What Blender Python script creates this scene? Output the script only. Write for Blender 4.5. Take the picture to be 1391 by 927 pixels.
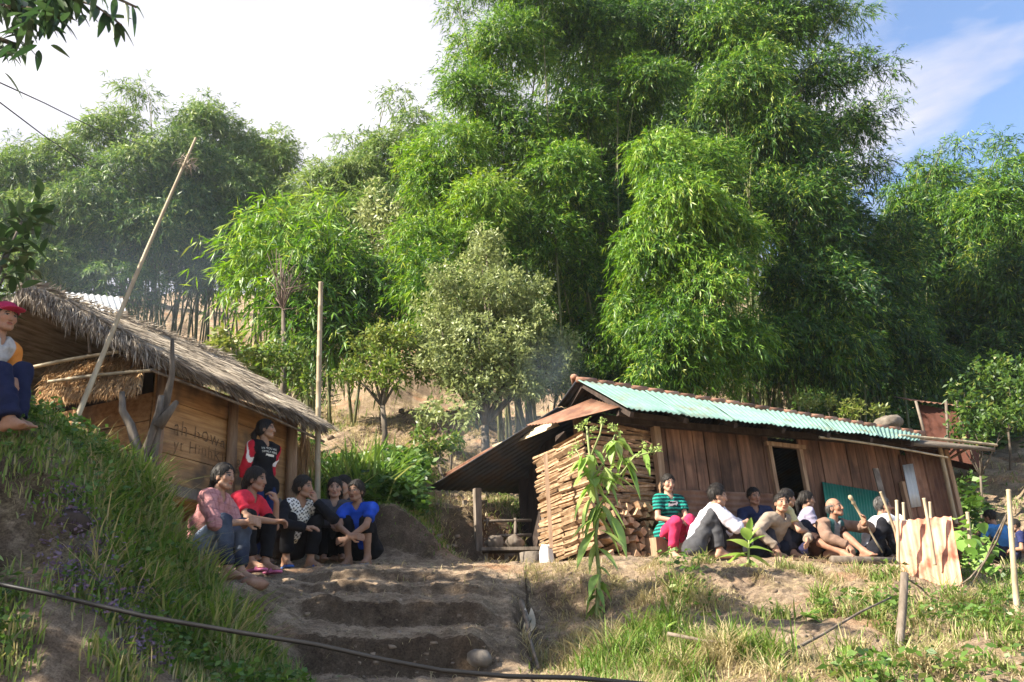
import bpy, bmesh, math, random
import numpy as np
from mathutils import Vector, Matrix
rng = np.random.default_rng(7)
random.seed(7)
for _o in list(bpy.data.objects):
    bpy.data.objects.remove(_o)
SC = bpy.context.scene
COL = SC.collection
PI = math.pi
R = math.radians

# ------------------------------------------------------------------ camera
PW, PH, FPX = 1391.0, 927.0, 1200.0
PITCH, ROLL, CZ = R(21.0), R(3.3), 1.6
_F = np.array([0, math.cos(PITCH), math.sin(PITCH)])
_R0 = np.array([1.0, 0, 0])
_U0 = np.array([0, -math.sin(PITCH), math.cos(PITCH)])
_RR = math.cos(ROLL) * _R0 - math.sin(ROLL) * _U0
_UU = math.sin(ROLL) * _R0 + math.cos(ROLL) * _U0
CAM = np.array([0, 0, CZ])
cd = bpy.data.cameras.new('camera')
cam = bpy.data.objects.new('camera', cd)
COL.objects.link(cam)
cd.sensor_fit = 'HORIZONTAL'
cd.sensor_width = 36
cd.lens = 36 * FPX / PW
cd.clip_start = 0.05
cd.clip_end = 2000
m = Matrix.Identity(4)
for i in range(3):
    m[i][0], m[i][1], m[i][2], m[i][3] = _RR[i], _UU[i], -_F[i], CAM[i]
cam.matrix_world = m
SC.camera = cam

# ------------------------------------------------------------------ sun, sky
SUN_EL = R(38)
SUN_H = (-0.91, -0.415)
sun_dir = Vector((SUN_H[0] * math.cos(SUN_EL), SUN_H[1] * math.cos(SUN_EL), math.sin(SUN_EL)))
sl = bpy.data.lights.new('sun', 'SUN')
sl.energy = 5.0
sl.angle = R(0.5)
sl.color = (1.0, 0.92, 0.78)
so = bpy.data.objects.new('sun', sl)
COL.objects.link(so)
so.rotation_euler = sun_dir.to_track_quat('Z', 'Y').to_euler()
so.location = (-30, -20, 40)
world = bpy.data.worlds.new('World')
SC.world = world
world.use_nodes = True
HAZE = 0.00045
SKY_STRENGTH, CLOUD_STRENGTH = 0.085, 0.36
SC.view_settings.view_transform = 'Standard'
SC.view_settings.look = 'None'
SC.view_settings.exposure = 1.95
SC.view_settings.gamma = 1
SC.view_settings.use_curve_mapping = False
SC.render.engine = 'CYCLES'
SC.cycles.max_bounces = 8
SC.cycles.diffuse_bounces = 4
SC.cycles.glossy_bounces = 2
SC.cycles.transmission_bounces = 5
SC.cycles.transparent_max_bounces = 8
SC.cycles.volume_bounces = 1
SC.cycles.use_denoising = True
SC.cycles.sample_clamp_indirect = 6


def _world():
    nt = world.node_tree
    nt.nodes.clear()
    N, L = nt.nodes.new, nt.links.new
    out = N('ShaderNodeOutputWorld')
    sky = N('ShaderNodeTexSky')
    sky.sky_type = 'NISHITA'
    sky.sun_disc = False
    sky.sun_elevation = SUN_EL
    sky.sun_rotation = math.atan2(SUN_H[0], SUN_H[1])
    sky.air_density = 0.9
    sky.dust_density = 0.15
    sky.ozone_density = 3.2
    bg = N('ShaderNodeBackground')
    bg.inputs['Strength'].default_value = SKY_STRENGTH
    L(sky.outputs[0], bg.inputs['Color'])
    tc = N('ShaderNodeTexCoord')
    sep = N('ShaderNodeSeparateXYZ')
    L(tc.outputs['Generated'], sep.inputs[0])
    # flat cloud layer: direction / (height + 0.25)
    mz = N('ShaderNodeMath'); mz.operation = 'ADD'; mz.inputs[1].default_value = 0.25
    L(sep.outputs['Z'], mz.inputs[0])
    mx = N('ShaderNodeMath'); mx.operation = 'MAXIMUM'; mx.inputs[1].default_value = 0.08
    L(mz.outputs[0], mx.inputs[0])
    dv = N('ShaderNodeVectorMath'); dv.operation = 'DIVIDE'
    cb = N('ShaderNodeCombineXYZ')
    for k in range(3):
        L(mx.outputs[0], cb.inputs[k])
    L(tc.outputs['Generated'], dv.inputs[0]); L(cb.outputs[0], dv.inputs[1])
    mp = N('ShaderNodeMapping')
    mp.inputs['Location'].default_value = (-3.5433, -0.4507, 2.7078)
    L(dv.outputs[0], mp.inputs['Vector'])
    n1 = N('ShaderNodeTexNoise'); n1.inputs['Scale'].default_value = 2.1; n1.inputs['Detail'].default_value = 9
    n1.inputs['Roughness'].default_value = 0.55; n1.inputs['Distortion'].default_value = 0.35
    L(mp.outputs[0], n1.inputs['Vector'])
    # more cloud to the left: add -x * 0.5
    bx = N('ShaderNodeMath'); bx.operation = 'MULTIPLY_ADD'; bx.inputs[1].default_value = -0.62; bx.inputs[2].default_value = 0.205
    L(sep.outputs['X'], bx.inputs[0])
    fwd = N('ShaderNodeMath'); fwd.operation = 'MULTIPLY_ADD'; fwd.inputs[1].default_value = 0.25; fwd.inputs[2].default_value = -0.16
    L(sep.outputs['Y'], fwd.inputs[0])
    ad = N('ShaderNodeMath'); ad.operation = 'ADD'
    L(bx.outputs[0], ad.inputs[0]); L(fwd.outputs[0], ad.inputs[1])
    ad2 = N('ShaderNodeMath'); ad2.operation = 'ADD'
    L(ad.outputs[0], ad2.inputs[0]); L(n1.outputs['Fac'], ad2.inputs[1])
    rp = N('ShaderNodeValToRGB')
    rp.color_ramp.elements[0].position = 0.445; rp.color_ramp.elements[0].color = (0.0, 0.0, 0.0, 1)
    rp.color_ramp.elements[1].position = 0.56; rp.color_ramp.elements[1].color = (1, 1, 1, 1)
    L(ad2.outputs[0], rp.inputs['Fac'])
    n2 = N('ShaderNodeTexNoise'); n2.inputs['Scale'].default_value = 3.4; n2.inputs['Detail'].default_value = 6
    L(dv.outputs[0], n2.inputs['Vector'])
    cr = N('ShaderNodeValToRGB')
    cr.color_ramp.elements[0].position = 0.36; cr.color_ramp.elements[0].color = (0.60, 0.60, 0.70, 1)
    cr.color_ramp.elements[1].position = 0.62; cr.color_ramp.elements[1].color = (0.82, 0.80, 0.86, 1)
    L(n2.outputs['Fac'], cr.inputs['Fac'])
    cbg = N('ShaderNodeBackground'); cbg.inputs['Strength'].default_value = CLOUD_STRENGTH
    L(cr.outputs[0], cbg.inputs['Color'])
    mix = N('ShaderNodeMixShader')
    L(rp.outputs[0], mix.inputs['Fac']); L(bg.outputs[0], mix.inputs[1]); L(cbg.outputs[0], mix.inputs[2])
    L(mix.outputs[0], out.inputs['Surface'])


_world()


# ------------------------------------------------------------------ helpers: survey of the place
def ray(px, py):
    return _F * FPX + _RR * (px - PW / 2) + _UU * (PH / 2 - py)


def P(px, py, Y):
    """point seen at photo position px,py that lies Y metres ahead"""
    d = ray(px, py)
    return CAM + d * (Y / d[1])


def proj(p):
    v = np.asarray(p, float) - CAM
    z = v @ _F
    return PW / 2 + FPX * (v @ _RR) / z, PH / 2 - FPX * (v @ _UU) / z


def nrm(v):
    v = np.asarray(v, float)
    n = np.linalg.norm(v, axis=-1, keepdims=True)
    return v / np.maximum(n, 1e-9)


def _hash(ix, iy, iz, seed):
    h = (ix * 374761393 + iy * 668265263 + iz * 2147483647 + seed * 1274126177) & 0xFFFFFFFF
    h = ((h ^ (h >> 13)) * 1274126177) & 0xFFFFFFFF
    return ((h ^ (h >> 16)) & 0xFFFF) / 65535.0


def vnoise(x, y, z=0.0, seed=0):
    x, y, z = np.broadcast_arrays(np.asarray(x, float), np.asarray(y, float), np.asarray(z, float))
    ix, iy, iz = np.floor(x).astype(np.int64), np.floor(y).astype(np.int64), np.floor(z).astype(np.int64)
    fx, fy, fz = x - ix, y - iy, z - iz
    fx, fy, fz = fx * fx * (3 - 2 * fx), fy * fy * (3 - 2 * fy), fz * fz * (3 - 2 * fz)
    r = 0
    for a in (0, 1):
        for b in (0, 1):
            for c in (0, 1):
                w = (fx if a else 1 - fx) * (fy if b else 1 - fy) * (fz if c else 1 - fz)
                r = r + w * _hash(ix + a, iy + b, iz + c, seed)
    return r * 2 - 1


def fbm(x, y, z=0.0, seed=0, octv=4, gain=0.5):
    r, a, f = 0, 1.0, 1.0
    for k in range(octv):
        r = r + a * vnoise(np.asarray(x) * f, np.asarray(y) * f, np.asarray(z) * f, seed + k)
        a *= gain
        f *= 2.03
    return r


# ------------------------------------------------------------------ helpers: objects
def tag(o, label=None, cat=None, group=None, kind=None):
    if label: o['label'] = label
    if cat: o['category'] = cat
    if group: o['group'] = group
    if kind: o['kind'] = kind
    return o


def thing(name, label, cat, loc=(0, 0, 0), rotz=0.0, group=None):
    o = bpy.data.objects.new(name, None)
    o.empty_display_size = 0.1
    COL.objects.link(o)
    o.location = [float(v) for v in loc]
    o.rotation_euler = (0, 0, rotz)
    return tag(o, label, cat, group)


def copy_tree(o, parent=None):
    c = o.copy()
    COL.objects.link(c)
    if parent is not None:
        c.parent = parent
        c.matrix_parent_inverse = o.matrix_parent_inverse.copy()
    for ch in list(o.children):
        copy_tree(ch, c)
    return c


def link_mesh(name, me, mat, parent=None):
    o = bpy.data.objects.new(name, me)
    for mm in (mat if isinstance(mat, (list, tuple)) else [mat]):
        me.materials.append(mm)
    COL.objects.link(o)
    if parent is not None:
        o.parent = parent
    return o


def fast_mesh(name, V, Q, mat, parent=None, smooth=False, tone=None, vcol=None, matidx=None):
    V = np.ascontiguousarray(V, np.float32)
    Q = np.ascontiguousarray(Q, np.int32)
    me = bpy.data.meshes.new(name)
    me.vertices.add(len(V))
    me.vertices.foreach_set('co', V.ravel())
    n, k = Q.shape
    me.loops.add(n * k)
    me.loops.foreach_set('vertex_index', Q.ravel())
    me.polygons.add(n)
    me.polygons.foreach_set('loop_start', np.arange(n, dtype=np.int32) * k)
    if smooth:
        me.polygons.foreach_set('use_smooth', np.ones(n, bool))
    if matidx is not None:
        me.polygons.foreach_set('material_index', np.asarray(matidx, np.int32))
    me.update(calc_edges=True)
    if tone is not None:
        a = me.attributes.new('tone', 'FLOAT', 'FACE' if len(tone) == n else 'POINT')
        a.data.foreach_set('value', np.ascontiguousarray(tone, np.float32))
    if vcol is not None:
        a = me.attributes.new('Col', 'FLOAT_COLOR', 'POINT')
        c = np.ones((len(V), 4), np.float32)
        c[:, :3] = vcol
        a.data.foreach_set('color', c.ravel())
    return link_mesh(name, me, mat, parent)


class MB:
    """collects boxes, beams, tubes and strips that become ONE mesh object"""

    def __init__(self):
        self.v, self.f, self.t, self.s = [], [], [], []

    def add(self, verts, faces, tone=0.5, smooth=False):
        b = len(self.v)
        self.v.extend([tuple(float(c) for c in q) for q in verts])
        for f in faces:
            self.f.append(tuple(b + i for i in f))
            self.t.append(tone)
            self.s.append(smooth)

    def box(self, c, s, rz=0.0, tone=0.5, jit=0.0):
        c = np.asarray(c, float)
        h = np.asarray(s, float) / 2
        vs = []
        cr, sr = math.cos(rz), math.sin(rz)
        for dx in (-1, 1):
            for dy in (-1, 1):
                for dz in (-1, 1):
                    q = np.array([dx * h[0], dy * h[1], dz * h[2]]) + (np.array([random.uniform(-jit, jit) for _ in range(3)]) if jit else 0)
                    vs.append((c[0] + q[0] * cr - q[1] * sr, c[1] + q[0] * sr + q[1] * cr, c[2] + q[2]))
        self.add(vs, [(0, 1, 3, 2), (4, 6, 7, 5), (0, 4, 5, 1), (2, 3, 7, 6), (0, 2, 6, 4), (1, 5, 7, 3)], tone)

    def beam(self, p, q, w, h, up=(0, 0, 1), tone=0.5, taper=1.0):
        p, q = np.asarray(p, float), np.asarray(q, float)
        d = nrm(q - p)
        s = np.cross(d, up)
        if np.linalg.norm(s) < 1e-4:
            s = np.cross(d, (1, 0, 0))
        s = nrm(s)
        u = np.cross(s, d)
        vs = []
        for e, k in ((p, 1.0), (q, taper)):
            for a, b in ((-1, -1), (1, -1), (1, 1), (-1, 1)):
                vs.append(e + s * a * w / 2 * k + u * b * h / 2 * k)
        self.add(vs, [(3, 2, 1, 0), (4, 5, 6, 7), (0, 1, 5, 4), (1, 2, 6, 5), (2, 3, 7, 6), (3, 0, 4, 7)], tone)

    def tube(self, path, rad, n=8, tone=0.5, cap=True, wob=0.0):
        path = [np.asarray(p, float) for p in path]
        k = len(path)
        rad = [rad] * k if np.isscalar(rad) else list(rad)
        d0 = nrm(path[1] - path[0])
        s = np.cross(d0, (0.31, 0.2, 0.93))
        if np.linalg.norm(s) < 0.05:
            s = np.cross(d0, (1, 0, 0))
        s = nrm(s)
        vs, fs = [], []
        for i in range(k):
            d = nrm(path[min(i + 1, k - 1)] - path[max(i - 1, 0)])
            s = nrm(s - d * (s @ d))
            u = np.cross(d, s)
            for j in range(n):
                a = 2 * PI * j / n
                r = rad[i] * (1 + (random.uniform(-wob, wob) if wob else 0))
                vs.append(path[i] + (s * math.cos(a) + u * math.sin(a)) * r)
        for i in range(k - 1):
            for j in range(n):
                a, b = i * n + j, i * n + (j + 1) % n
                fs.append((a, b, b + n, a + n))
        if cap:
            fs.append(tuple(range(n))[::-1])
            fs.append(tuple(range((k - 1) * n, k * n)))
        self.add(vs, fs, tone, True)

    def build(self, name, mat, parent=None):
        me = bpy.data.meshes.new(name)
        me.from_pydata(self.v, [], self.f)
        me.polygons.foreach_set('use_smooth', self.s)
        a = me.attributes.new('tone', 'FLOAT', 'FACE')
        a.data.foreach_set('value', self.t)
        me.update()
        return link_mesh(name, me, mat, parent)


def grid_sheet(mb, fn, nu, nv, tone=0.5, thick=0.0):
    """surface fn(u,v) -> point, as a quad grid; thick adds an under side and edges"""
    pts = [[np.asarray(fn(i / nu, j / nv), float) for j in range(nv + 1)] for i in range(nu + 1)]
    vs = [p for r in pts for p in r]
    w = nv + 1
    fs = [(i * w + j, (i + 1) * w + j, (i + 1) * w + j + 1, i * w + j + 1) for i in range(nu) for j in range(nv)]
    n0 = len(vs)
    if thick:
        nv_ = np.cross(pts[-1][0] - pts[0][0], pts[0][-1] - pts[0][0])
        nn = nrm(nv_) * thick
        vs = vs + [p - nn for p in vs]
        fs = fs + [tuple(n0 + k for k in reversed(f)) for f in fs]
        for i in range(nu):
            for j in (0, nv):
                a, b = i * w + j, (i + 1) * w + j
                fs.append((a, b, b + n0, a + n0) if j else (b, a, a + n0, b + n0))
        for j in range(nv):
            for i in (0, nu):
                a, b = i * w + j, i * w + j + 1
                fs.append((a, b, b + n0, a + n0) if not i else (b, a, a + n0, b + n0))
    mb.add(vs, fs, tone, True)


# ------------------------------------------------------------------ helpers: materials
def new_mat(name):
    mt = bpy.data.materials.new(name)
    mt.use_nodes = True
    nt = mt.node_tree
    b = nt.nodes['Principled BSDF']
    return mt, nt, b


def _ramp(nt, cols, lo=0.3, hi=0.7):
    r = nt.nodes.new('ShaderNodeValToRGB')
    e = r.color_ramp.elements
    while len(e) < len(cols):
        e.new(0.5)
    for i, c in enumerate(cols):
        e[i].position = lo + (hi - lo) * i / max(1, len(cols) - 1)
        e[i].color = (c[0], c[1], c[2], 1)
    return r


def pm(name, cols, scale=(4, 4, 4), rough=0.8, bump=0.3, tone=0.0, detail=8, stain=None, spec=0.2, lo=0.3, hi=0.7, dist=0.02, metallic=0.0, vcol=False, fine=None):
    """general procedural surface: noise between colours in object space, per-face tone, bump, an optional stain colour"""
    mt, nt, b = new_mat(name)
    N, L = nt.nodes.new, nt.links.new
    tc = N('ShaderNodeTexCoord')
    mp = N('ShaderNodeMapping')
    mp.inputs['Scale'].default_value = scale
    L(tc.outputs['Object'], mp.inputs['Vector'])
    nz = N('ShaderNodeTexNoise')
    nz.inputs['Scale'].default_value = 1.0
    nz.inputs['Detail'].default_value = detail
    nz.inputs['Roughness'].default_value = 0.62
    L(mp.outputs[0], nz.inputs['Vector'])
    if vcol:
        at = N('ShaderNodeAttribute'); at.attribute_name = 'Col'
        rp = N('ShaderNodeMix'); rp.data_type = 'RGBA'; rp.blend_type = 'MULTIPLY'; rp.inputs[0].default_value = 1.0
        rr = _ramp(nt, cols, lo, hi)
        L(nz.outputs['Fac'], rr.inputs['Fac'])
        L(at.outputs['Color'], rp.inputs[6]); L(rr.outputs[0], rp.inputs[7])
        cur = rp.outputs[2]
    else:
        rp = _ramp(nt, cols, lo, hi)
        L(nz.outputs['Fac'], rp.inputs['Fac'])
        cur = rp.outputs[0]
    if stain is not None:
        c2, sc2, t0, t1 = stain
        n2 = N('ShaderNodeTexNoise'); n2.inputs['Scale'].default_value = sc2; n2.inputs['Detail'].default_value = 6
        L(tc.outputs['Object'], n2.inputs['Vector'])
        mr = N('ShaderNodeMapRange'); mr.inputs[1].default_value = t0; mr.inputs[2].default_value = t1
        L(n2.outputs['Fac'], mr.inputs[0])
        mx = N('ShaderNodeMix'); mx.data_type = 'RGBA'
        L(mr.outputs[0], mx.inputs[0]); L(cur, mx.inputs[6]); mx.inputs[7].default_value = (*c2, 1)
        cur = mx.outputs[2]
    if tone:
        at = N('ShaderNodeAttribute'); at.attribute_name = 'tone'
        ma = N('ShaderNodeMath'); ma.operation = 'MULTIPLY_ADD'; ma.inputs[1].default_value = 2 * tone; ma.inputs[2].default_value = 1 - tone
        L(at.outputs['Fac'], ma.inputs[0])
        hs = N('ShaderNodeHueSaturation')
        L(ma.outputs[0], hs.inputs['Value']); L(cur, hs.inputs['Color'])
        cur = hs.outputs[0]
    L(cur, b.inputs['Base Color'])
    b.inputs['Roughness'].default_value = rough
    b.inputs['Specular IOR Level'].default_value = spec
    b.inputs['Metallic'].default_value = metallic
    if bump:
        bp = N('ShaderNodeBump')
        bp.inputs['Strength'].default_value = bump
        bp.inputs['Distance'].default_value = dist
        src = nz.outputs['Fac']
        if fine:
            n3 = N('ShaderNodeTexNoise'); n3.inputs['Scale'].default_value = fine; n3.inputs['Detail'].default_value = 4
            L(tc.outputs['Object'], n3.inputs['Vector'])
            sm = N('ShaderNodeMath'); sm.operation = 'ADD'
            L(nz.outputs['Fac'], sm.inputs[0]); L(n3.outputs['Fac'], sm.inputs[1])
            src = sm.outputs[0]
        L(src, bp.inputs['Height'])
        L(bp.outputs[0], b.inputs['Normal'])
    return mt


def leaf_mat(name, cols, transl=0.35, rough=0.45, spec=0.35, lo=0.0, hi=1.0):
    """leaf: colour by the leaf's own tone attribute, part of the light passes through"""
    mt, nt, b = new_mat(name)
    N, L = nt.nodes.new, nt.links.new
    at = N('ShaderNodeAttribute'); at.attribute_name = 'tone'
    rp = _ramp(nt, cols, lo, hi)
    L(at.outputs['Fac'], rp.inputs['Fac'])
    L(rp.outputs[0], b.inputs['Base Color'])
    b.inputs['Roughness'].default_value = rough
    b.inputs['Specular IOR Level'].default_value = spec
    tr = N('ShaderNodeBsdfTranslucent')
    hs = N('ShaderNodeHueSaturation')
    hs.inputs['Hue'].default_value = 0.495
    hs.inputs['Saturation'].default_value = 1.1
    hs.inputs['Value'].default_value = 1.5
    L(rp.outputs[0], hs.inputs['Color']); L(hs.outputs[0], tr.inputs['Color'])
    mx = N('ShaderNodeMixShader'); mx.inputs[0].default_value = transl
    L(b.outputs[0], mx.inputs[1]); L(tr.outputs[0], mx.inputs[2])
    L(mx.outputs[0], nt.nodes['Material Output'].inputs['Surface'])
    return mt


# ------------------------------------------------------------------ helpers: leaves
def leaf_arrays(O, D, L, W, tone, droop=0.15, mid=0.4, side=None):
    """each leaf a lens of two quads with a bend: 6 points"""
    n = len(O)
    D = nrm(D)
    rnd = rng.normal(size=(n, 3)) if side is None else side
    S = nrm(np.cross(D, rnd))
    L = np.broadcast_to(np.asarray(L, float), (n,))[:, None]
    W = np.broadcast_to(np.asarray(W, float), (n,))[:, None]
    dz = np.array([0, 0, -1.0])
    tip = O + D * L + dz * L * droop
    m1 = O + D * L * mid + dz * L * droop * mid * mid
    V = np.stack([O, m1 + S * W / 2, tip, m1 - S * W / 2], 1).reshape(-1, 3)
    Q = np.arange(4 * n).reshape(n, 4)
    return V, Q, np.broadcast_to(np.asarray(tone, float), (n,))


def leaf_obj(name, parts, mat, parent=None):
    V, Q, T, b = [], [], [], 0
    for v, q, t in parts:
        V.append(v); Q.append(q + b); T.append(t)
        b += len(v)
    return fast_mesh(name, np.concatenate(V), np.concatenate(Q), mat, parent, tone=np.concatenate(T))


def blades(O, H, W, lean, tone):
    """grass blades: bent strips of three segments"""
    n = len(O)
    az = rng.uniform(0, 2 * PI, n)
    d = np.stack([np.cos(az), np.sin(az), np.zeros(n)], 1)
    s = np.stack([-np.sin(az), np.cos(az), np.zeros(n)], 1)
    H = np.asarray(H)[:, None]; W = np.asarray(W)[:, None]; lean = np.asarray(lean)[:, None]
    up = np.array([0, 0, 1.0])
    pts = []
    for t, w in ((0, 0.8), (0.45, 1.0), (0.8, 0.6), (1.0, 0.06)):
        c = O + up * H * (t - 0.35 * lean * t * t) + d * H * lean * t * t
        pts += [c - s * W * w / 2, c + s * W * w / 2]
    V = np.stack(pts, 1).reshape(-1, 3)
    b = np.arange(n)[:, None] * 8
    Q = np.concatenate([np.concatenate([b + 2 * k, b + 2 * k + 1, b + 2 * k + 3, b + 2 * k + 2], 1) for k in range(3)])
    return V, Q, np.concatenate([tone] * 3)


def solve(fn, x0, tgt, it=60):
    """the two unknowns of fn(a, b) -> point that bring it onto photo position tgt"""
    x = np.array(x0, float)
    for _ in range(it):
        p = np.array(proj(fn(*x)))
        J = np.zeros((2, 2))
        for k in range(2):
            d = x.copy(); d[k] += 1e-4
            J[:, k] = (np.array(proj(fn(*d))) - p) / 1e-4
        x = x + np.linalg.solve(J, np.array(tgt) - p) * 0.7
    return x


class Frame:
    """local frame of a building: x along the front wall, y to the back, z up"""

    def __init__(self, o, deg):
        self.o, self.th = np.asarray(o, float), R(deg)
        self.ax = np.array([math.cos(self.th), math.sin(self.th), 0])
        self.ay = np.array([-math.sin(self.th), math.cos(self.th), 0])
        self.az = np.array([0, 0, 1.0])

    def w(self, x, y, z):
        return self.o + self.ax * x + self.ay * y + self.az * z

    def l(self, p):
        d = np.asarray(p, float) - self.o
        return np.array([d @ self.ax, d @ self.ay, d[2]])

    def xz(self, y, px, py):
        a = solve(lambda x, z: self.w(x, y, z), (1, 1), (px, py))
        return np.array([a[0], y, a[1]])

    def yz(self, x, px, py):
        a = solve(lambda y, z: self.w(x, y, z), (1, 1), (px, py))
        return np.array([x, a[0], a[1]])

    def gz(self, x, y):
        p = self.w(x, y, 0)
        return gz(p[0], p[1]) - self.o[2]


# ------------------------------------------------------------------ terrain: one height field surveyed column by column
def _far(z, k=0.5):
    return [(40, None, z), (60, None, z + 9), (95, None, z + 18), (160, None, z + 24)]


_cols = [
    (-420, [(3.6, 980), (4.7, 640), (5.2, 500), (6.5, 480), (7.6, None, 3.2), (10, None, 3.3), (14, None, 5.4), (20, None, 9.2), (28, None, 14)] + _far(21)),
    (-150, [(3.8, 975), (4.8, 660), (5.2, 530), (6.2, 505), (7.2, None, 3.0), (10, None, 3.2), (14, None, 5.3), (20, None, 9.1), (28, None, 14)] + _far(21)),
    (0, [(4.1, 960), (4.85, 760), (5.2, 605), (5.45, 566), (5.9, 549), (6.8, None, 3.0), (7.6, None, 2.75), (10, None, 3.1), (14, None, 5.2), (20, None, 9), (28, None, 13.6)] + _far(21)),
    (60, [(4.1, 958), (4.85, 765), (5.2, 630), (5.5, 585), (5.95, 566), (6.8, None, 2.9), (7.6, None, 2.7), (10, None, 3.05), (14, None, 5.2), (20, None, 9), (28, None, 13.4)] + _far(21)),
    (120, [(4.2, 955), (4.9, 800), (5.3, 670), (5.7, 614), (6.1, 596), (6.9, None, 2.72), (8, None, 2.62), (10, None, 3.0), (14, None, 5.1), (20, None, 8.8), (28, None, 13)] + _far(20.5)),
    (200, [(4.4, 950), (5.0, 862), (5.5, 752), (6.0, 682), (6.4, 655), (7.1, None, 2.58), (8.2, None, 2.6), (10, None, 3.0), (14, None, 5.0), (20, None, 8.6), (28, None, 12.6)] + _far(20)),
    (265, [(4.6, 950), (5.3, 880), (5.9, 818), (6.3, 792), (6.7, 786), (7.3, 778), (8.6, 765), (10, None, 2.98), (14, None, 5.0), (20, None, 8.4), (28, None, 12.2)] + _far(19.5)),
    (330, [(4.8, 955), (5.5, 895), (6.1, 832), (6.4, 800), (6.8, 785), (7.5, 778), (8.6, 769), (9.2, 763), (10.4, None, 2.98), (14, None, 4.9), (20, None, 8.2), (28, None, 11.9)] + _far(19)),
    (385, [(5.0, 958), (5.7, 922), (6.15, 875), (6.5, 838), (6.75, 818), (7.0, 802), (7.4, 788), (7.66, 780), (8.3, 771), (9.3, 764), (10.3, None, 2.98), (14, None, 4.9), (20, None, 8.2), (28, None, 11.8)] + _far(19)),
    (425, [(5.2, 963), (5.75, 938), (6.12, 922), (6.22, 868), (6.66, 853), (6.74, 818), (7.1, 809), (7.16, 794), (7.52, 791), (7.58, 776), (8.3, 771), (9.5, 765), (10.1, 752), (10.6, 715), (13, 660), (16, 612), (20, 560), (28, 480)] + _far(19)),
    (540, [(5.2, 963), (5.75, 938), (6.12, 922), (6.22, 864), (6.66, 849), (6.74, 815), (7.1, 807), (7.16, 792), (7.52, 789.5), (7.58, 775), (8.3, 770), (9.7, 766), (9.95, 755), (10.15, 694), (12, 664), (14, 632), (17, 597), (20, 556), (28, 475)] + _far(19)),
    (640, [(5.2, 960), (5.7, 938), (6.12, 920), (6.22, 858), (6.66, 844), (6.74, 811), (7.1, 803), (7.16, 789), (7.52, 787), (7.58, 774), (8.3, 769), (9.8, 767), (11.2, 765), (11.5, 690), (13, 665), (15, 628), (18, 588), (21, 548), (28, 480)] + _far(19)),
    (690, [(5.0, 958), (5.6, 934), (6.1, 905), (6.5, 862), (6.9, 825), (7.3, 800), (7.7, 782), (8.1, 770), (9.8, 767), (11.6, 765), (12, 690), (13.5, 665), (15.5, 625), (18, 590), (22, 545), (28, 490)] + _far(19)),
    (735, [(4.9, 958), (5.5, 935), (6.1, 915), (6.9, 885), (7.3, 840), (7.6, 792), (7.9, 775), (8.4, 768), (9.8, 766), (12.2, None, 2.85), (12.6, None, 3.6), (14, 655), (16, 615), (18.5, 585), (22, 545), (28, 495)] + _far(19)),
    (800, [(4.9, 962), (5.5, 930), (6.2, 900), (6.9, 868), (7.4, 828), (7.75, 788), (8.0, 772), (8.5, 764), (10, 763), (13.4, None, 2.95), (14, None, 3.9), (16, None, 5.2), (18.5, None, 6.6), (22, None, 8.5), (28, None, 11.8)] + _far(19)),
    (900, [(4.8, 965), (5.4, 918), (6.0, 880), (6.7, 848), (7.3, 812), (7.75, 780), (8.1, 766), (8.6, 761), (11, 758), (13.8, None, 3.0), (14.8, None, 3.9), (17, None, 5.3), (20, None, 7.2), (28, None, 11.5)] + _far(18.5)),
    (1050, [(4.7, 965), (5.4, 905), (6.1, 862), (6.8, 830), (7.5, 800), (8.0, 776), (8.35, 768), (8.8, 765), (11.5, 758), (14.5, None, 3.0), (15.6, None, 3.9), (18, None, 5.3), (21, None, 7.0), (28, None, 11)] + _far(18)),
    (1200, [(4.7, 965), (5.4, 900), (6.2, 858), (7.0, 828), (7.8, 798), (8.3, 780), (8.7, 773), (9.2, 770), (12, 758), (15, None, 3.0), (16.2, None, 3.9), (18.5, None, 5.2), (22, None, 7.0), (28, None, 10.4)] + _far(17.5)),
    (1300, [(4.8, 965), (5.5, 900), (6.4, 855), (7.3, 825), (8.1, 798), (8.8, 782), (9.4, 774), (10.2, 771), (13.4, 762), (14.6, 722), (16, 668), (18, 620), (22, 568), (28, 510)] + _far(17)),
    (1391, [(4.9, 965), (5.6, 900), (6.6, 858), (7.5, 828), (8.4, 803), (9.2, 785), (10, 777), (11, 773), (13.6, 766), (14.6, 715), (16, 660), (18, 610), (22, 560), (28, 505)] + _far(17)),
    (1560, [(4.9, 965), (5.6, 905), (6.6, 860), (7.5, 830), (8.4, 803), (9.2, 785), (10, 777), (11, 770), (13.6, 758), (14.6, 705), (16, 650), (18, 600), (22, 550), (28, 500)] + _far(17)),
]
_CU, _CY, _CZ = [], [], []
for _px, _pts in _cols:
    us, ys, zs = [], [], []
    for e in _pts:
        if e[1] is None:
            z = e[2]
            # horizontal direction of the column at that height
            py = 700
            for _ in range(6):
                q = P(_px, py, e[0])
                py += (q[2] - z) * FPX / e[0]
            q = P(_px, py, e[0])
        else:
            q = P(_px, e[1], e[0])
        us.append(q[0] / e[0]); ys.append(e[0]); zs.append(q[2])
    # foreground below the picture
    y0, z0, u0 = ys[0], zs[0], us[0]
    ys = [-30, 0.0, 2.0, y0 - 0.9] + ys
    zs = [-0.6, -0.1, 0.05, max(0.25, z0 - 0.7)] + zs
    us = [u0] * 4 + us
    _CU.append(us); _CY.append(ys); _CZ.append(zs)


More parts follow.
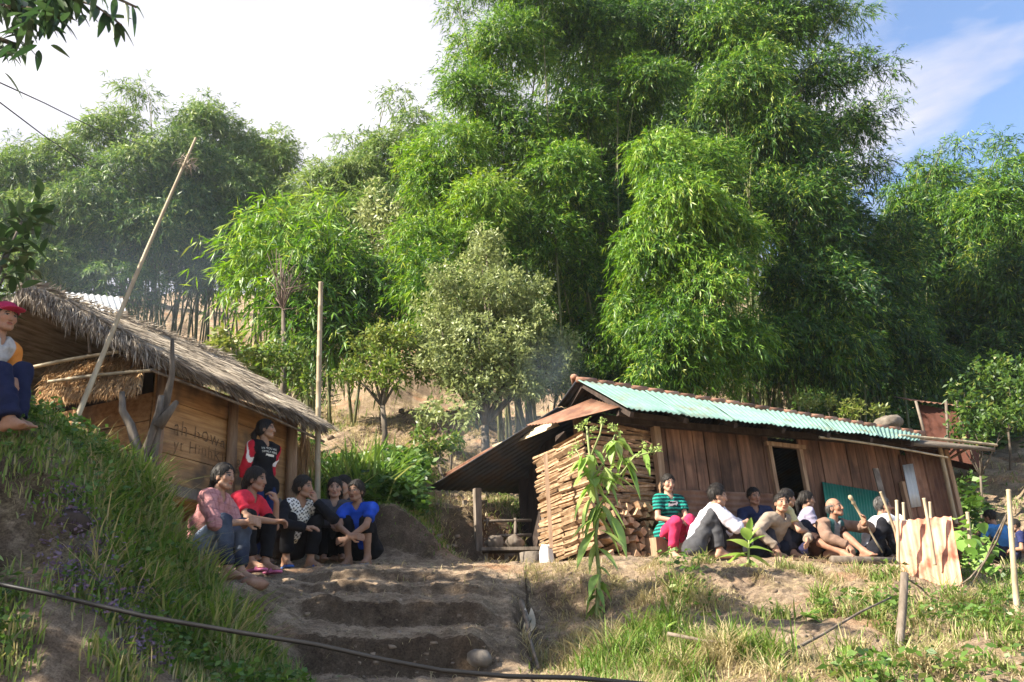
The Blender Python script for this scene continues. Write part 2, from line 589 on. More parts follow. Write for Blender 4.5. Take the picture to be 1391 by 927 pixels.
def ground_base(X, Y):
    X, Y = np.atleast_1d(np.asarray(X, float)), np.atleast_1d(np.asarray(Y, float))
    U = X / np.maximum(Y, 2.0)
    nc = len(_CU)
    cu = np.stack([np.interp(Y, _CY[i], _CU[i]) for i in range(nc)])
    cz = np.stack([np.interp(Y, _CY[i], _CZ[i]) for i in range(nc)])
    z = cz[0].copy()
    for i in range(nc - 1):
        t = (U - cu[i]) / np.maximum(cu[i + 1] - cu[i], 1e-6)
        s = np.clip(t, 0, 1)
        s = s * s * (3 - 2 * s) * 0.6 + s * 0.4
        z = np.where(t >= 0, cz[i] * (1 - s) + cz[i + 1] * s, z)
    return z


def ground(X, Y):
    X, Y = np.atleast_1d(np.asarray(X, float)), np.atleast_1d(np.asarray(Y, float))
    Ys = Y + 0.05 * fbm(X * 2.6, 0 * X, 0, 61, 3) * np.clip((Y - 4) / 2, 0, 1)
    z = ground_base(X, Ys)
    # how steep: rough on banks, smooth on trodden flats
    g = np.clip(np.abs(ground_base(X, Y + 0.12) - ground_base(X, Y - 0.12)) / 0.24, 0, 1.2)
    U = X / np.maximum(Y, 2.0)
    stair = ((U > -0.29) & (U < 0.0) & (Y < 9)).astype(float)
    near = np.clip((Y - 3) / 2, 0, 1)
    a = (0.012 + (0.085 + 0.06 * ((U > 0.06) & (Y < 9.5))) * np.clip(g, 0, 1) * (1 - 0.8 * stair)) * near
    z = z + a * (fbm(X * 2.2, Y * 2.2, 0, 11, 4) + (1 - stair) * 0.9 * fbm(X * 1.2, Y * 1.2, 0, 17, 2)) + 0.013 * near * fbm(X * 9, Y * 9, 0, 5, 3) + 0.008 * near * np.clip(12 - Y, 0, 1) * fbm(X * 24, Y * 24, 0, 6, 2)
    z = z + stair * 0.011 * fbm(X * 5.5, Y * 3.0, 0, 21, 3)
    z = z + np.clip((Y - 11) / 6, 0, 1) * (0.28 * fbm(X * 0.6, Y * 0.6, 0, 31, 4))
    z = z + np.clip((Y - 40) / 40, 0, 1) * 3.0 * fbm(X * 0.05, Y * 0.05, 0, 41, 3)
    return z


def gz(x, y):
    return float(ground(np.array([x]), np.array([y]))[0])


def on_ground(px, Y, dz=0.0):
    """ground point in the photo column px at distance Y"""
    py = 760
    for _ in range(12):
        q = P(px, py, Y)
        z = gz(q[0], Y) + dz
        py += (q[2] - z) * FPX / Y
    return np.array([q[0], Y, z])


soil, nt, b = new_mat('soil')
def _soil():
    N, L = nt.nodes.new, nt.links.new
    tc = N('ShaderNodeTexCoord')
    def noise(sc, det=8, ro=0.6):
        n = N('ShaderNodeTexNoise'); n.inputs['Scale'].default_value = sc; n.inputs['Detail'].default_value = det; n.inputs['Roughness'].default_value = ro
        L(tc.outputs['Object'], n.inputs['Vector'])
        return n
    n1, n2, n3, n4 = noise(0.9), noise(3.5, 10, 0.75), noise(30, 8, 0.8), noise(0.22, 4)
    r1 = _ramp(nt, [(0.12, 0.088, 0.062), (0.24, 0.182, 0.13), (0.39, 0.305, 0.22)], 0.32, 0.68)
    L(n2.outputs['Fac'], r1.inputs['Fac'])
    # red laterite patches
    r2 = _ramp(nt, [(0.27, 0.15, 0.085), (0.36, 0.22, 0.135)], 0.35, 0.65)
    L(n3.outputs['Fac'], r2.inputs['Fac'])
    mr = N('ShaderNodeMapRange'); mr.inputs[1].default_value = 0.54; mr.inputs[2].default_value = 0.66
    L(n1.outputs['Fac'], mr.inputs[0])
    m1 = N('ShaderNodeMix'); m1.data_type = 'RGBA'
    L(mr.outputs[0], m1.inputs[0]); L(r1.outputs[0], m1.inputs[6]); L(r2.outputs[0], m1.inputs[7])
    # dry straw litter
    r3 = _ramp(nt, [(0.12, 0.09, 0.055), (0.36, 0.29, 0.17)], 0.4, 0.62)
    L(n3.outputs['Fac'], r3.inputs['Fac'])
    ml = N('ShaderNodeMapRange'); ml.inputs[1].default_value = 0.50; ml.inputs[2].default_value = 0.60; ml.inputs[4].default_value = 0.75
    n5 = noise(1.7, 7, 0.7)
    L(n5.outputs['Fac'], ml.inputs[0])
    at = N('ShaderNodeAttribute'); at.attribute_name = 'tone'      # 0 bare trodden soil .. 1 overgrown
    mm = N('ShaderNodeMath'); mm.operation = 'MULTIPLY'
    L(ml.outputs[0], mm.inputs[0]); L(at.outputs['Fac'], mm.inputs[1])
    m2 = N('ShaderNodeMix'); m2.data_type = 'RGBA'
    L(mm.outputs[0], m2.inputs[0]); L(m1.outputs[2], m2.inputs[6]); L(r3.outputs[0], m2.inputs[7])
    # lighter on level ground, darker towards steep faces
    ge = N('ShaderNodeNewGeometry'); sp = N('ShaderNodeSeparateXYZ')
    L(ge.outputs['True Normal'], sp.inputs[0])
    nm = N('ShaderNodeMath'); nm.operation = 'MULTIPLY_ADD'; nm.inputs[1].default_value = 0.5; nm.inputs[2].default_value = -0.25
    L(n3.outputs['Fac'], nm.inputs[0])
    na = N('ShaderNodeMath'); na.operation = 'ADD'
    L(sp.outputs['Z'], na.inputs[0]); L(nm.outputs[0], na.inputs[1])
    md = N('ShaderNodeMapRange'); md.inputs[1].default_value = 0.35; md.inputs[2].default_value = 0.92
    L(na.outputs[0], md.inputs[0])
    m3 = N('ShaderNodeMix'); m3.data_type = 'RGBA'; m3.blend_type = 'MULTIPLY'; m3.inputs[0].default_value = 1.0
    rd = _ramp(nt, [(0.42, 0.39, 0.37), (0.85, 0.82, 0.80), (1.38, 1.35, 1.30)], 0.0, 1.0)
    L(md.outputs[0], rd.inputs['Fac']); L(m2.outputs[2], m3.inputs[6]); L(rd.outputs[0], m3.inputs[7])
    m4 = N('ShaderNodeMix'); m4.data_type = 'RGBA'; m4.blend_type = 'MULTIPLY'; m4.inputs[0].default_value = 1.0
    n7 = noise(75, 6, 0.8)
    r7 = _ramp(nt, [(0.55, 0.53, 0.50), (1.0, 1.0, 1.0), (1.3, 1.28, 1.25)], 0.36, 0.66)
    L(n7.outputs['Fac'], r7.inputs['Fac']); L(m3.outputs[2], m4.inputs[6]); L(r7.outputs[0], m4.inputs[7])
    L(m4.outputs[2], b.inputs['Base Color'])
    b.inputs['Roughness'].default_value = 0.95
    b.inputs['Specular IOR Level'].default_value = 0.08
    n6 = noise(120, 5, 0.75)
    s0 = N('ShaderNodeMath'); s0.operation = 'MULTIPLY_ADD'; s0.inputs[1].default_value = 0.16
    L(n6.outputs['Fac'], s0.inputs[0]); L(n2.outputs['Fac'], s0.inputs[2])
    sm = N('ShaderNodeMath'); sm.operation = 'MULTIPLY_ADD'; sm.inputs[1].default_value = 0.35
    L(n3.outputs['Fac'], sm.inputs[0]); L(s0.outputs[0], sm.inputs[2])
    bp = N('ShaderNodeBump'); bp.inputs['Strength'].default_value = 0.9; bp.inputs['Distance'].default_value = 0.07
    L(sm.outputs[0], bp.inputs['Height']); L(bp.outputs[0], b.inputs['Normal'])
_soil()


def make_ground():
    uu = np.concatenate([np.linspace(-2.6, -0.72, 60)[:-1], np.linspace(-0.72, 0.72, 620), np.linspace(0.72, 2.6, 60)[1:]])
    yy = np.concatenate([np.linspace(-30, 3.2, 30)[:-1], np.linspace(3.2, 6.0, 120)[:-1], np.linspace(6.0, 7.8, 170)[:-1], np.linspace(7.8, 10.5, 120)[:-1], np.linspace(10.5, 18, 130)[:-1], np.geomspace(18, 155, 110)])
    Yg, Ug = np.meshgrid(yy, uu, indexing='ij')
    Wd = np.where(Yg < 3.0, 3.0 + (3.0 - Yg) * 0.6, Yg)
    X = Ug * Wd
    Z = ground(X.ravel(), Yg.ravel()).reshape(X.shape)
    V = np.stack([X, Yg, Z], -1).reshape(-1, 3)
    ny, nu = X.shape
    i = np.arange(ny - 1)[:, None] * nu + np.arange(nu - 1)[None]
    Q = np.stack([i, i + 1, i + nu + 1, i + nu], -1).reshape(-1, 4)
    U = X / np.maximum(Yg, 2)
    bare = (Yg < 9.8) & (Yg > 6) & (U > -0.36) & (U < 0.03)
    bare |= (Yg > 8.2) & (Yg < 14) & (U > 0.0)
    tone = np.where(bare, 0.12, 1.0).ravel()
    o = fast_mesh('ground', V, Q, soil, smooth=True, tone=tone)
    tag(o, 'brown trodden earth hillside with cut steps and steep banks', None, None, 'structure')
    return o


make_ground()


# ------------------------------------------------------------------ bamboo
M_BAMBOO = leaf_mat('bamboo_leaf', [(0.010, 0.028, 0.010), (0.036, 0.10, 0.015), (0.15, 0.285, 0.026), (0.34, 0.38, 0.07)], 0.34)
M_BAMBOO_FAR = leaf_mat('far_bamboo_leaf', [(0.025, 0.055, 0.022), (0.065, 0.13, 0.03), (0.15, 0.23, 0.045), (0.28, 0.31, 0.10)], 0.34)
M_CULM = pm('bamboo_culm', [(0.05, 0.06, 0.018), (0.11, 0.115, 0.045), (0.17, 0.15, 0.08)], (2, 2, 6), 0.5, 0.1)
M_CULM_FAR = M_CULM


def mpx(Y):
    """metres per photo pixel at distance Y"""
    return Y / 1190.0


def billow(c, rad, n, L, W, droop=0.5, tone=0.5, nl=13, spread=0.95, yellow=0.05, hollow=0.55):
    """sprays of lance leaves hanging outward from the upper shell of an ellipsoid of radii rad"""
    ns = max(3, n // nl)
    d = nrm(rng.normal(size=(ns, 3)))
    d[:, 2] = np.abs(d[:, 2]) * np.where(rng.random(ns) < 0.78, 1, -0.7)
    r = (hollow + (1 - hollow) * rng.random(ns) ** 0.6)[:, None]
    lump = 1 + 0.22 * vnoise(d[:, 0] * 2.3 + c[0], d[:, 1] * 2.3 + c[1], d[:, 2] * 2.3 + c[2], 3)[:, None]
    o = np.asarray(c) + d * r * lump * np.asarray(rad)
    out = nrm(d * np.array([1, 1, 0.55]) + np.array([0, 0, -droop]) + rng.normal(size=(ns, 3)) * 0.35)
    sl = L * (1.8 + 3.0 * rng.random(ns) ** 1.5)
    # leaves along each spray
    t = rng.random((ns, nl))
    bend = np.zeros((ns, nl, 3)); bend[..., 2] = -(t ** 2) * sl[:, None] * 0.45
    O = o[:, None] + out[:, None] * (t * sl[:, None])[..., None] + bend
    D = out[:, None] * 0.8 + rng.normal(size=(ns, nl, 3)) * spread * 0.6
    D[..., 2] -= 0.22 + 0.9 * droop * t
    tn = np.clip(tone + 0.10 * rng.normal(size=(ns, 1)) + 0.12 * rng.normal(size=(ns, nl)), 0.0, 0.82)
    tn = np.where(rng.random((ns, nl)) < yellow, 0.8 + 0.2 * rng.random((ns, nl)), tn)
    m = ns * nl
    LL = L * (0.65 + 0.7 * rng.random(m))
    side = np.repeat(d * np.array([1, 1, .8]), nl, 0) * 1.0 + rng.normal(size=(m, 3)) * 0.42
    return leaf_arrays(O.reshape(m, 3), D.reshape(m, 3), LL, W * (0.7 + 0.6 * rng.random(m)), tn.reshape(m), 0.22, side=side)


def arch(p, q, n=9, rise=0.35):
    """a culm that rises from p and arches over to q"""
    p, q = np.asarray(p, float), np.asarray(q, float)
    m = p * 0.62 + q * 0.38
    m[2] = p[2] + (q[2] - p[2]) * (0.5 + rise)
    return [(1 - t) ** 2 * p + 2 * t * (1 - t) * m + t * t * q for t in np.linspace(0, 1, n)]


def bamboo(label, px, Y, bils, group, leaf=(0.17, 0.023), dens=1.0, tone=0.5, mat=None, cat='bamboo', droop=0.32, yellow=0.05, culm_r=0.035, extra_culms=4, name='bamboo_clump', depth=1.0):
    base = on_ground(px, Y, -0.1)
    t = thing(name, label, cat, base, 0, group)
    parts = []
    k = 0
    for bl in bils:
        bx, by, rx, ry = bl[:4]
        yo = bl[4] if len(bl) > 4 else random.uniform(-0.8, 0.8)
        tn = tone + 0.05 + (bl[5] if len(bl) > 5 else 0)  # plume offsets paint sunlit and shaded parts into the leaf colour
        dn = bl[6] if len(bl) > 6 else 1.0
        c = P(bx, by, Y + yo)
        m_ = mpx(Y + yo)
        rad = np.array([rx * m_, rx * m_ * depth * 0.9, ry * m_])
        area = PI * rad[0] * rad[2]
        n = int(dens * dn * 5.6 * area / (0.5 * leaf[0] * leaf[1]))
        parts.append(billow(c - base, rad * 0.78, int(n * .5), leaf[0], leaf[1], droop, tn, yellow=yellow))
        for _ in range(6):                               # uneven lobes that break the outline
            dv = nrm(rng.normal(size=3) + np.array([0, -.25, .15]))
            k_ = random.uniform(.28, .52)
            parts.append(billow(c - base + dv * rad * random.uniform(.5, .85), rad * k_, int(n * .62 * k_ * k_), leaf[0] * random.uniform(.85, 1.15), leaf[1], droop + random.uniform(-.25, .25), tn + random.uniform(-.16, .12), yellow=yellow * random.choice((.3, 1, 3))))
        mb = MB()
        foot = np.array([random.uniform(-.5, .5) * mpx(Y) * 60, random.uniform(-.4, .4), 0])
        foot[2] = gz(base[0] + foot[0], base[1] + foot[1]) - base[2] - 0.1
        tip = c - base + np.array([random.uniform(-.4, .4) * rad[0], random.uniform(-.4, .4) * rad[1], 0.75 * rad[2]])
        path = arch(foot, tip)
        mb.tube(path, [culm_r * (1 - 0.85 * i / 8) for i in range(9)], 6)
        mb.build('culm', M_CULM, t)
        k += 1
    for _ in range(extra_culms):
        mb = MB()
        foot = np.array([random.uniform(-1, 1) * mpx(Y) * 70, random.uniform(-.6, .6), 0])
        foot[2] = gz(base[0] + foot[0], base[1] + foot[1]) - base[2] - 0.1
        bl = random.choice(bils)
        c = P(bl[0], bl[1], Y) - base
        mb.tube(arch(foot, c + np.array([random.uniform(-.5, .5), random.uniform(-.5, .5), 0.2])), [culm_r * (1 - 0.85 * i / 8) for i in range(9)], 6)
        mb.build('culm', M_CULM, t)
    leaf_obj('foliage', parts, mat or M_BAMBOO, t)
    return t


GROVE = 'tall bamboo clumps on the slope behind the houses'
CL = (0.122, 0.0205)
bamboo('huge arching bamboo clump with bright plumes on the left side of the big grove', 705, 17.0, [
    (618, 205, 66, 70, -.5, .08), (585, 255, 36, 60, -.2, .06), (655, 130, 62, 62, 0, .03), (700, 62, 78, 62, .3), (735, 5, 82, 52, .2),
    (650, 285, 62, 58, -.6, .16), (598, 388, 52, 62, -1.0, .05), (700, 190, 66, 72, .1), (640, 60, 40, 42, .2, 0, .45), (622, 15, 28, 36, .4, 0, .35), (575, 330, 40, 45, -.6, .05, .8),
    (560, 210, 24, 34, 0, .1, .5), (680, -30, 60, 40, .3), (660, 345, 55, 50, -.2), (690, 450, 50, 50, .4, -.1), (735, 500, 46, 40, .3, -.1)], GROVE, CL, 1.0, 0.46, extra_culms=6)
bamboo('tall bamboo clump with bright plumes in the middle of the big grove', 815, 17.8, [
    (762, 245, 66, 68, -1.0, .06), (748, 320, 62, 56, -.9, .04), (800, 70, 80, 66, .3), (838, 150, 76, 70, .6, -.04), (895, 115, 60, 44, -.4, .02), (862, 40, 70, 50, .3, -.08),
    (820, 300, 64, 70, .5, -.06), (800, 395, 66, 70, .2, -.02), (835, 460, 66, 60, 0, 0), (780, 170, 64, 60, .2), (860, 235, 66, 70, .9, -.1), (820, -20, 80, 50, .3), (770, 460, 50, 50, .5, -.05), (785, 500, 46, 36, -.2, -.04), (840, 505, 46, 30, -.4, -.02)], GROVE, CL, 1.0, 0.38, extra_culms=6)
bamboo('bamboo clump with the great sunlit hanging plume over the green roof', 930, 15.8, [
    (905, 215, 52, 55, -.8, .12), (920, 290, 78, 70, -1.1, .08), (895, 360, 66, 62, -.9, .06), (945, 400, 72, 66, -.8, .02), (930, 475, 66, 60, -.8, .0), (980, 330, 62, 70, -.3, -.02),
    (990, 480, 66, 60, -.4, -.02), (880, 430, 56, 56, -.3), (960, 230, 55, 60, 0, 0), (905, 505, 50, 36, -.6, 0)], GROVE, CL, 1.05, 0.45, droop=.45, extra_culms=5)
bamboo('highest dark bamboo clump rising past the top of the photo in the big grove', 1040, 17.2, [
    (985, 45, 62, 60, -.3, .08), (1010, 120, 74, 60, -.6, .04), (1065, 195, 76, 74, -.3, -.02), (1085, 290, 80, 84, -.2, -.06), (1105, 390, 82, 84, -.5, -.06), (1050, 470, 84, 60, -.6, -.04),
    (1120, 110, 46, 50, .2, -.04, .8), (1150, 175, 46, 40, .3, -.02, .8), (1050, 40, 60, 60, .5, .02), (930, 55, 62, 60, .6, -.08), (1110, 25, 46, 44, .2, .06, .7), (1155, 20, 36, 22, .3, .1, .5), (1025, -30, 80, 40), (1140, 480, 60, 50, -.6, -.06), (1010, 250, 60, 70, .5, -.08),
    (1200, 150, 26, 24, .1, 0, .42), (1212, 92, 22, 26, .2, 0, .3), (1170, 85, 32, 28, .2, .05, .5), (1185, 235, 28, 36, .1, -.05, .55)], GROVE, CL, 1.05, 0.29, droop=.42, extra_culms=7)  # low tone puts the shade on this clump into its leaves
bamboo('dark drooping bamboo clump at the right end of the big grove', 1180, 18.6, [
    (1150, 320, 60, 70, 0), (1195, 400, 60, 66, .2), (1170, 460, 70, 60, 0), (1225, 470, 56, 50, -.2), (1215, 330, 46, 50, .4, .02), (1262, 500, 44, 36, .2), (1185, 520, 60, 34, 0)], GROVE, CL, 1.0, 0.2, droop=.42, extra_culms=8)  # tone lowered to carry the shade of the grove's right end
RG = 'bamboo clumps on the right slope'  # these clumps get low tones, their shade is painted into leaf colour
bamboo('feathery bamboo clump with yellow green tips against the blue sky', 1275, 23.5, [
    (1245, 285, 46, 46, 0, .06), (1290, 245, 44, 34, .3, .1, .7), (1255, 225, 30, 24, .3, .1, .4), (1300, 300, 56, 50, -.4, .08), (1240, 360, 50, 60, 0, -.05), (1295, 380, 64, 66, 0, -.08), (1280, 450, 66, 56, -.4, -.1), (1330, 480, 56, 50, -.2, -.1), (1300, 200, 28, 20, .2, .05, .3)],
    RG, (0.165, 0.027), 1.05, 0.27, extra_culms=8)
bamboo('sunlit bamboo clump at the right edge of the photo', 1380, 22.0, [
    (1372, 250, 42, 60, 0, .12, .8), (1340, 290, 44, 50, 0, .1), (1385, 320, 50, 50, -.2, .1), (1360, 380, 60, 60, -.2, -.04), (1400, 420, 56, 80, -.6, -.04), (1365, 470, 56, 56, -.3, -.08), (1365, 200, 24, 30, .3, .08, .4), (1440, 300, 60, 80), (1400, 520, 50, 60, -.3, -.08)],
    RG, (0.165, 0.027), 1.05, 0.27, extra_culms=6)
LG = 'hazy bamboo clumps on the left slope'
FL = (0.21, 0.036)
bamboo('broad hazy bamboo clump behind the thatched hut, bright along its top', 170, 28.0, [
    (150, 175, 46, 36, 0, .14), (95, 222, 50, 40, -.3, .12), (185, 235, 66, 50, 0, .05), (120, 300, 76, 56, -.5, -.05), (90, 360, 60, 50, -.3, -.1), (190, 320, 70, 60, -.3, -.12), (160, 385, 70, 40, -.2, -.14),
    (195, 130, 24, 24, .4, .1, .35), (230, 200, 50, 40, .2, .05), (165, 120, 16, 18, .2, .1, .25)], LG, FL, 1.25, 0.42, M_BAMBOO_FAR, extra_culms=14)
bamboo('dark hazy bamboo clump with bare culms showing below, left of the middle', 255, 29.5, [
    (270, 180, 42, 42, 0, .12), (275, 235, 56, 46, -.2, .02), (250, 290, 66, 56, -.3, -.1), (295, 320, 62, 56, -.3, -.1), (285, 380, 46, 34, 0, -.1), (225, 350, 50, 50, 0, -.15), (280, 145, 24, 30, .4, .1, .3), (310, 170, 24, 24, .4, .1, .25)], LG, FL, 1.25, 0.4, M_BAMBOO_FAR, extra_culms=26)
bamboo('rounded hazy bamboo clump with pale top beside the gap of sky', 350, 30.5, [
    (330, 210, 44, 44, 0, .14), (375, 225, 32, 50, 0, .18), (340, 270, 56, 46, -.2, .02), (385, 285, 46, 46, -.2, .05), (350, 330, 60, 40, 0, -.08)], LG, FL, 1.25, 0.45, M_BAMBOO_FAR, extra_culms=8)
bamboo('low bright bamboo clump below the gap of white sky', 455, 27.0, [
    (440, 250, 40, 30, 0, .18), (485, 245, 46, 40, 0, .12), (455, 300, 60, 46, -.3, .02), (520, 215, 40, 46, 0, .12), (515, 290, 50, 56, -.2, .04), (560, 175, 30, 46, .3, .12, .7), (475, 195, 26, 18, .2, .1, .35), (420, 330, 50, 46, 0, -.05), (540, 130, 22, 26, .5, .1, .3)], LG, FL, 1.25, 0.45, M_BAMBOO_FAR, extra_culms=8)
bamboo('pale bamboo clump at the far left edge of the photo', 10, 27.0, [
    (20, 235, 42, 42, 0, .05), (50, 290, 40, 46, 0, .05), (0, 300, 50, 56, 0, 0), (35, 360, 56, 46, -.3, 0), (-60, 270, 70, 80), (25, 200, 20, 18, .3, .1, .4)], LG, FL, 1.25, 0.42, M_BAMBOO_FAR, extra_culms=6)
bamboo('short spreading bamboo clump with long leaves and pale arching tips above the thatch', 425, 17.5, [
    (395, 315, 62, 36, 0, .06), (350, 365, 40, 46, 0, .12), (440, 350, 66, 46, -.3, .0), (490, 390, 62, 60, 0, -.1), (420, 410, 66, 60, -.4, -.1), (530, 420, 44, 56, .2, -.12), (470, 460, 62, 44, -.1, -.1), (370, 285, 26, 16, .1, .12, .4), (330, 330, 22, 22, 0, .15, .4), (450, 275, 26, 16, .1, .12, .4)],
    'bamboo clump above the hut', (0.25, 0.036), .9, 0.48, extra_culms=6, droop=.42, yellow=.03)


# ------------------------------------------------------------------ broadleaf trees and shrubs
M_SILVER = leaf_mat('grey_green_leaf', [(0.05, 0.07, 0.03), (0.15, 0.19, 0.065), (0.27, 0.31, 0.12), (0.38, 0.40, 0.19)], 0.3)
M_BUSH = leaf_mat('bush_leaf', [(0.02, 0.05, 0.015), (0.06, 0.12, 0.02), (0.13, 0.19, 0.03), (0.24, 0.24, 0.07)], 0.35)
M_BARK = pm('bark', [(0.04, 0.032, 0.025), (0.10, 0.08, 0.06), (0.18, 0.15, 0.12)], (9, 9, 2.5), 0.9, 0.6)


def puff(c, rad, n, L, W, tone, yellow=0.05, up=0.25):
    """leaf clusters in an uneven ellipsoid, leaves in rosettes"""
    nl = 9
    ns = max(2, n // nl)
    d = nrm(rng.normal(size=(ns, 3)))
    r = (0.35 + 0.65 * rng.random(ns) ** 0.5)[:, None]
    lump = 1 + 0.3 * vnoise(d[:, 0] * 2 + c[0], d[:, 1] * 2, d[:, 2] * 2 + c[2], 9)[:, None]
    o = np.asarray(c) + d * r * lump * np.asarray(rad)
    D = d[:, None] * 0.5 + rng.normal(size=(ns, nl, 3)) * 0.7 + np.array([0, 0, up])
    O = o[:, None] + nrm(D) * L * 0.3 * rng.random((ns, nl, 1)) + rng.normal(size=(ns, nl, 3)) * L * 0.35
    tn = np.clip(tone + 0.1 * rng.normal(size=(ns, 1)) + 0.12 * rng.normal(size=(ns, nl)), 0, .85)
    tn = np.where(rng.random((ns, nl)) < yellow, 0.9, tn)
    m = ns * nl
    return leaf_arrays(O.reshape(m, 3), D.reshape(m, 3), L * (0.6 + 0.8 * rng.random(m)), W * (0.6 + 0.8 * rng.random(m)), tn.reshape(m), 0.2, 0.45, side=np.repeat(d, nl, 0) + rng.normal(size=(m, 3)) * .5)


def tree(label, px, Y, puffs, leaf, mat, dens=1.0, tone=0.5, trunk_r=0.1, name='tree', cat='tree', group=None, yellow=0.05, crown='crown', lean=0.0):
    base = on_ground(px, Y, -0.1)
    t = thing(name, label, cat, base, 0, group)
    parts, top = [], None
    tr = MB()
    cs = []
    for q in puffs:
        bx, by, rx, ry = q[:4]
        yo = q[4] if len(q) > 4 else random.uniform(-.5, .5)
        c = P(bx, by, Y + yo) - base
        m_ = mpx(Y + yo)
        rad = np.array([rx, rx, ry]) * m_
        n = int(dens * (q[6] if len(q) > 6 else 1) * 3.6 * PI * rad[0] * rad[2] / (0.5 * leaf[0] * leaf[1]))
        tq = tone + (q[5] if len(q) > 5 else 0)
        parts.append(puff(c, rad * 0.72, int(n * .45), leaf[0], leaf[1], tq, yellow))
        for _ in range(6):
            dv = nrm(rng.normal(size=3))
            k_ = random.uniform(.22, .5)
            parts.append(puff(c + dv * rad * random.uniform(.55, 1.05), rad * k_, int(n * .7 * k_ * k_), leaf[0] * random.uniform(.8, 1.25), leaf[1], tq + random.uniform(-.08, .08), yellow))
        cs.append(c)
    cen = np.mean(cs, 0)
    fork = np.array([cen[0] * 0.45 + lean, cen[1] * 0.3, max(0.3, min(c[2] for c in cs) * 0.6)])
    tr.tube([(0, 0, -0.1), fork * 0.5 + np.array([0.04, 0, 0]), fork], [trunk_r, trunk_r * .85, trunk_r * .75], 8)
    for c in cs:
        mid = fork * 0.5 + c * 0.5 + np.array([random.uniform(-.1, .1), random.uniform(-.1, .1), 0.05])
        tr.tube([fork, mid, c], [trunk_r * .55, trunk_r * .35, trunk_r * .12], 6)
    tr.build('trunk', M_BARK, t)
    leaf_obj(crown, parts, mat, t)
    return t


tree('pale grey green leafy tree standing left of the big bamboo grove', 655, 15.2, [
    (655, 360, 46, 50, .2), (620, 405, 52, 46, 0), (690, 400, 56, 56, .1, -.05), (600, 455, 40, 44, -.2, .05), (650, 460, 60, 48, -.4, .02), (715, 455, 50, 50, .1, -.08), (690, 505, 56, 40, -.1, -.05), (625, 505, 44, 36, -.2), (745, 500, 40, 40, .3, -.12), (590, 430, 30, 26, -.1, .05, .7), (660, 330, 34, 30, .3, 0, .6), (575, 470, 24, 26, -.2, .05, .8), (720, 520, 40, 26, 0, -.08), (650, 530, 40, 22, -.3), (605, 500, 36, 34, -.3, .04), (765, 470, 30, 40, .3, -.1)],
     (0.085, 0.034), M_SILVER, 0.95, 0.5, 0.09)
tree('small round yellowish tree on the slope between the houses', 520, 15.0, [
    (500, 470, 36, 26, 0, .15), (545, 468, 36, 28, .1, .1), (515, 500, 52, 26, -.2, .05), (475, 505, 28, 22, 0), (560, 500, 26, 26, .2, 0), (520, 450, 26, 16, 0, .2)],
     (0.10, 0.04), M_BUSH, 0.8, 0.55, 0.06, yellow=.15)
tree('slender tree with a tall bare stem and thin yellowish crown', 517, 18.5, [
    (520, 280, 36, 34, 0, .1, .5), (545, 320, 40, 40, .2, .1, .5), (505, 330, 40, 36, 0, .1, .5), (560, 360, 36, 36, .3, 0, .5), (520, 365, 30, 26, 0, .1, .4), (500, 290, 26, 26, .1, .1, .4)],
     (0.16, 0.05), M_SILVER, 0.9, 0.5, 0.05, yellow=.1)
tree('bright yellow green shrub above the thatched roof', 312, 13.5, [(310, 460, 22, 22, 0, .2), (330, 480, 20, 22, .1, .2), (300, 475, 16, 18, 0, .2)], (0.13, 0.06), M_BUSH, .6, 0.65, 0.03, 'shrub', 'shrub')
tree('pale leafy shrub growing behind the thatch below the dry tree', 385, 13.8, [(365, 490, 30, 30, 0, .05), (400, 490, 30, 40, .1, .0), (350, 510, 22, 22, 0, .1), (415, 520, 22, 24, 0, .05)], (0.10, 0.04), M_BUSH, .7, 0.5, 0.03, 'shrub', 'shrub')


def far_fill():
    """wooded skyline beyond the clumps"""
    parts = []
    for (bx, by, rx, ry, Y) in [(60, 330, 90, 80, 38), (220, 300, 100, 90, 40), (380, 310, 90, 70, 40), (520, 290, 90, 90, 38), (640, 330, 90, 110, 30), (1250, 380, 90, 90, 33), (1370, 360, 90, 100, 33), (1450, 380, 90, 100, 33), (-80, 320, 100, 90, 38), (470, 380, 90, 60, 30), (1180, 420, 80, 80, 28),
                                (780, 300, 100, 160, 25), (900, 250, 110, 190, 25), (1030, 250, 110, 190, 25), (960, 60, 150, 100, 26), (820, 60, 120, 110, 26), (700, 420, 100, 80, 24), (1120, 460, 100, 60, 25), (940, 470, 130, 60, 24)]:
        c = P(bx, by, Y)
        m_ = mpx(Y)
        rad = np.array([rx, rx * .6, ry]) * m_
        n = int(5.0 * PI * rad[0] * rad[2] / (0.5 * 0.4 * 0.075))
        parts.append(billow(c, rad, n, 0.4, 0.075, 0.5, 0.33, nl=10))
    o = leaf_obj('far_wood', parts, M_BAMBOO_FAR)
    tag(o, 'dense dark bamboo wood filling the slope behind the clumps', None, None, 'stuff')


far_fill()


# ------------------------------------------------------------------ grass and litter on the ground
M_GRASS = leaf_mat('grass_blade', [(0.035, 0.075, 0.014), (0.075, 0.15, 0.022), (0.14, 0.22, 0.04), (0.34, 0.29, 0.14), (0.44, 0.37, 0.22)], 0.3, rough=0.55, spec=0.25)
M_HERB = leaf_mat('herb_leaf', [(0.02, 0.05, 0.015), (0.05, 0.11, 0.02), (0.11, 0.19, 0.035), (0.25, 0.24, 0.08)], 0.3)
M_STRAWLIT = leaf_mat('dry_litter', [(0.14, 0.10, 0.06), (0.27, 0.21, 0.13), (0.42, 0.34, 0.22)], 0.15, rough=0.8, spec=0.1)


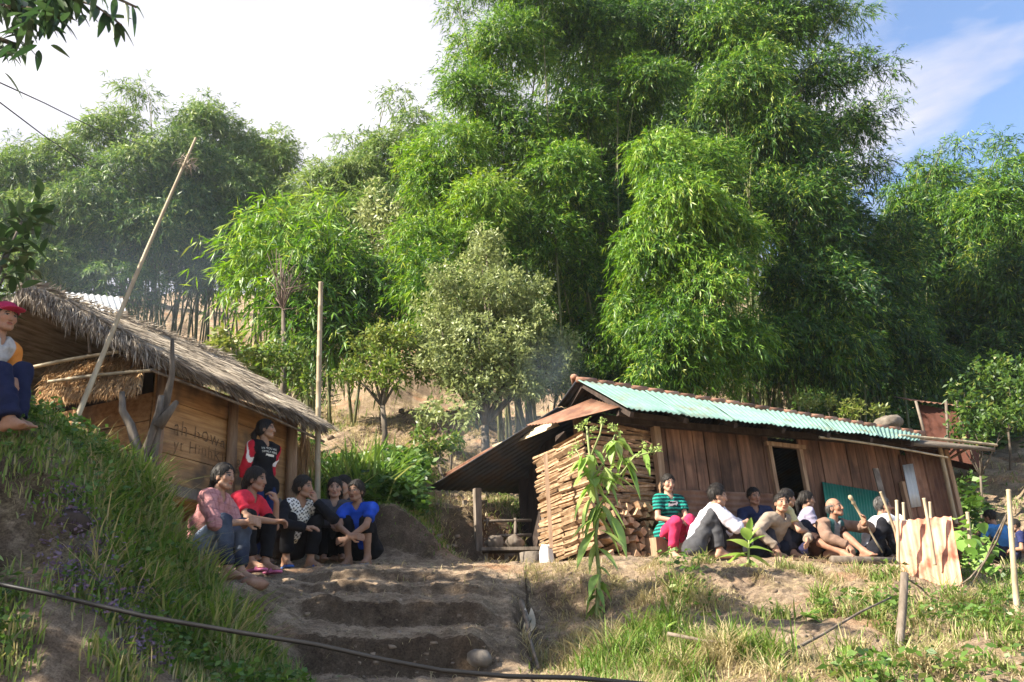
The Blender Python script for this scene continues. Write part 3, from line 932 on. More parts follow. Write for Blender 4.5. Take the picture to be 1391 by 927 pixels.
def scatter(px0, px1, Y0, Y1, n, keep=None):
    """points on the ground whose azimuth lies in the photo columns px0..px1"""
    u0, u1 = (px0 - PW / 2) / FPX, (px1 - PW / 2) / FPX
    Y = Y0 + (Y1 - Y0) * rng.random(n)
    u = u0 + (u1 - u0) * rng.random(n)
    X = u * Y * 1.02
    if keep is not None:
        k = keep(X, Y, u * FPX + PW / 2)
        X, Y = X[k], Y[k]
    return np.stack([X, Y, ground(X, Y) - 0.01], 1)


def patchy(sc, th, seed):
    return lambda X, Y, px: fbm(X * sc, Y * sc, 0, seed, 3) > th


# ------------------------------------------------------------------ materials of the houses
M_PLANK_OLD = pm('weathered_plank', [(0.05, 0.027, 0.018), (0.125, 0.064, 0.04), (0.21, 0.115, 0.072)], (16, 16, 1.6), 0.75, 0.35, tone=0.6, stain=((0.035, 0.022, 0.018), 2.2, 0.52, 0.72))
M_PLANK_HUT = pm('hut_plank', [(0.20, 0.105, 0.045), (0.34, 0.19, 0.085), (0.46, 0.28, 0.13)], (1.8, 14, 22), 0.75, 0.35, tone=0.4, stain=((0.11, 0.075, 0.05), 2.6, 0.5, 0.68))
M_POST = pm('post_wood', [(0.13, 0.075, 0.045), (0.25, 0.16, 0.10), (0.36, 0.25, 0.16)], (18, 18, 2.2), 0.8, 0.4, tone=0.35)
M_DARKWOOD = pm('soot_and_shade_wood', [(0.018, 0.013, 0.011), (0.045, 0.032, 0.026), (0.07, 0.05, 0.04)], (10, 10, 3), 0.85, 0.3, tone=0.3)
M_GREYWOOD = pm('grey_wood', [(0.066, 0.052, 0.04), (0.135, 0.108, 0.084), (0.225, 0.187, 0.15)], (14, 14, 3), 0.85, 0.5, tone=0.3)
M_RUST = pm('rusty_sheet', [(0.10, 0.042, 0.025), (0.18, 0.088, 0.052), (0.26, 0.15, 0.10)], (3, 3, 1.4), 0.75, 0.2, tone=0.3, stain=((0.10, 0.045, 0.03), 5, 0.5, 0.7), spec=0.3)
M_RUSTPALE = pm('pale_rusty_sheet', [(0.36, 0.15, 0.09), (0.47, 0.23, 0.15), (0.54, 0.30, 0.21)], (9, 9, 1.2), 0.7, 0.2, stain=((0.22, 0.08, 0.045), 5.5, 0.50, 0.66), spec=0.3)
M_ROOFGREEN = pm('green_roof_sheet', [(0.125, 0.23, 0.195), (0.165, 0.28, 0.24), (0.21, 0.33, 0.285)], (2.0, 6, 2.0), 0.5, 0.06, tone=.22, stain=((0.15, 0.15, 0.11), 3.2, 0.53, 0.72), spec=0.4)
M_GREENPANEL = pm('green_panel', [(0.012, 0.11, 0.075), (0.02, 0.15, 0.10), (0.035, 0.19, 0.13)], (3, 3, 1), 0.5, 0.1, stain=((0.10, 0.16, 0.10), 8, 0.6, 0.75), spec=0.4)
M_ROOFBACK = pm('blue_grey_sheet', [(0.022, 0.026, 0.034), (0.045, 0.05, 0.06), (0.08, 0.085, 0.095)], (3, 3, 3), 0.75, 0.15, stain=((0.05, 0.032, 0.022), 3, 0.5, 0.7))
M_TILE = pm('ridge_tile_clay', [(0.13, 0.065, 0.045), (0.25, 0.13, 0.085), (0.33, 0.20, 0.14)], (7, 7, 7), 0.85, 0.3, tone=0.4)
M_CREAM = pm('cream_sheet', [(0.42, 0.33, 0.20), (0.55, 0.45, 0.29)], (4, 4, 4), 0.6, 0.15)
M_BAMPOLE = pm('dry_bamboo', [(0.20, 0.155, 0.095), (0.31, 0.25, 0.165), (0.40, 0.34, 0.24)], (9, 9, 2.5), 0.6, 0.2, tone=0.25, stain=((0.25, 0.19, 0.12), 5, 0.55, 0.75))
M_THATCH = leaf_mat('thatch_straw', [(0.09, 0.075, 0.06), (0.22, 0.185, 0.15), (0.36, 0.31, 0.25), (0.48, 0.42, 0.34)], 0.08, rough=0.85, spec=0.1)
M_THATCHWARM = leaf_mat('thatch_skirt_straw', [(0.20, 0.12, 0.06), (0.38, 0.24, 0.12), (0.52, 0.36, 0.20)], 0.1, rough=0.85, spec=0.1)
M_THATCHCORE = pm('thatch_core', [(0.06, 0.048, 0.036), (0.14, 0.115, 0.09), (0.22, 0.185, 0.15)], (3, 25, 25), 0.95, 0.8, dist=0.04)
M_CHARCOAL = pm('charcoal_writing', [(0.06, 0.038, 0.025), (0.24, 0.14, 0.075)], (38, 38, 38), 0.95, 0)
M_SPLIT = pm('split_firewood', [(0.14, 0.08, 0.042), (0.26, 0.165, 0.095), (0.38, 0.265, 0.165)], (12, 12, 12), 0.8, 0.3, tone=0.5)
M_SPLIT2 = pm('shaded_firewood', [(0.13, 0.075, 0.045), (0.25, 0.155, 0.09), (0.38, 0.25, 0.155)], (12, 12, 12), 0.85, 0.3, tone=0.5)  # darker copy of split wood, puts the stack front's shade into colour
M_STONE = pm('stone', [(0.075, 0.062, 0.05), (0.15, 0.125, 0.10), (0.23, 0.195, 0.16)], (5, 5, 5), 0.9, 0.6, tone=0.3, dist=0.04)
M_CABLE = pm('black_cable', [(0.006, 0.006, 0.007), (0.012, 0.012, 0.013)], (10, 10, 10), 0.5, 0.0)
M_ZINC = pm('zinc_sheet', [(0.30, 0.32, 0.34), (0.46, 0.47, 0.48)], (2, 6, 2), 0.5, 0.1, metallic=0.3)
M_PLANTSTEM = pm('plant_stem', [(0.16, 0.20, 0.07), (0.28, 0.31, 0.13)], (8, 8, 8), 0.7, 0.1)


def corr(mb, p00, p10, p01, p11, pitch=0.076, amp=0.009, nv=3, tone=0.5, thick=0.003, along_u=True, wav=0.0):
    """corrugated sheet between four corners: waves run across u (p00->p10), ribs along v"""
    p00, p10, p01, p11 = [np.asarray(p, float) for p in (p00, p10, p01, p11)]
    Lu = (np.linalg.norm(p10 - p00) + np.linalg.norm(p11 - p01)) / 2
    nn = nrm(np.cross(p10 - p00, p01 - p00))
    k = max(2, int(round(Lu / pitch)))

    def fn(u, v):
        q = (p00 * (1 - u) + p10 * u) * (1 - v) + (p01 * (1 - u) + p11 * u) * v
        return q + nn * (amp * math.sin(2 * PI * k * u) + (wav * vnoise(u * 6, v * 2, 0, 77) if wav else 0))
    grid_sheet(mb, fn, k * 6, nv, tone, thick)


def knotted(mb, p, q, r0, r1, n=9, bend=0.02, tone=0.5, seg=0.28, sides=8):
    """bamboo pole with node rings"""
    p, q = np.asarray(p, float), np.asarray(q, float)
    Lg = np.linalg.norm(q - p)
    k = max(2, int(Lg / seg))
    path, rad = [], []
    sd = nrm(np.cross(q - p, (0.3, 0.9, 0.2)))
    for i in range(k + 1):
        t = i / k
        for dt, f in ((-0.012, 1.0), (0, 1.13), (0.012, 1.0)):
            tt = t + dt / Lg
            if 0 <= tt <= 1:
                path.append(p + (q - p) * tt + sd * bend * math.sin(PI * tt) * Lg)
                rad.append((r0 * (1 - tt) + r1 * tt) * f)
    mb.tube(path, rad, sides, tone)


def straw(n, fn, dirv, L, W, tone, jit=0.12):
    """straws laid on a slope: fn(u, v) gives the point, dirv the down-slope direction"""
    u, v = rng.random(n), rng.random(n)
    O = fn(u, v)
    D = np.asarray(dirv) + rng.normal(size=(n, 3)) * jit
    return leaf_arrays(O, D, L * (0.6 + 0.8 * rng.random(n)), W, np.clip(tone + 0.22 * rng.normal(size=n), 0, 1), 0.06, 0.3)


# ------------------------------------------------------------------ the thatched hut on the left
HF = Frame(P(205, 650, 8.0), 67.2)
HUT_OBJ = thing('thatched_hut', 'small plank hut on stilts under a grey thatched roof with charcoal writing on its wall', 'hut', HF.o, HF.th)


def make_hut():
    t = HUT_OBJ
    Lx = 2.05
    eN, eF = HF.xz(-0.42, 215, 480), HF.xz(-0.42, 441, 577)
    rN, rF = HF.xz(1.2, 33, 388), HF.xz(1.2, 306, 488)
    wall_top = 1.04
    mb = MB()
    z, k = 0.0, 0
    hs = [0.27, 0.25, 0.27, 0.27]
    for h in hs:                                        # front wall boards
        mb.box((Lx / 2 - 0.02, 0.02, z + h / 2), (Lx + 0.02, 0.03, h - 0.008), 0, random.uniform(0.35, 0.7), 0.004)
        z += h
    z = 0.0
    for h in (0.3, 0.26, 0.28):                         # gable boards, back and far walls
        mb.box((-0.02, 1.25, z + h / 2), (0.03, 2.4, h - 0.008), 0, random.uniform(0.2, 0.45), 0.003)
        mb.box((Lx + 0.02, 1.25, z + h / 2), (0.03, 2.4, h - 0.008), 0, 0.4)
        mb.box((Lx / 2, 2.48, z + h / 2), (Lx, 0.03, h - 0.008), 0, 0.4)
        z += h
    wl = mb.build('wall', M_PLANK_HUT, t)
    mb = MB()
    mb.box((Lx / 2, 1.25, -0.03), (Lx + 0.12, 2.6, 0.05), 0, 0.4)
    mb.build('floor', M_PLANK_HUT, t)
    mb = MB()
    mb.beam((-0.15, -0.05, -0.09), (Lx + 0.12, -0.05, -0.09), 0.1, 0.1)
    mb.build('floor_beam', M_GREYWOOD, t)
    for x, r in ((-0.03, 0.05), (0.98, 0.055), (Lx - 0.07, 0.065), (Lx + 0.14, 0.035)):
        mb = MB()
        g = HF.gz(x, -0.05)
        mb.tube([(x, -0.055, g - 0.1), (x + 0.01, -0.06, 0.4), (x, -0.055, wall_top + 0.06)], [r * 1.1, r, r * .9], 9)
        mb.build('post', M_POST, t)
    for x, y in ((0.1, 1.2), (Lx - 0.1, 1.2), (0.1, 2.4), (Lx - 0.1, 2.4)):
        mb = MB()
        mb.tube([(x, y, HF.gz(x, y) - 0.1), (x, y, 0)], 0.07, 8)
        mb.build('stilt', M_GREYWOOD, t)
    # roof: slab with straw on top, a fringe at eave and verge
    mid = lambda a, b, s: a * (1 - s) + b * s
    bN, bF = rN + np.array([0.1, 1.6, -1.15]), rF + np.array([-0.1, 1.6, -1.15])
    mb = MB()
    up = np.array([0, 0, 1.0])

    def slope(A, B, C, D, th):
        def fn(u, v):
            q = mid(mid(A, B, u), mid(C, D, u), v)
            return q + up * (0.035 * float(vnoise(u * 9, v * 6, 1.0, 3)) + 0.02 * math.sin(PI * v))
        grid_sheet(mb, fn, 44, 14, 0.5, th * .7)
        return fn
    front = slope(eN, eF, rN, rF, 0.10)
    back = slope(rN, rF, bN, bF, 0.10)
    roof = mb.build('roof', M_THATCHCORE, t)
    v = lambda A, B, C, D: (lambda uu, vv: (A * (1 - uu[:, None]) + B * uu[:, None]) * (1 - vv[:, None]) + (C * (1 - uu[:, None]) + D * uu[:, None]) * vv[:, None] + up * (0.012 + 0.03 * rng.random(len(uu))[:, None] + 0.035 * vnoise(uu * 9, vv * 6, 1.0, 3)[:, None]))
    dn = nrm(eN - rN)
    parts = [straw(15000, v(eN, eF, rN, rF), dn + np.array([0, 0, .03]), 0.26, 0.010, 0.50, 0.06),
             straw(3500, v(rN, rF, bN, bF), nrm(bN - rN) + np.array([0, 0, .06]), 0.28, 0.014, 0.5, 0.1)]
    # fringes
    n = 2600
    u = rng.random(n)
    O = eN + (eF - eN) * u[:, None] + up * (-0.08 * rng.random(n)[:, None] + 0.02) + rng.normal(size=(n, 3)) * 0.02
    parts.append(leaf_arrays(O, dn + np.array([0, 0, -.35]) + rng.normal(size=(n, 3)) * 0.22, 0.06 + 0.09 * rng.random(n) ** 1.5, 0.009, np.clip(0.45 + .2 * rng.normal(size=n), 0, 1), 0.2))
    for A, B, m_, ou in ((eN, rN, 1900, -1), (eF, rF, 1800, 1), (rN, bN, 1200, -1)):
        u = rng.random(m_) ** 0.8
        O = A + (B - A) * u[:, None] + up * (-0.12 * rng.random(m_)[:, None] + 0.03) + rng.normal(size=(m_, 3)) * 0.02
        D = np.array([0.22 * ou, 0, -0.45]) + dn * 0.6 + rng.normal(size=(m_, 3)) * 0.25
        parts.append(leaf_arrays(O, D, 0.05 + (0.15 if ou < 0 else .10) * rng.random(m_) ** 2.5, 0.009, np.clip(0.5 + .2 * rng.normal(size=m_), 0, 1), 0.35))
    u = rng.random(1500)                                # ridge tuft
    O = rN + (rF - rN) * u[:, None] + up * 0.03
    parts.append(leaf_arrays(O, dn * np.where(rng.random((1500, 1)) < .5, 1, -1) * np.array([1, 1, -0.2]) + rng.normal(size=(1500, 3)) * 0.3, 0.18, 0.011, np.clip(.5 + .2 * rng.normal(size=1500), 0, 1), 0.3))
    leaf_obj('straw', parts, M_THATCH, roof)
    # gable end: a dark sheet painting the shade of its open inside, poles, a lower skirt of thatch
    mb = MB()
    mb.box((0.35, 1.2, 1.0), (0.02, 1.5, 0.7), 0, 0.3)
    mb.build('gable_shade', M_DARKWOOD, t)
    sA, sB = HF.yz(-0.06, 196, 480), HF.yz(-0.06, 66, 497)
    sC, sD = HF.yz(-0.52, 188, 528), HF.yz(-0.52, 50, 545)
    mb = MB()
    grid_sheet(mb, lambda a, b: mid(mid(sA, sB, a), mid(sC, sD, a), b) + up * 0.02 * float(vnoise(a * 8, b * 4, 0, 8)), 24, 8, 0.5, 0.06)
    sk = mb.build('thatch_skirt', M_THATCHCORE, t)
    ds = nrm(sC - sA)
    vv = lambda uu, w: (sA + (sB - sA) * uu[:, None]) * (1 - w[:, None]) + (sC + (sD - sC) * uu[:, None]) * w[:, None] + up * (0.015 + 0.025 * rng.random(len(uu))[:, None])
    leaf_obj('straw', [straw(3800, vv, ds, 0.16, 0.010, 0.55, 0.16),
                       leaf_arrays(sC + (sD - sC) * rng.random((900, 1)) + rng.normal(size=(900, 3)) * 0.015, ds + np.array([0, 0, -.3]) + rng.normal(size=(900, 3)) * .2, .08, .009, np.clip(.5 + .2 * rng.normal(size=900), 0, 1), .2)], M_THATCHWARM, sk)
    for (a, b, r) in (((40, 500), (162, 478), 0.018), ((66, 519), (212, 503), 0.016)):
        mb = MB()
        p, q = HF.yz(-0.5, *a), HF.yz(-0.35, *b)
        knotted(mb, p, q, r, r, bend=0.01)
        mb.build('roof_pole', M_BAMPOLE, t)
    for (a, b, r) in (((30, 400), (216, 500), 0.02), ((120, 440), (122, 480), 0.016), ((205, 500), (440, 598), 0.014)):
        mb = MB()
        if a[0] == 205:
            p, q = HF.xz(-0.40, *a), HF.xz(-0.40, *b)
            p[2] -= 0.02; q[2] -= 0.02
        else:
            p, q = HF.yz(-0.42, *a), HF.yz(-0.42, *b)
        knotted(mb, p, q, r, r, bend=0.01)
        mb.build('rafter', M_GREYWOOD, t)
    # straw bundle and slats behind the far corner
    n = 500
    c = HF.xz(-0.05, 405, 615)
    O = c + rng.normal(size=(n, 3)) * np.array([0.05, 0.06, 0.10]) + np.array([0.1, 0, 0.1])
    leaf_obj('hanging_straw', [leaf_arrays(O, np.array([0, 0, -1.0]) + rng.normal(size=(n, 3)) * .15, .28, .008, np.clip(.4 + .2 * rng.normal(size=n), 0, 1), .1)], M_THATCHWARM, t)
    # charcoal writing
    for txt, px, py, size in (('ah howa.', 236, 577, 0.20), ('yt HinhKhNg', 236, 600, 0.165)):
        cu = bpy.data.curves.new('writing', 'FONT')
        cu.body = txt
        cu.size = size
        cu.offset = -0.0025
        cu.space_character = 1.15
        to = bpy.data.objects.new('writing', cu)
        COL.objects.link(to)
        me = bpy.data.meshes.new_from_object(to.evaluated_get(bpy.context.evaluated_depsgraph_get()))
        bpy.data.objects.remove(to)
        p = HF.xz(0, px, py)
        co = np.empty(len(me.vertices) * 3, np.float32)
        me.vertices.foreach_get('co', co)
        co = co.reshape(-1, 3)
        wx = co[:, 0] * 0.95
        out = np.stack([p[0] + wx, np.full(len(co), -0.0005) - 0.002 + 0 * wx, p[2] - size * 0.35 + co[:, 1] * (1 + .25 * vnoise(wx * 9, 0 * wx, 0, 15)) + 0.03 * vnoise(wx * 5.5, 0 * wx, 0, 5) + 0.008 * vnoise(wx * 40, co[:, 1] * 40, 0, 6)], 1).astype(np.float32)
        me.vertices.foreach_set('co', out.ravel())
        wr = link_mesh('writing', me, M_CHARCOAL, t)
        wr['label'] = 'rough charcoal lettering on the planks'


make_hut()


# ------------------------------------------------------------------ the long plank house on the right
W0 = P(806, 760, 10.2)
W0[2] = 2.80
BF = Frame(W0, 26.0)
HOUSE = thing('plank_house', 'low brown plank house with a green corrugated roof and a dark open doorway', 'house', BF.o, BF.th)


def make_house():
    t = HOUSE
    VX = 0.24
    eL, eR = BF.xz(-0.6, 850, 556), BF.xz(-0.6, 1248, 599)
    rL = BF.yz(VX, 783, 516)
    RX = BF.xz(rL[1], 1252, 590)
    rR = RX
    ry = rL[1]
    # roof sheets
    mb = MB()
    ns = 6
    for i in range(ns):
        a, c = i / ns, (i + 1.03) / ns if i < ns - 1 else 1.0
        lift = np.array([0, 0, 0.006 * (i % 2) + random.uniform(0, .004)])
        over = np.array([0, -random.uniform(0, .05), -random.uniform(0, .015)])
        corr(mb, eL + (eR - eL) * a + lift + over, eL + (eR - eL) * c + lift + over, rL + (rR - rL) * a + lift, rL + (rR - rL) * c + lift, 0.08, 0.009, 6, random.choice((.4, .5, .6)), 0.004, wav=0.010)
    mb.build('front_roof', M_ROOFGREEN, t)
    kL = BF.yz(VX - 0.05, 757, 552)
    kR = np.array([rR[0], kL[1], rR[2] + kL[2] - rL[2]])
    bL = BF.yz(-1.15, 577, 664)
    bR = np.array([5.6, bL[1] + 0.2, bL[2] - 0.1])
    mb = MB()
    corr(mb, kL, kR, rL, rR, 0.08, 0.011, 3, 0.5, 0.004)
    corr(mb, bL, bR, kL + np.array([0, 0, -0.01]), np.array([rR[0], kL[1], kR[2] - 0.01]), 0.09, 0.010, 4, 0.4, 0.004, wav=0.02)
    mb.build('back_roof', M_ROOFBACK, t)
    # verge sheets seen from below on the gable side
    def world_quad(pts):
        return [BF.l(P(*q)) for q in pts]
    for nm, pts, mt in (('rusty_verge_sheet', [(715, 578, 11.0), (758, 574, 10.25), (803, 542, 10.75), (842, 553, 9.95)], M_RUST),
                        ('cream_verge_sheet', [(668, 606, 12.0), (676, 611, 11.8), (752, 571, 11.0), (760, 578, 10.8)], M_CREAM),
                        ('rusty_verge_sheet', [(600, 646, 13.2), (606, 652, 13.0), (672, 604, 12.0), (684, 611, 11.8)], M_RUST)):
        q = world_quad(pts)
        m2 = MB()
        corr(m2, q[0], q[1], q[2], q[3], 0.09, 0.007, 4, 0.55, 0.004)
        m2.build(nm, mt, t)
    # ridge tiles
    mb = MB()
    n = 24
    for i in range(n):
        a = rL + (rR - rL) * (i / n)
        b_ = rL + (rR - rL) * ((i + 1.12) / n)
        h = 0.035 + random.uniform(-0.008, 0.008)
        mb.tube([a + (0, 0, h * 0.1), b_ + (0, 0, h * 0.3)], [0.036, 0.052], 9, random.random())
    a = rL + np.array([-0.02, 0.02, 0.03])
    mb.tube([a + (0, 0, .0), a + (0.02, 0.03, 0.03), a + (0.05, 0.1, -0.06)], [0.04, 0.05, 0.03], 8, .8)
    mb.build('ridge_tiles', M_TILE, t).name = 'ridge'
    # walls
    zt = lambda x: 1.62 + 0.0 * x
    xL, xd0, xd1, xg, xR = 1.02, 2.80, 3.30, 4.62, 6.0
    mb = MB()
    x = xL
    while x < xd0 - 0.02:                               # upper upright boards
        w = random.uniform(0.15, 0.23)
        w = min(w, xd0 - x)
        tone = random.choice((0.2, 0.3, 0.45, 0.75, 0.85, 0.6))
        mb.box((x + w / 2, random.uniform(-.008, .008), 1.27), (w - 0.012, 0.022, 0.86 + random.uniform(-.03, .01)), 0, tone, 0.003)
        x += w
    x = xd1
    while x < xg + 0.5:
        w = random.uniform(0.17, 0.26)
        mb.box((x + w / 2, random.uniform(-.008, .008), 0.8 + 0.03), (w - 0.012, 0.022, 1.72), 0, random.choice((0.3, 0.4, 0.5, 0.7)), 0.003)
        x += w
    for xx in np.arange(0.1, 3.4, 0.23):                # gable side, inner and back boards
        mb.box((xL, 0.05 + xx * 0.6, 0.85), (0.022, 0.132, 1.9), 0, 0.3)
    for xx in np.arange(xL, xR, 0.24):
        mb.box((xx + 0.12, 2.05, 0.86), (0.235, 0.022, 1.98), 0, 0.2)
    mb.build('wall', M_PLANK_OLD, t)
    mb = MB()
    mb.box(((xL + xR) / 2, 1.0, -0.02), (xR - xL, 2.1, 0.05), 0, .3)
    mb.build('floor', M_DARKWOOD, t)
    mb = MB()                                            # rusty sheet, ribs level, below the boards
    corr(mb, (xL + .05, -0.02, -0.08), (xL + .05, -0.025, 0.86), (xd0 - 0.08, -0.02, -0.08), (xd0 - 0.08, -0.025, 0.86), 0.075, 0.008, 14, 0.45, 0.003, wav=0.006)
    mb.build('rusty_wall_sheet', M_RUST, t)
    mb = MB()
    for (a, b_, z0, z1, tn) in ((xg + 0.5, 5.28, -0.1, 1.5, .5), (5.26, 5.62, -0.1, 1.6, .75), (5.6, xR, -0.1, 1.62, .2)):
        corr(mb, (a, -0.03, z0), (b_, -0.03, z0), (a, -0.03, z1), (b_, -0.03, z1), 0.085, 0.012, 3, tn, 0.003)
    for y0, y1 in ((0, 1.0), (1.0, 2.05)):
        corr(mb, (xR, y0, -0.1), (xR, y1, -0.1), (xR, y0, 1.65), (xR, y1, 1.65), 0.085, 0.012, 3, .3, 0.003)
    mb.build('corrugated_wall', M_RUST, t)
    mb = MB()
    q0, q1, q2, q3 = BF.xz(-0.055, 1226, 632), BF.xz(-0.055, 1240, 630), BF.xz(-0.055, 1238, 690), BF.xz(-0.055, 1252, 688)
    corr(mb, q2, q3, q0, q1, 0.08, 0.008, 3, .5, 0.003)
    mb.build('pale_patch_sheet', M_ZINC, t)
    # posts, door frame
    for x, y, r, ztop in ((xL - 0.02, -0.06, 0.045, 1.68), (xR + 0.02, -0.08, 0.04, 1.6), (xg + .42, -0.06, 0.03, 1.1), (VX + .03, 0.55, 0.05, 1.95)):
        mb = MB()
        g = BF.gz(x, y)
        mb.beam((x + random.uniform(-.02, .02), y, g - 0.1), (x, y, ztop), r * 2, r * 2, (0, 1, 0), random.uniform(.4, .7))
        mb.build('post', M_POST, t)
    for a, b_ in (((xd0 + .01, -0.03, -0.1), (xd0 - 0.02, -0.03, 1.5)), ((xd1 + .02, -0.03, -0.1), (xd1, -0.03, 1.5)), ((xd0 - .08, -0.04, 1.52), (xd1 + .08, -0.04, 1.50))):
        mb = MB()
        mb.beam(a, b_, 0.055, 0.055, (0, 1, 0), .6)
        mb.build('door_frame', M_POST, t)
    mb = MB()
    mb.beam((VX, -0.08, 1.66), (xR + .1, -0.08, 1.64), 0.08, 0.08, tone=.3)
    mb.beam((VX + .05, -0.35, 1.66), (xL + .3, -0.3, 1.64), 0.06, 0.06, tone=.3)
    mb.build('wall_plate', M_DARKWOOD, t)
    for x in np.linspace(VX + .1, eR[0] - 0.1, 7):
        mb = MB()
        s = (x - eL[0]) / (eR[0] - eL[0])
        e = eL + (eR - eL) * s; r_ = rL + (rR - rL) * s
        mb.beam((x, e[1] + 0.03, e[2] - 0.05), (x, r_[1], r_[2] - 0.06), 0.05, 0.06, tone=.4)
        mb.beam((x, r_[1], r_[2] - 0.06), (x, kL[1], r_[2] + kL[2] - rL[2] - 0.06), 0.05, 0.05, tone=.4)
        mb.build('rafter', M_DARKWOOD, t)
    # the open kitchen at the back: posts and sooty boards
    for px, pt, Y, r in ((650, 664, 11.4, 0.05), (633, 680, 11.6, 0.03), (726, 640, 12.2, 0.07), (742, 640, 11.6, 0.05)):
        mb = MB()
        g = on_ground(px, Y, -0.1)
        top = P(px - 2, pt, Y)
        mb.beam(BF.l(g), BF.l(top), r * 1.7, r * 1.7, (0, 1, 0), .6)
        mb.build('kitchen_post', M_GREYWOOD if r < 0.06 else M_DARKWOOD, t)
    mb = MB()
    for i in range(8):
        mb.box((VX + 0.0 + i * 0.2, kL[1] + 1.2, 0.9), (0.19, 0.025, 1.75), 0, .3)
    for i in range(4):
        mb.box((VX + 0.02, kL[1] + 0.1 + i * 0.28, 0.9), (0.025, 0.26, 1.75), 0, .3)
    mb.build('kitchen_wall', M_DARKWOOD, t)
    # lean-to thatch and pole at the right end
    a, b_ = BF.l(P(1222, 592, 12.0)), BF.l(P(1354, 605, 12.6))
    mb = MB(); knotted(mb, a, b_, 0.022, 0.02, bend=0.004)
    mb.build('eave_pole', M_BAMPOLE, t)
    mb = MB()
    q = [BF.l(P(*c)) for c in ((1225, 600, 11.9), (1352, 609, 12.5), (1240, 596, 13.6), (1330, 606, 14.2))]
    grid_sheet(mb, lambda u, v: (q[0] * (1 - u) + q[1] * u) * (1 - v) + (q[2] * (1 - u) + q[3] * u) * v, 12, 6, .4, 0.05)
    mb.build('side_roof', M_THATCHCORE, t)
    for a, b_ in (((1262, 640), (1320, 606)), ((1285, 622), (1300, 608))):
        mb = MB()
        mb.tube([BF.l(P(*a, 12.9)), BF.l(P(*b_, 12.8))], 0.018, 6)
        mb.build('brace', M_GREYWOOD, t)
    mb = MB()
    knotted(mb, BF.l(P(1276, 606, 12.55)), BF.l(P(1299, 712, 12.6)), 0.03, 0.03, bend=0)
    mb.build('corner_pole', M_BAMPOLE, t)


make_house()
mb = MB()
knotted(mb, P(1113, 594, 11.15), P(1200, 606, 11.6), 0.016, 0.016, bend=0.005)
knotted(mb, P(1200, 606, 11.6), P(1287, 622, 12.1), 0.016, 0.014, bend=0.004)
tag(mb.build('hanging_pole', M_BAMPOLE), 'thin bamboo pole hung level under the green eave', 'pole')

# green sheet, leaning plank
mb = MB()
gq = [BF.l(P(*c)) for c in ((1128, 735, 11.45), (1200, 742, 11.9), (1117, 655, 11.75), (1193, 668, 12.15))]
o = thing('green_sheet', 'dark green ribbed metal sheet leaning on the plank wall right of the doorway', 'metal sheet', BF.w(*gq[0]))
off = BF.w(*gq[0])
wq = [BF.w(*c) - off for c in gq]
wq[0][2] -= 0.12; wq[1][2] -= 0.12
corr(mb, wq[0], wq[1], wq[2], wq[3], 0.05, 0.006, 3, .5, 0.003)
mb.build('sheet', M_GREENPANEL, o)
mb = MB()
mb.beam(P(1189, 637, 11.8), P(1224, 770, 11.3), 0.075, 0.03, (0, 1, 0.1), .8)
tag(mb.build('leaning_plank', M_GREYWOOD), 'grey plank leaning on the wall beside the dark green sheet', 'plank')


# ------------------------------------------------------------------ firewood stacked at the left end of the house
def stick_mesh(i, L, w, mat=None):
    mb = MB()
    k = random.choice((3, 4, 4, 5))
    path = [(-L / 2, 0, 0), (-L / 6, random.uniform(-.006, .006), random.uniform(-.006, .006)), (L / 5, random.uniform(-.006, .006), 0), (L / 2, 0, 0)]
    mb.tube(path, [w * random.uniform(.42, .6) for _ in path], k, random.random(), wob=0.12)
    for j in range(len(mb.s)): mb.s[j] = False
    me = bpy.data.meshes.new('firewood')
    me.from_pydata(mb.v, [], mb.f)
    a = me.attributes.new('tone', 'FLOAT', 'FACE')
    a.data.foreach_set('value', [random.uniform(.25, .9)] * len(mb.f))
    me.materials.append(mat or M_SPLIT)
    return me


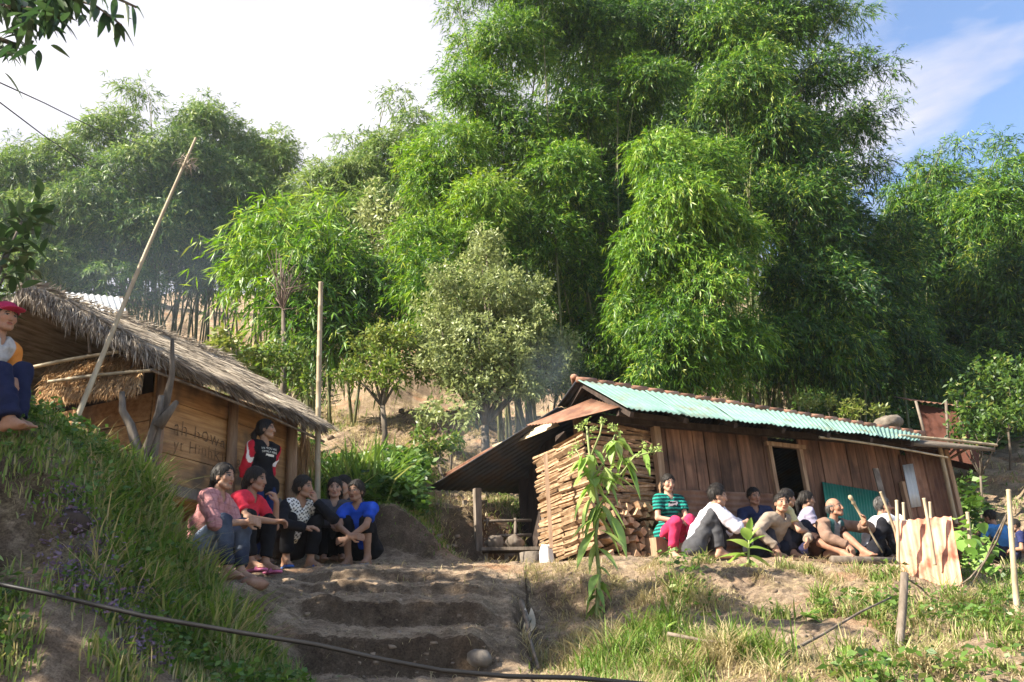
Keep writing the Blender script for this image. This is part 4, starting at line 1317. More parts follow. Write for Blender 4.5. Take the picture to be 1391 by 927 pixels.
def woodpile():
    long_ = [stick_mesh(i, 0.72, 0.05) for i in range(9)]
    cross = [stick_mesh(i, 0.52, 0.046, M_SPLIT2) for i in range(9)]
    logs = [stick_mesh(i, 0.45, random.uniform(.07, .11), M_SPLIT2 if i % 2 else M_SPLIT) for i in range(6)]
    G = 'split firewood stacked at the end of the plank house'

    def put(me, p, rz, ry, kind):
        o = bpy.data.objects.new('firewood', me)
        COL.objects.link(o)
        o.location = BF.w(*p)
        o.rotation_euler = (random.uniform(0, 6), ry, BF.th + rz)
        tag(o, {'l': 'pale split firewood stick lying in the sunlit end of the stacked pile', 'c': 'brown firewood stick lying along the front of the stacked pile', 'e': 'thick firewood log with its end showing at the foot of the pile'}[kind], 'firewood', G if kind == 'l' else G + (', front sticks' if kind == 'c' else ', bottom logs'))
    x0 = 0.02
    g = BF.gz(0.2, 0.1)
    z = g + 0.16
    k = 0
    while z < 1.55:                                      # the end: sticks lying back from the front corner
        put(random.choice(long_), (x0 + random.uniform(-.025, .02), 0.33 + random.uniform(-.05, .05), z), PI / 2 + random.uniform(-.05, .05), random.uniform(-.05, .03), 'l')
        put(random.choice(long_), (x0 + 0.05, 1.02 + random.uniform(-.06, .06), z + random.uniform(-.01, .01)), PI / 2 + random.uniform(-.05, .05), random.uniform(-.04, .04), 'l')
        if k % 2:
            put(random.choice(long_), (x0 + 0.12, 0.45, z), PI / 2, 0, 'l')
        z += random.uniform(0.036, 0.046); k += 1
    z = g + 0.62
    while z < 1.6:                                       # the front: sticks lying along the wall line
        for xx in (0.32, 0.72):
            put(random.choice(cross), (xx + random.uniform(-.06, .06), 0.02 + random.uniform(-.04, .03), z + random.uniform(-.01, .01)), random.uniform(-.12, .12), random.uniform(-.10, .16), 'c')
        z += random.uniform(0.034, 0.044)
    z = g + 0.06
    while z < g + 0.64:                                  # thick ends low down
        for xx in np.arange(0.14, 1.0, 0.115):
            put(random.choice(logs), (xx + random.uniform(-.03, .03), 0.12 + random.uniform(-.06, .04), z + random.uniform(-.015, .015)), PI / 2 + random.uniform(-.25, .25), random.uniform(-.1, .1), 'e')
        z += 0.094
    mb = MB()                                            # added dark block so that no light shows through
    mb.box((0.55, 0.62, (1.5 + g) / 2), (0.78, 0.8, 1.5 - g - 0.1), 0, .3)
    ob = mb.build('core_block', M_DARKWOOD)
    ob.parent = HOUSE
    ob.name = 'dark_core'


woodpile()
for a, b_, Y in (((741, 617), (749, 745), 10.35), ):
    mb = MB(); mb.beam(P(*a, Y), P(*b_, Y - .05), 0.045, 0.045, (0, 1, 0), .75)
    tag(mb.build('stake', M_POST), 'leaning wooden stake holding the left end of the firewood', 'stake')
mb = MB()
for s in ((984, 612, 900, 622), ):
    pass


# ------------------------------------------------------------------ things at the open kitchen and along the terrace
def lump_mesh(mb, c, r, seed, tone=.5, n=10):
    vs, fs = [], []
    for i in range(n + 1):
        th = PI * i / n
        for j in range(2 * n):
            ph = PI * j / n
            d = np.array([math.sin(th) * math.cos(ph), math.sin(th) * math.sin(ph), math.cos(th)])
            k = 1 + 0.22 * float(vnoise(d[0] * 1.7 + seed, d[1] * 1.7, d[2] * 1.7, 4)) + 0.09 * float(vnoise(d[0] * 5 + seed, d[1] * 5, d[2] * 5, 6))
            vs.append(np.asarray(c) + d * np.asarray(r) * k)
    m_ = 2 * n
    for i in range(n):
        for j in range(m_):
            fs.append((i * m_ + j, (i + 1) * m_ + j, (i + 1) * m_ + (j + 1) % m_, i * m_ + (j + 1) % m_))
    mb.add(vs, fs, tone, True)


def rock(label, px, Y, r, mat, name='rock', cat='rock', py=None, dz=0.3, seed=1):
    c = on_ground(px, Y) if py is None else P(px, py, Y)
    mb = MB()
    lump_mesh(mb, (0, 0, r[2] * dz), r, seed)
    o = mb.build(name, mat)
    o.location = c
    return tag(o, label, cat)


rock('pale rock above the top edge of the green roof', 1208, 14.2, (0.22, 0.2, 0.13), M_STONE, py=578, seed=3)
rock('brown rock on the steep lower step of the earth stairs', 651, 6.2, (0.085, 0.07, 0.065), M_STONE, py=896, dz=0, seed=5)
rock('grey boulder under the far post of the thatched hut', 378, 8.9, (0.17, 0.16, 0.30), M_STONE, py=722, dz=0, seed=7)
rock('small white stone on the bank below the firewood', 857, 7.7, (0.05, 0.04, 0.035), M_STONE, seed=9)
rock('grey stone at the right end of the bank', 1370, 8.3, (0.09, 0.08, 0.12), M_STONE, seed=11)
rock('rounded earth clod at the edge of the terrace by the women', 345, 6.75, (0.10, 0.09, 0.05), M_TILE, 'clod', 'clod', seed=13)

bt = thing('kitchen_bench', 'rough low bench in the open kitchen under the back roof', 'bench', on_ground(690, 11.2))
bo = np.array(bt.location)
mb = MB(); mb.beam(P(655, 748, 11.2) - bo, P(742, 747, 11.2) - bo, 0.3, 0.04, tone=.4); mb.build('seat', M_GREYWOOD, bt)
for px in (660, 688, 706, 738):
    mb = MB(); mb.beam(P(px, 752, 11.2) - bo, on_ground(px, 11.2, -0.05) - bo, 0.05, 0.05, (0, 1, 0), .5); mb.build('leg', M_GREYWOOD, bt)
for lb, px, r in (('round brown bundle on the kitchen bench, left of two', 673, .11), ('round brown bundle on the kitchen bench, right of two', 700, .115)):
    mb = MB(); lump_mesh(mb, (0, 0, .07), (r, r, .10), px)
    o = mb.build('bundle', M_GREYWOOD); o.location = P(px, 747, 11.2) + np.array([0, 0, 0.01]); tag(o, lb, 'bundle')
mb = MB(); mb.tube([(0, 0, 0), (0, 0, .04), (0, 0, .2)], [.12, .13, .135], 16)
o = mb.build('bucket', M_STONE); o.location = on_ground(722, 10.9); tag(o, 'grey bucket standing beside the kitchen bench', 'bucket')
mb = MB(); lump_mesh(mb, (0, 0, .1), (.08, .08, .17), 21)
o = mb.build('sack', pm('white_sack', [(0.55, 0.53, 0.5), (0.72, 0.7, 0.66)], (6, 6, 6), .8, .3)); o.location = on_ground(744, 10.5); tag(o, 'white sack propped at the corner of the firewood', 'sack')
ft = thing('kitchen_rail', 'dark wooden rail fence behind the open kitchen', 'fence', on_ground(680, 11.8))
fo = np.array(ft.location)
for py in (708, 728):
    mb = MB(); mb.tube([P(622, py + 2, 11.8) - fo, P(670, py, 11.8) - fo, P(722, py - 1, 11.8) - fo], .02, 6); mb.build('rail', M_GREYWOOD, ft)
for px in (662, 700):
    mb = MB(); mb.tube([on_ground(px, 11.8, -.1) - fo, P(px, 704, 11.8) - fo], .02, 6); mb.build('picket', M_GREYWOOD, ft)

# far small buildings
zt_ = thing('zinc_roof_shed', 'grey zinc roofed shed showing just above the thatched ridge', 'shed', P(140, 440, 15))
zo = np.array(zt_.location)
mb = MB(); q = [P(*c) - zo for c in ((100, 424, 14.3), (172, 424, 14.6), (88, 397, 15.4), (166, 404, 15.7))]
corr(mb, q[0], q[1], q[2], q[3], .11, .014, 3, .5, .004); mb.build('roof', M_ZINC, zt_)
mb = MB()
for k in range(2):
    a, c = q[k].copy(), q[k].copy(); c[2] = gz(*(c[:2] + zo[:2])) - zo[2] - .2
    mb.beam(c, a, .08, .08, (0, 1, 0)); a, c = q[k + 2].copy(), q[k + 2].copy(); c[2] = gz(*(c[:2] + zo[:2])) - zo[2] - .2
    mb.beam(c, a, .08, .08, (0, 1, 0))
mb.build('frame', M_GREYWOOD, zt_)

st = thing('brick_shed', 'small red shed with pole frame in the shade behind the plank house', 'shed', P(1275, 600, 15.5))
s0 = np.array(st.location)
mb = MB()
cs = [P(1243, 548, 15.6) - s0, P(1305, 560, 15.2) - s0]
for a, b_ in ((cs[0], cs[1]),):
    w = b_ - a
    nb = np.cross(nrm(w), (0, 0, 1.0))
    v8 = [a, b_, b_ + (0, 0, -.95), a + (0, 0, -.95)]
    back = -nb * 1.2
    vs = v8 + [p + back for p in v8]
    mb.add(vs, [(0, 1, 2, 3), (7, 6, 5, 4), (0, 4, 5, 1), (1, 5, 6, 2), (3, 7, 4, 0)], .5)
mb.build('wall', pm('red_earth_wall', [(0.06, 0.022, 0.015), (0.10, 0.04, 0.028)], (6, 6, 6), .9, .4), st)  # base darkened, so the wall colour carries the shed's shade
mb = MB()
a, b_ = cs[0] + (-.15, -.2, .0), cs[1] + (.25, -.2, .0)
corr(mb, a, b_, a + (.1, .9, .35), b_ + (.1, .9, .3), .1, .012, 3, .3, .004); mb.build('roof', M_RUST, st)
for px, p2 in ((1244, 1262), (1300, 1312), (1285, 1289)):
    mb = MB(); mb.tube([P(px, 545, 15.0) - s0, P(p2, 612, 15.0) - s0], .025, 6); mb.build('pole', M_GREYWOOD, st)


# ------------------------------------------------------------------ poles, stump, cables
mb = MB()
pt = thing('long_bamboo_pole', 'long pale bamboo pole leaning up from the grassy bank beside the thatch', 'pole', P(92, 599, 6.0))
po = np.array(pt.location)
knotted(mb, P(90, 604, 6.0) - po, P(266, 188, 6.8) - po, .021, .011, bend=.006, seg=.22); mb.build('pole', M_BAMPOLE, pt)
leaf_obj('straw_tuft', [leaf_arrays(P(254, 222, 6.75) - po + rng.normal(size=(60, 3)) * .03, rng.normal(size=(60, 3)), .10, .008, np.full(60, .6), .2)], M_THATCH, pt)
mb = MB()
g = on_ground(431, 9.6, -.2)
knotted(mb, g, P(436, 384, 9.6), .036, .028, bend=.004, seg=.3)
up_ = mb.build('upright_bamboo_pole', M_BAMPOLE); tag(up_, 'thick upright bamboo pole standing behind the seated women', 'pole')

sp = thing('dead_tree_stump', 'grey gnarled dead stump with forked bare limbs beside the hut corner', 'stump', on_ground(196, 7.2, -.1))
so_ = np.array(sp.location)
Sx = lambda px, py, Y=7.2: P(px, py, Y) - so_
mb = MB()
mb.tube([(0, 0, -.1), Sx(198, 650), Sx(205, 620), Sx(214, 575), Sx(226, 545), Sx(234, 510, 7.15), Sx(234, 460, 7.1)], [.085, .07, .058, .043, .035, .026, .016], 10, .2, wob=.12)
mb.build('trunk', M_GREYWOOD, sp)
for pts, r in ((((200, 640), (184, 605), (177, 578), (167, 558), (166, 533)), (.046, .042, .036, .03, .024)), (((176, 668), (190, 632), (203, 598), (216, 560), (219, 538)), (.038, .036, .034, .03, .024)), (((214, 580), (228, 562), (241, 545)), (.05, .035, .02))):
    mb = MB(); mb.tube([Sx(*p, 7.1) for p in pts], r, 8, .35, wob=.14); mb.build('limb', M_GREYWOOD, sp)

mb = MB()
pp = [(-40, 786), (60, 806), (200, 838), (330, 860), (430, 876), (520, 896), (600, 911), (690, 919), (780, 921), (880, 930), (1000, 945)]
mb.tube([P(a, b_, 4.1) for a, b_ in pp], .011, 6)
tag(mb.build('black_cable', M_CABLE), 'thick black cable slung low across the front of the bank and stairs', 'cable')
for lb, pts in (('thin upper power line at the left edge against the white sky', [(-10, 108, 9), (60, 140, 11), (130, 175, 14), (200, 200, 20)]), ('thin lower power line at the left edge crossing the hazy bamboo', [(-10, 132, 9), (60, 185, 11), (110, 218, 14), (200, 268, 22)])):
    mb = MB(); mb.tube([P(*q) for q in pts], .009, 5)
    tag(mb.build('power_line', M_CABLE), lb, 'power line')

# foreground right: rusty sheet, stakes, posts, wire
rs = thing('rusty_sheet', 'pale rusty corrugated sheet stuck upright at the edge of the bank', 'metal sheet', P(1250, 775, 8.45))
ro = np.array(rs.location)
mb = MB()
q = [P(*c) - ro for c in ((1229, 790, 8.45), (1311, 812, 8.05), (1211, 709, 8.7), (1292, 701, 8.3))]
corr(mb, q[0], q[1], q[2], q[3], .078, .013, 10, .5, .003, wav=.005)
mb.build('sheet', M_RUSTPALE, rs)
for k, (lb, a, b_, r) in enumerate((
        ('knobbly stick leaning on the top corner of the rusty sheet', (1196, 668, 8.5), (1222, 740, 8.6), .012),
        ('upright bamboo stake at the left edge of the rusty sheet', (1218, 680, 8.35), (1220, 792, 8.3), .016),
        ('short cut stake showing above the rusty sheet, second from the left', (1227, 683, 8.75), (1229, 742, 8.75), .014),
        ('slanting bamboo stake in front of the rusty sheet', (1255, 677, 8.2), (1270, 768, 8.2), .015),
        ('stake with a split top behind the rusty sheet', (1263, 682, 8.5), (1266, 735, 8.5), .013),
        ('short pale stake in the vine right of the rusty sheet', (1314, 696, 8.9), (1318, 745, 8.9), .018))):
    mb = MB(); knotted(mb, P(*a), P(*b_), r, r * 1.1, bend=.008, seg=.16)
    tag(mb.build('stake', M_BAMPOLE), lb, 'stake')
mb = MB(); mb.tube([on_ground(1216, 6.0, -.2), P(1219, 900, 6.05), P(1226, 830, 6.15), P(1229, 779, 6.2)], [.034, .031, .029, .026], 8, .6, wob=.05)
tag(mb.build('fence_post', M_GREYWOOD), 'grey brown fence post standing in the grass below the rusty sheet', 'post')
mb = MB(); knotted(mb, on_ground(1387, 7.0, -.2), P(1370, 666, 7.2), .026, .018, bend=.004, seg=.3)
tag(mb.build('tall_stake', M_BAMPOLE), 'tall thin pole at the right edge of the photo', 'pole')
mb = MB()
for sg in ([(1368, 698, 7.2), (1352, 730, 7.6), (1338, 762, 8.0), (1318, 785, 8.1), (1295, 802, 8.1), (1262, 806, 8.0), (1232, 786, 7.0)], [(1368, 700, 7.22), (1354, 736, 7.6), (1335, 768, 7.9), (1322, 792, 8.0)]):
    mb.tube([P(*q) for q in sg], .008, 5)
tag(mb.build('wire', M_GREYWOOD), 'loose grey wire strung from the tall thin pole to the fence post', 'wire')
for lb, pts, r in (('dry stick lying on the lower bank right of the tall weed', [(908, 868, 5.9), (960, 878, 5.75), (997, 882, 5.7)], .012),
                   ('long bare branch lying slantwise across the bank towards the fence post', [(1060, 900, 5.5), (1120, 868, 5.8), (1170, 838, 6.1), (1212, 818, 6.3)], .012),
                   ('dry forked twig in the gully beside the stairs', [(708, 822, 7.1), (716, 850, 6.85), (722, 880, 6.6), (732, 915, 6.3)], .022)):
    mb = MB(); mb.tube([P(*q) + np.array([0, 0, .03]) for q in pts], [r, r * .8, r * .6] + [r * .5] * (len(pts) - 3), 6, .6, wob=.15)
    tag(mb.build('dry_stick', M_GREYWOOD), lb, 'stick')
mb = MB(); mb.tube([P(115, 740, 5.05), P(165, 800, 5.2), P(215, 862, 5.2)], [.035, .03, .02], 7, .5, wob=.15)
tag(mb.build('dead_branch', M_GREYWOOD), 'dead branch lying down the bare face of the left bank', 'branch')
rock('dark root stump sticking out of the left bank', 95, 5.15, (.12, .1, .09), M_DARKWOOD, 'root_stump', 'stump', py=715, dz=0, seed=31)


# ------------------------------------------------------------------ people: bodies grown as one smooth surface from joints
class Field:
    """signed distance on a grid with uneven spacing; negative inside"""

    def __init__(self, xs, ys, zs):
        self.ax = [np.asarray(a, np.float32) for a in (xs, ys, zs)]
        self.f = np.full([len(a) for a in self.ax], 0.5, np.float32)

    def op(self, fn, lo, hi, k=0.02, sub=False):
        pad = 2.2 * k + 0.02
        sl = []
        for i in range(3):
            a = np.searchsorted(self.ax[i], lo[i] - pad)
            b = np.searchsorted(self.ax[i], hi[i] + pad)
            if b - a < 2:
                return
            sl.append(slice(a, b))
        X = self.ax[0][sl[0]][:, None, None]
        Y = self.ax[1][sl[1]][None, :, None]
        Z = self.ax[2][sl[2]][None, None, :]
        d = fn(X, Y, Z)
        c = self.f[tuple(sl)]
        if sub:
            d = -d
            h = np.clip(0.5 - 0.5 * (d - c) / k, 0, 1)      # smooth max
            self.f[tuple(sl)] = c * h + d * (1 - h) + k * h * (1 - h)
        else:
            h = np.clip(0.5 + 0.5 * (d - c) / k, 0, 1)
            self.f[tuple(sl)] = d * (1 - h) + c * h - k * h * (1 - h)

    def mesh(self):
        f = self.f
        s = f < 0
        nx, ny, nz = f.shape
        cell = np.zeros((nx - 1, ny - 1, nz - 1), np.int8)
        for a in (0, 1):
            for b in (0, 1):
                for c in (0, 1):
                    cell += s[a:nx - 1 + a, b:ny - 1 + b, c:nz - 1 + c]
        act = np.argwhere((cell > 0) & (cell < 8))
        if not len(act):
            return np.zeros((0, 3)), np.zeros((0, 4), int)
        idx = np.full(cell.shape, -1, np.int32)
        idx[act[:, 0], act[:, 1], act[:, 2]] = np.arange(len(act))
        acc = np.zeros((len(act), 3)); cnt = np.zeros(len(act))
        cor = [(a, b, c) for a in (0, 1) for b in (0, 1) for c in (0, 1)]
        for i, p in enumerate(cor):
            for q in cor[i + 1:]:
                if sum(abs(p[k] - q[k]) for k in range(3)) != 1:
                    continue
                ip, iq = act + p, act + q
                fp, fq = f[ip[:, 0], ip[:, 1], ip[:, 2]], f[iq[:, 0], iq[:, 1], iq[:, 2]]
                m_ = (fp < 0) != (fq < 0)
                t = np.where(m_, fp / np.where(m_, fp - fq, 1), 0)
                for k in range(3):
                    A = self.ax[k]
                    acc[:, k] += np.where(m_, A[ip[:, k]] * (1 - t) + A[iq[:, k]] * t, 0)
                cnt += m_
        V = acc / cnt[:, None]
        Q = []
        for axis in range(3):
            o = [0, 1, 2]; o.remove(axis)
            a = np.take(s, range(0, s.shape[axis] - 1), axis)
            b = np.take(s, range(1, s.shape[axis]), axis)
            e = np.argwhere(a != b)
            e = e[(e[:, o[0]] > 0) & (e[:, o[1]] > 0) & (e[:, o[0]] < s.shape[o[0]] - 1) & (e[:, o[1]] < s.shape[o[1]] - 1)]
            if not len(e):
                continue
            flip = a[e[:, 0], e[:, 1], e[:, 2]]
            quad = []
            for d0, d1 in ((-1, -1), (0, -1), (0, 0), (-1, 0)):
                c = e.copy(); c[:, o[0]] += d0; c[:, o[1]] += d1
                quad.append(idx[c[:, 0], c[:, 1], c[:, 2]])
            q = np.stack(quad, 1)
            if axis == 1:
                flip = ~flip
            q = np.where(flip[:, None], q, q[:, ::-1])
            Q.append(q)
        Q = np.concatenate(Q)
        return V, Q[(Q >= 0).all(1)]


def cone(a, b, ra, rb, cut=None):
    a, b = np.asarray(a, float), np.asarray(b, float)
    ba = b - a
    L2 = max(float(ba @ ba), 1e-9)

    def fn(X, Y, Z):
        px, py, pz = X - a[0], Y - a[1], Z - a[2]
        tt = (px * ba[0] + py * ba[1] + pz * ba[2]) / L2
        t = np.clip(tt, 0, 1)
        d = np.sqrt((px - t * ba[0]) ** 2 + (py - t * ba[1]) ** 2 + (pz - t * ba[2]) ** 2) - (ra + t * (rb - ra))
        if cut is not None:
            d = np.maximum(d, (tt - cut) * math.sqrt(L2))
        return d.astype(np.float32)
    r = max(ra, rb)
    return fn, np.minimum(a, b) - r, np.maximum(a, b) + r


def ell(c, r, Rm=None, o=None):
    """ellipsoid, optionally in a rotated frame with origin o"""
    c, r = np.asarray(c, float), np.asarray(r, float)
    Rm = np.eye(3) if Rm is None else Rm
    o = np.zeros(3) if o is None else o
    w = o + Rm @ c

    def fn(X, Y, Z):
        dx, dy, dz = X - w[0], Y - w[1], Z - w[2]
        q = [(Rm[0, i] * dx + Rm[1, i] * dy + Rm[2, i] * dz) / r[i] for i in range(3)]
        k0 = np.sqrt(q[0] ** 2 + q[1] ** 2 + q[2] ** 2)
        k1 = np.sqrt((q[0] / r[0]) ** 2 + (q[1] / r[1]) ** 2 + (q[2] / r[2]) ** 2)
        return (k0 * (k0 - 1) / np.maximum(k1, 1e-6)).astype(np.float32)
    m_ = r.max()
    return fn, w - m_, w + m_


def axes_for(lo, hi, step, fine=()):
    """grid lines from lo to hi, closer together inside the fine intervals (a, b, step)"""
    out, x = [], lo
    while x <= hi:
        out.append(x)
        st = step
        for a, b, s in fine:
            if a - s <= x <= b:
                st = min(st, s)
            elif x < a < x + st:
                st = min(st, max(a - x, s))
        x += st
    return np.array(out, np.float32)


def ik(a, b, l1, l2, hint):
    a, b, hint = np.asarray(a, float), np.asarray(b, float), np.asarray(hint, float)
    d = b - a
    L = np.linalg.norm(d)
    if L > (l1 + l2) * 0.995:
        b = a + d / L * (l1 + l2) * 0.995
        d = b - a; L = np.linalg.norm(d)
    u = d / L
    x = (l1 * l1 - l2 * l2 + L * L) / (2 * L)
    h = math.sqrt(max(l1 * l1 - x * x, 0))
    w = hint - a
    w = w - u * (w @ u)
    w = nrm(w)
    return a + u * x + w * h, b


def rotm(yaw, pitch, roll):
    cy, sy, cp, sp, cr, sr = math.cos(yaw), math.sin(yaw), math.cos(pitch), math.sin(pitch), math.cos(roll), math.sin(roll)
    Z = np.array([[cy, -sy, 0], [sy, cy, 0], [0, 0, 1]])
    X = np.array([[1, 0, 0], [0, cp, -sp], [0, sp, cp]])
    Y = np.array([[cr, 0, sr], [0, 1, 0], [-sr, 0, cr]])
    return Z @ X @ Y


def skin_mat():
    mt = pm('skin', [(0.68, 0.66, 0.64), (0.80, 0.80, 0.80), (0.9, 0.88, 0.86)], (30, 30, 30), 0.6, 0.05, vcol=True, spec=0.22)
    b = mt.node_tree.nodes['Principled BSDF']
    b.inputs['Subsurface Weight'].default_value = 0.08
    b.inputs['Subsurface Radius'].default_value = (0.012, 0.005, 0.003)
    b.inputs['Subsurface Scale'].default_value = 0.5
    return mt


M_SKIN = skin_mat()
M_CLOTH = pm('woven_cloth', [(0.72, 0.72, 0.72), (1.0, 1.0, 1.0), (1.18, 1.18, 1.18)], (14, 14, 14), 0.9, 0.35, vcol=True, spec=0.12, fine=160.0, dist=0.008)
M_HAIR = pm('black_hair', [(0.006, 0.005, 0.005), (0.016, 0.013, 0.011), (0.022, 0.017, 0.015)], (60, 60, 16), 0.6, 0.5, spec=0.22, dist=0.01)
M_GREYHAIR = pm('grey_hair', [(0.03, 0.028, 0.026), (0.06, 0.056, 0.053), (0.14, 0.13, 0.125)], (70, 70, 20), 0.55, 0.5, dist=0.01)
M_RUBBER = pm('sandal_rubber', [(0.85, 0.85, 0.85), (1.05, 1.05, 1.05)], (20, 20, 20), 0.6, 0.1, vcol=True)


def vert_normals(V, Q):
    n = np.cross(V[Q[:, 2]] - V[Q[:, 0]], V[Q[:, 3]] - V[Q[:, 1]])
    N = np.zeros_like(V)
    for k in range(4):
        np.add.at(N, Q[:, k], n)
    return nrm(N)


def folds(V, N, amp, seed, sc=11.0):
    d = vnoise(V[:, 0] * sc, V[:, 1] * sc, V[:, 2] * sc * 1.7, seed) + 0.6 * np.abs(vnoise(V[:, 0] * sc * 2.1, V[:, 1] * sc * 2.1, V[:, 2] * sc * 2.1, seed + 1))
    e = 1 - np.abs(vnoise(V[:, 0] * 7 + V[:, 2] * 6, V[:, 1] * 7 - V[:, 2] * 5, V[:, 2] * 9, seed + 3)) * 2.6
    return V + N * (amp * (d + 0.9 * np.clip(e, -.4, 1)))[:, None]


def person(label, origin, face, pose, shirt, trousers, hair='short', skin=(0.36, 0.215, 0.14), h=1.56, head=(0, 0, 0), hairmat=None, feet=None, extra=None, female=True, group=None, hat=None, name='person', shirt2=None):
    """face: compass of the body (degrees, 0 looks away, 180 at the camera, -90 to the right)
    pose: pelvis, lean (deg forward), twist, ankles, wrists, elbow hints, in metres for a 1.56 m body"""
    s = h / 1.56 * (0.94 if h > 1.47 else 1.0)
    sH = s * 0.96
    seed = abs(hash(label)) % 97 if False else (sum(ord(c) for c in label) % 97)
    A = lambda v: np.asarray(v, float) * s
    pel = A(pose['pelvis'])
    ln, sd = R(pose.get('lean', 15)), R(pose.get('side', 0))
    tdir = np.array([math.sin(sd), math.sin(ln) * math.cos(sd), math.cos(ln) * math.cos(sd)])
    tdir2 = np.array([math.sin(sd), math.sin(ln + 0.18) * math.cos(sd), math.cos(ln + 0.18) * math.cos(sd)])
    tw = R(pose.get('twist', 0))
    sx = np.array([math.cos(tw), math.sin(tw), 0])
    mid = pel + tdir * 0.20 * s
    chest = mid + tdir2 * 0.15 * s
    neck = mid + tdir2 * 0.285 * s
    shw = (0.155 if female else 0.172) * s
    fw = np.cross(np.array([0, 0, 1.0]), sx)
    shl = [mid + tdir2 * 0.245 * s + sx * e * shw for e in (-1, 1)]
    hed = neck + (tdir2 * 0.5 + np.array([0, 0, 0.8])) * 0.118 * s + fw * 0.012 * s
    Rh = rotm(R(pose.get('twist', 0) + head[0]), R(head[1] - 10), R(head[2]))
    hp = lambda c: hed + Rh @ (np.asarray(c, float) * sH)
    hips = [pel + np.array([e * 0.085 * s, 0, 0]) for e in (-1, 1)]
    ank, kne, wri, elb = [], [], [], []
    for i, e in enumerate((-1, 1)):
        a = A(pose['ankles'][i])
        k, a = ik(hips[i], a, 0.385 * s, 0.375 * s, A(pose.get('knees', [(-.16, .5, .8), (.16, .5, .8)])[i]))
        kne.append(k); ank.append(a)
        w = A(pose['wrists'][i])
        el, w = ik(shl[i], w, 0.265 * s, 0.235 * s, A(pose.get('elbows', [(-.5, -.1, .2), (.5, -.1, .2)])[i]))
        elb.append(el); wri.append(w)
    hdirs = [nrm(np.asarray(pose.get('hands', [None, None])[i])) if pose.get('hands', [None, None])[i] is not None else nrm(nrm(wri[i] - elb[i]) + np.array([0, 0, -0.2])) for i in (0, 1)]
    hnor = [np.asarray(pose.get('palms', [(0.6, 0, -1), (-0.6, 0, -1)])[i], float) for i in (0, 1)]
    curl = pose.get('curl', 35)
    slv = shirt.get('sleeve', 'short')
    # ---------------- body
    pr = []
    ad = lambda c, k: pr.append((c, k))
    slim = 0.9
    ad(cone(hips[0], hips[1], .088 * s, .088 * s), .03)
    ad(cone(pel, mid, .088 * s, .085 * s), .04)
    ad(cone(mid, chest, .085 * s, .092 * s), .05)
    ad(cone(shl[0] * .8 + shl[1] * .2, shl[1] * .8 + shl[0] * .2, .058 * s, .058 * s), .04)
    ad(cone(neck - tdir2 * .03 * s, hp((0, -.018, -.05)), .05 * s, .043 * s), .03)
    for i in (0, 1):
        ad(cone(shl[i], elb[i], .043 * s * (slim if slv else 1), .034 * s * (slim if slv == 'long' else 1)), .025)
        ad(cone(elb[i], wri[i], .035 * s, .0235 * s), .015)
        ad(cone(hips[i], kne[i], .072 * s, .05 * s), .03)
        calf = kne[i] * .68 + ank[i] * .32
        back = nrm(calf - (hips[i] + ank[i]) / 2)
        ad(cone(kne[i], ank[i], .045 * s, .033 * s), .02)
        ad(cone(kne[i] * .75 + ank[i] * .25 - back * .0 + np.array([0, -.012, 0]) * s, kne[i] * .45 + ank[i] * .55, .044 * s, .036 * s), .02)
        # foot
        toe = pose.get('toes', [(0, 1, 0), (0, 1, 0)])[i]
        td = nrm(np.asarray(toe, float))
        fz = ank[i][2] - .052 * s
        heel = np.array([ank[i][0], ank[i][1], fz]) - td * .035 * s
        ball = np.array([ank[i][0], ank[i][1], fz - .006 * s + td[2] * .1]) + td * .115 * s
        ad(cone(ank[i], heel, .034 * s, .030 * s), .02)
        ad(cone(heel, ball, .029 * s, .026 * s), .02)
        ad(cone(ank[i], ball, .033 * s, .022 * s), .02)
        sidev = np.cross(td, (0, 0, 1.0))
        for j in range(5):
            q = ball + sidev * (j - 2) * .015 * s + np.array([0, 0, -.004]) * s
            ad(cone(q, q + td * (.045 - .005 * (j if i == 0 else 4 - j)) * s, .0115 * s, .0095 * s), .006)
        # hand: palm, four fingers, thumb
        d = hdirs[i]
        n = hnor[i] - d * (hnor[i] @ d); n = nrm(n)
        si = np.cross(d, n) * (1 if i == 0 else -1)
        for o in (-.018, -.002, .014):
            ad(cone(wri[i] + d * .012 * s + si * o * .7 * s, wri[i] + d * .072 * s + si * o * s, .0165 * s, .0150 * s), .012)
        c1, c2 = R(curl), R(curl * 1.9)
        for j in range(4):
            b0 = wri[i] + d * .078 * s + si * (-.026 + .0175 * j) * s
            L = (.058, .066, .070, .062)[j] * s if i == 0 else (.058, .066, .070, .062)[j] * s
            d1 = d * math.cos(c1) + n * math.sin(c1)
            d2 = d * math.cos(c2) + n * math.sin(c2)
            ad(cone(b0, b0 + d1 * L * .55, .0098 * s, .0090 * s), .004)
            ad(cone(b0 + d1 * L * .55, b0 + d1 * L * .55 + d2 * L * .5, .0090 * s, .0076 * s), .004)
        b0 = wri[i] + d * .022 * s + si * .022 * s
        t1 = nrm(d * .65 + si * .65 + n * .35)
        ad(cone(b0, b0 + t1 * .038 * s, .0135 * s, .0108 * s), .008)
        ad(cone(b0 + t1 * .038 * s, b0 + t1 * .038 * s + nrm(d * .9 + n * .35) * .03 * s, .0108 * s, .0085 * s), .004)
    H = lambda c, r, k=.012: ad(ell(np.asarray(c) * sH, np.asarray(r) * sH, Rh, hed), k * s)
    HC = lambda a, b, ra, rb, k: ad(cone(hp(a), hp(b), ra * sH, rb * sH), k * s)
    H((0, -.008, .032), (.072, .091, .088), .02)
    HC((0, .030, -.012), (0, .052, -.074), .057, .031, .03)
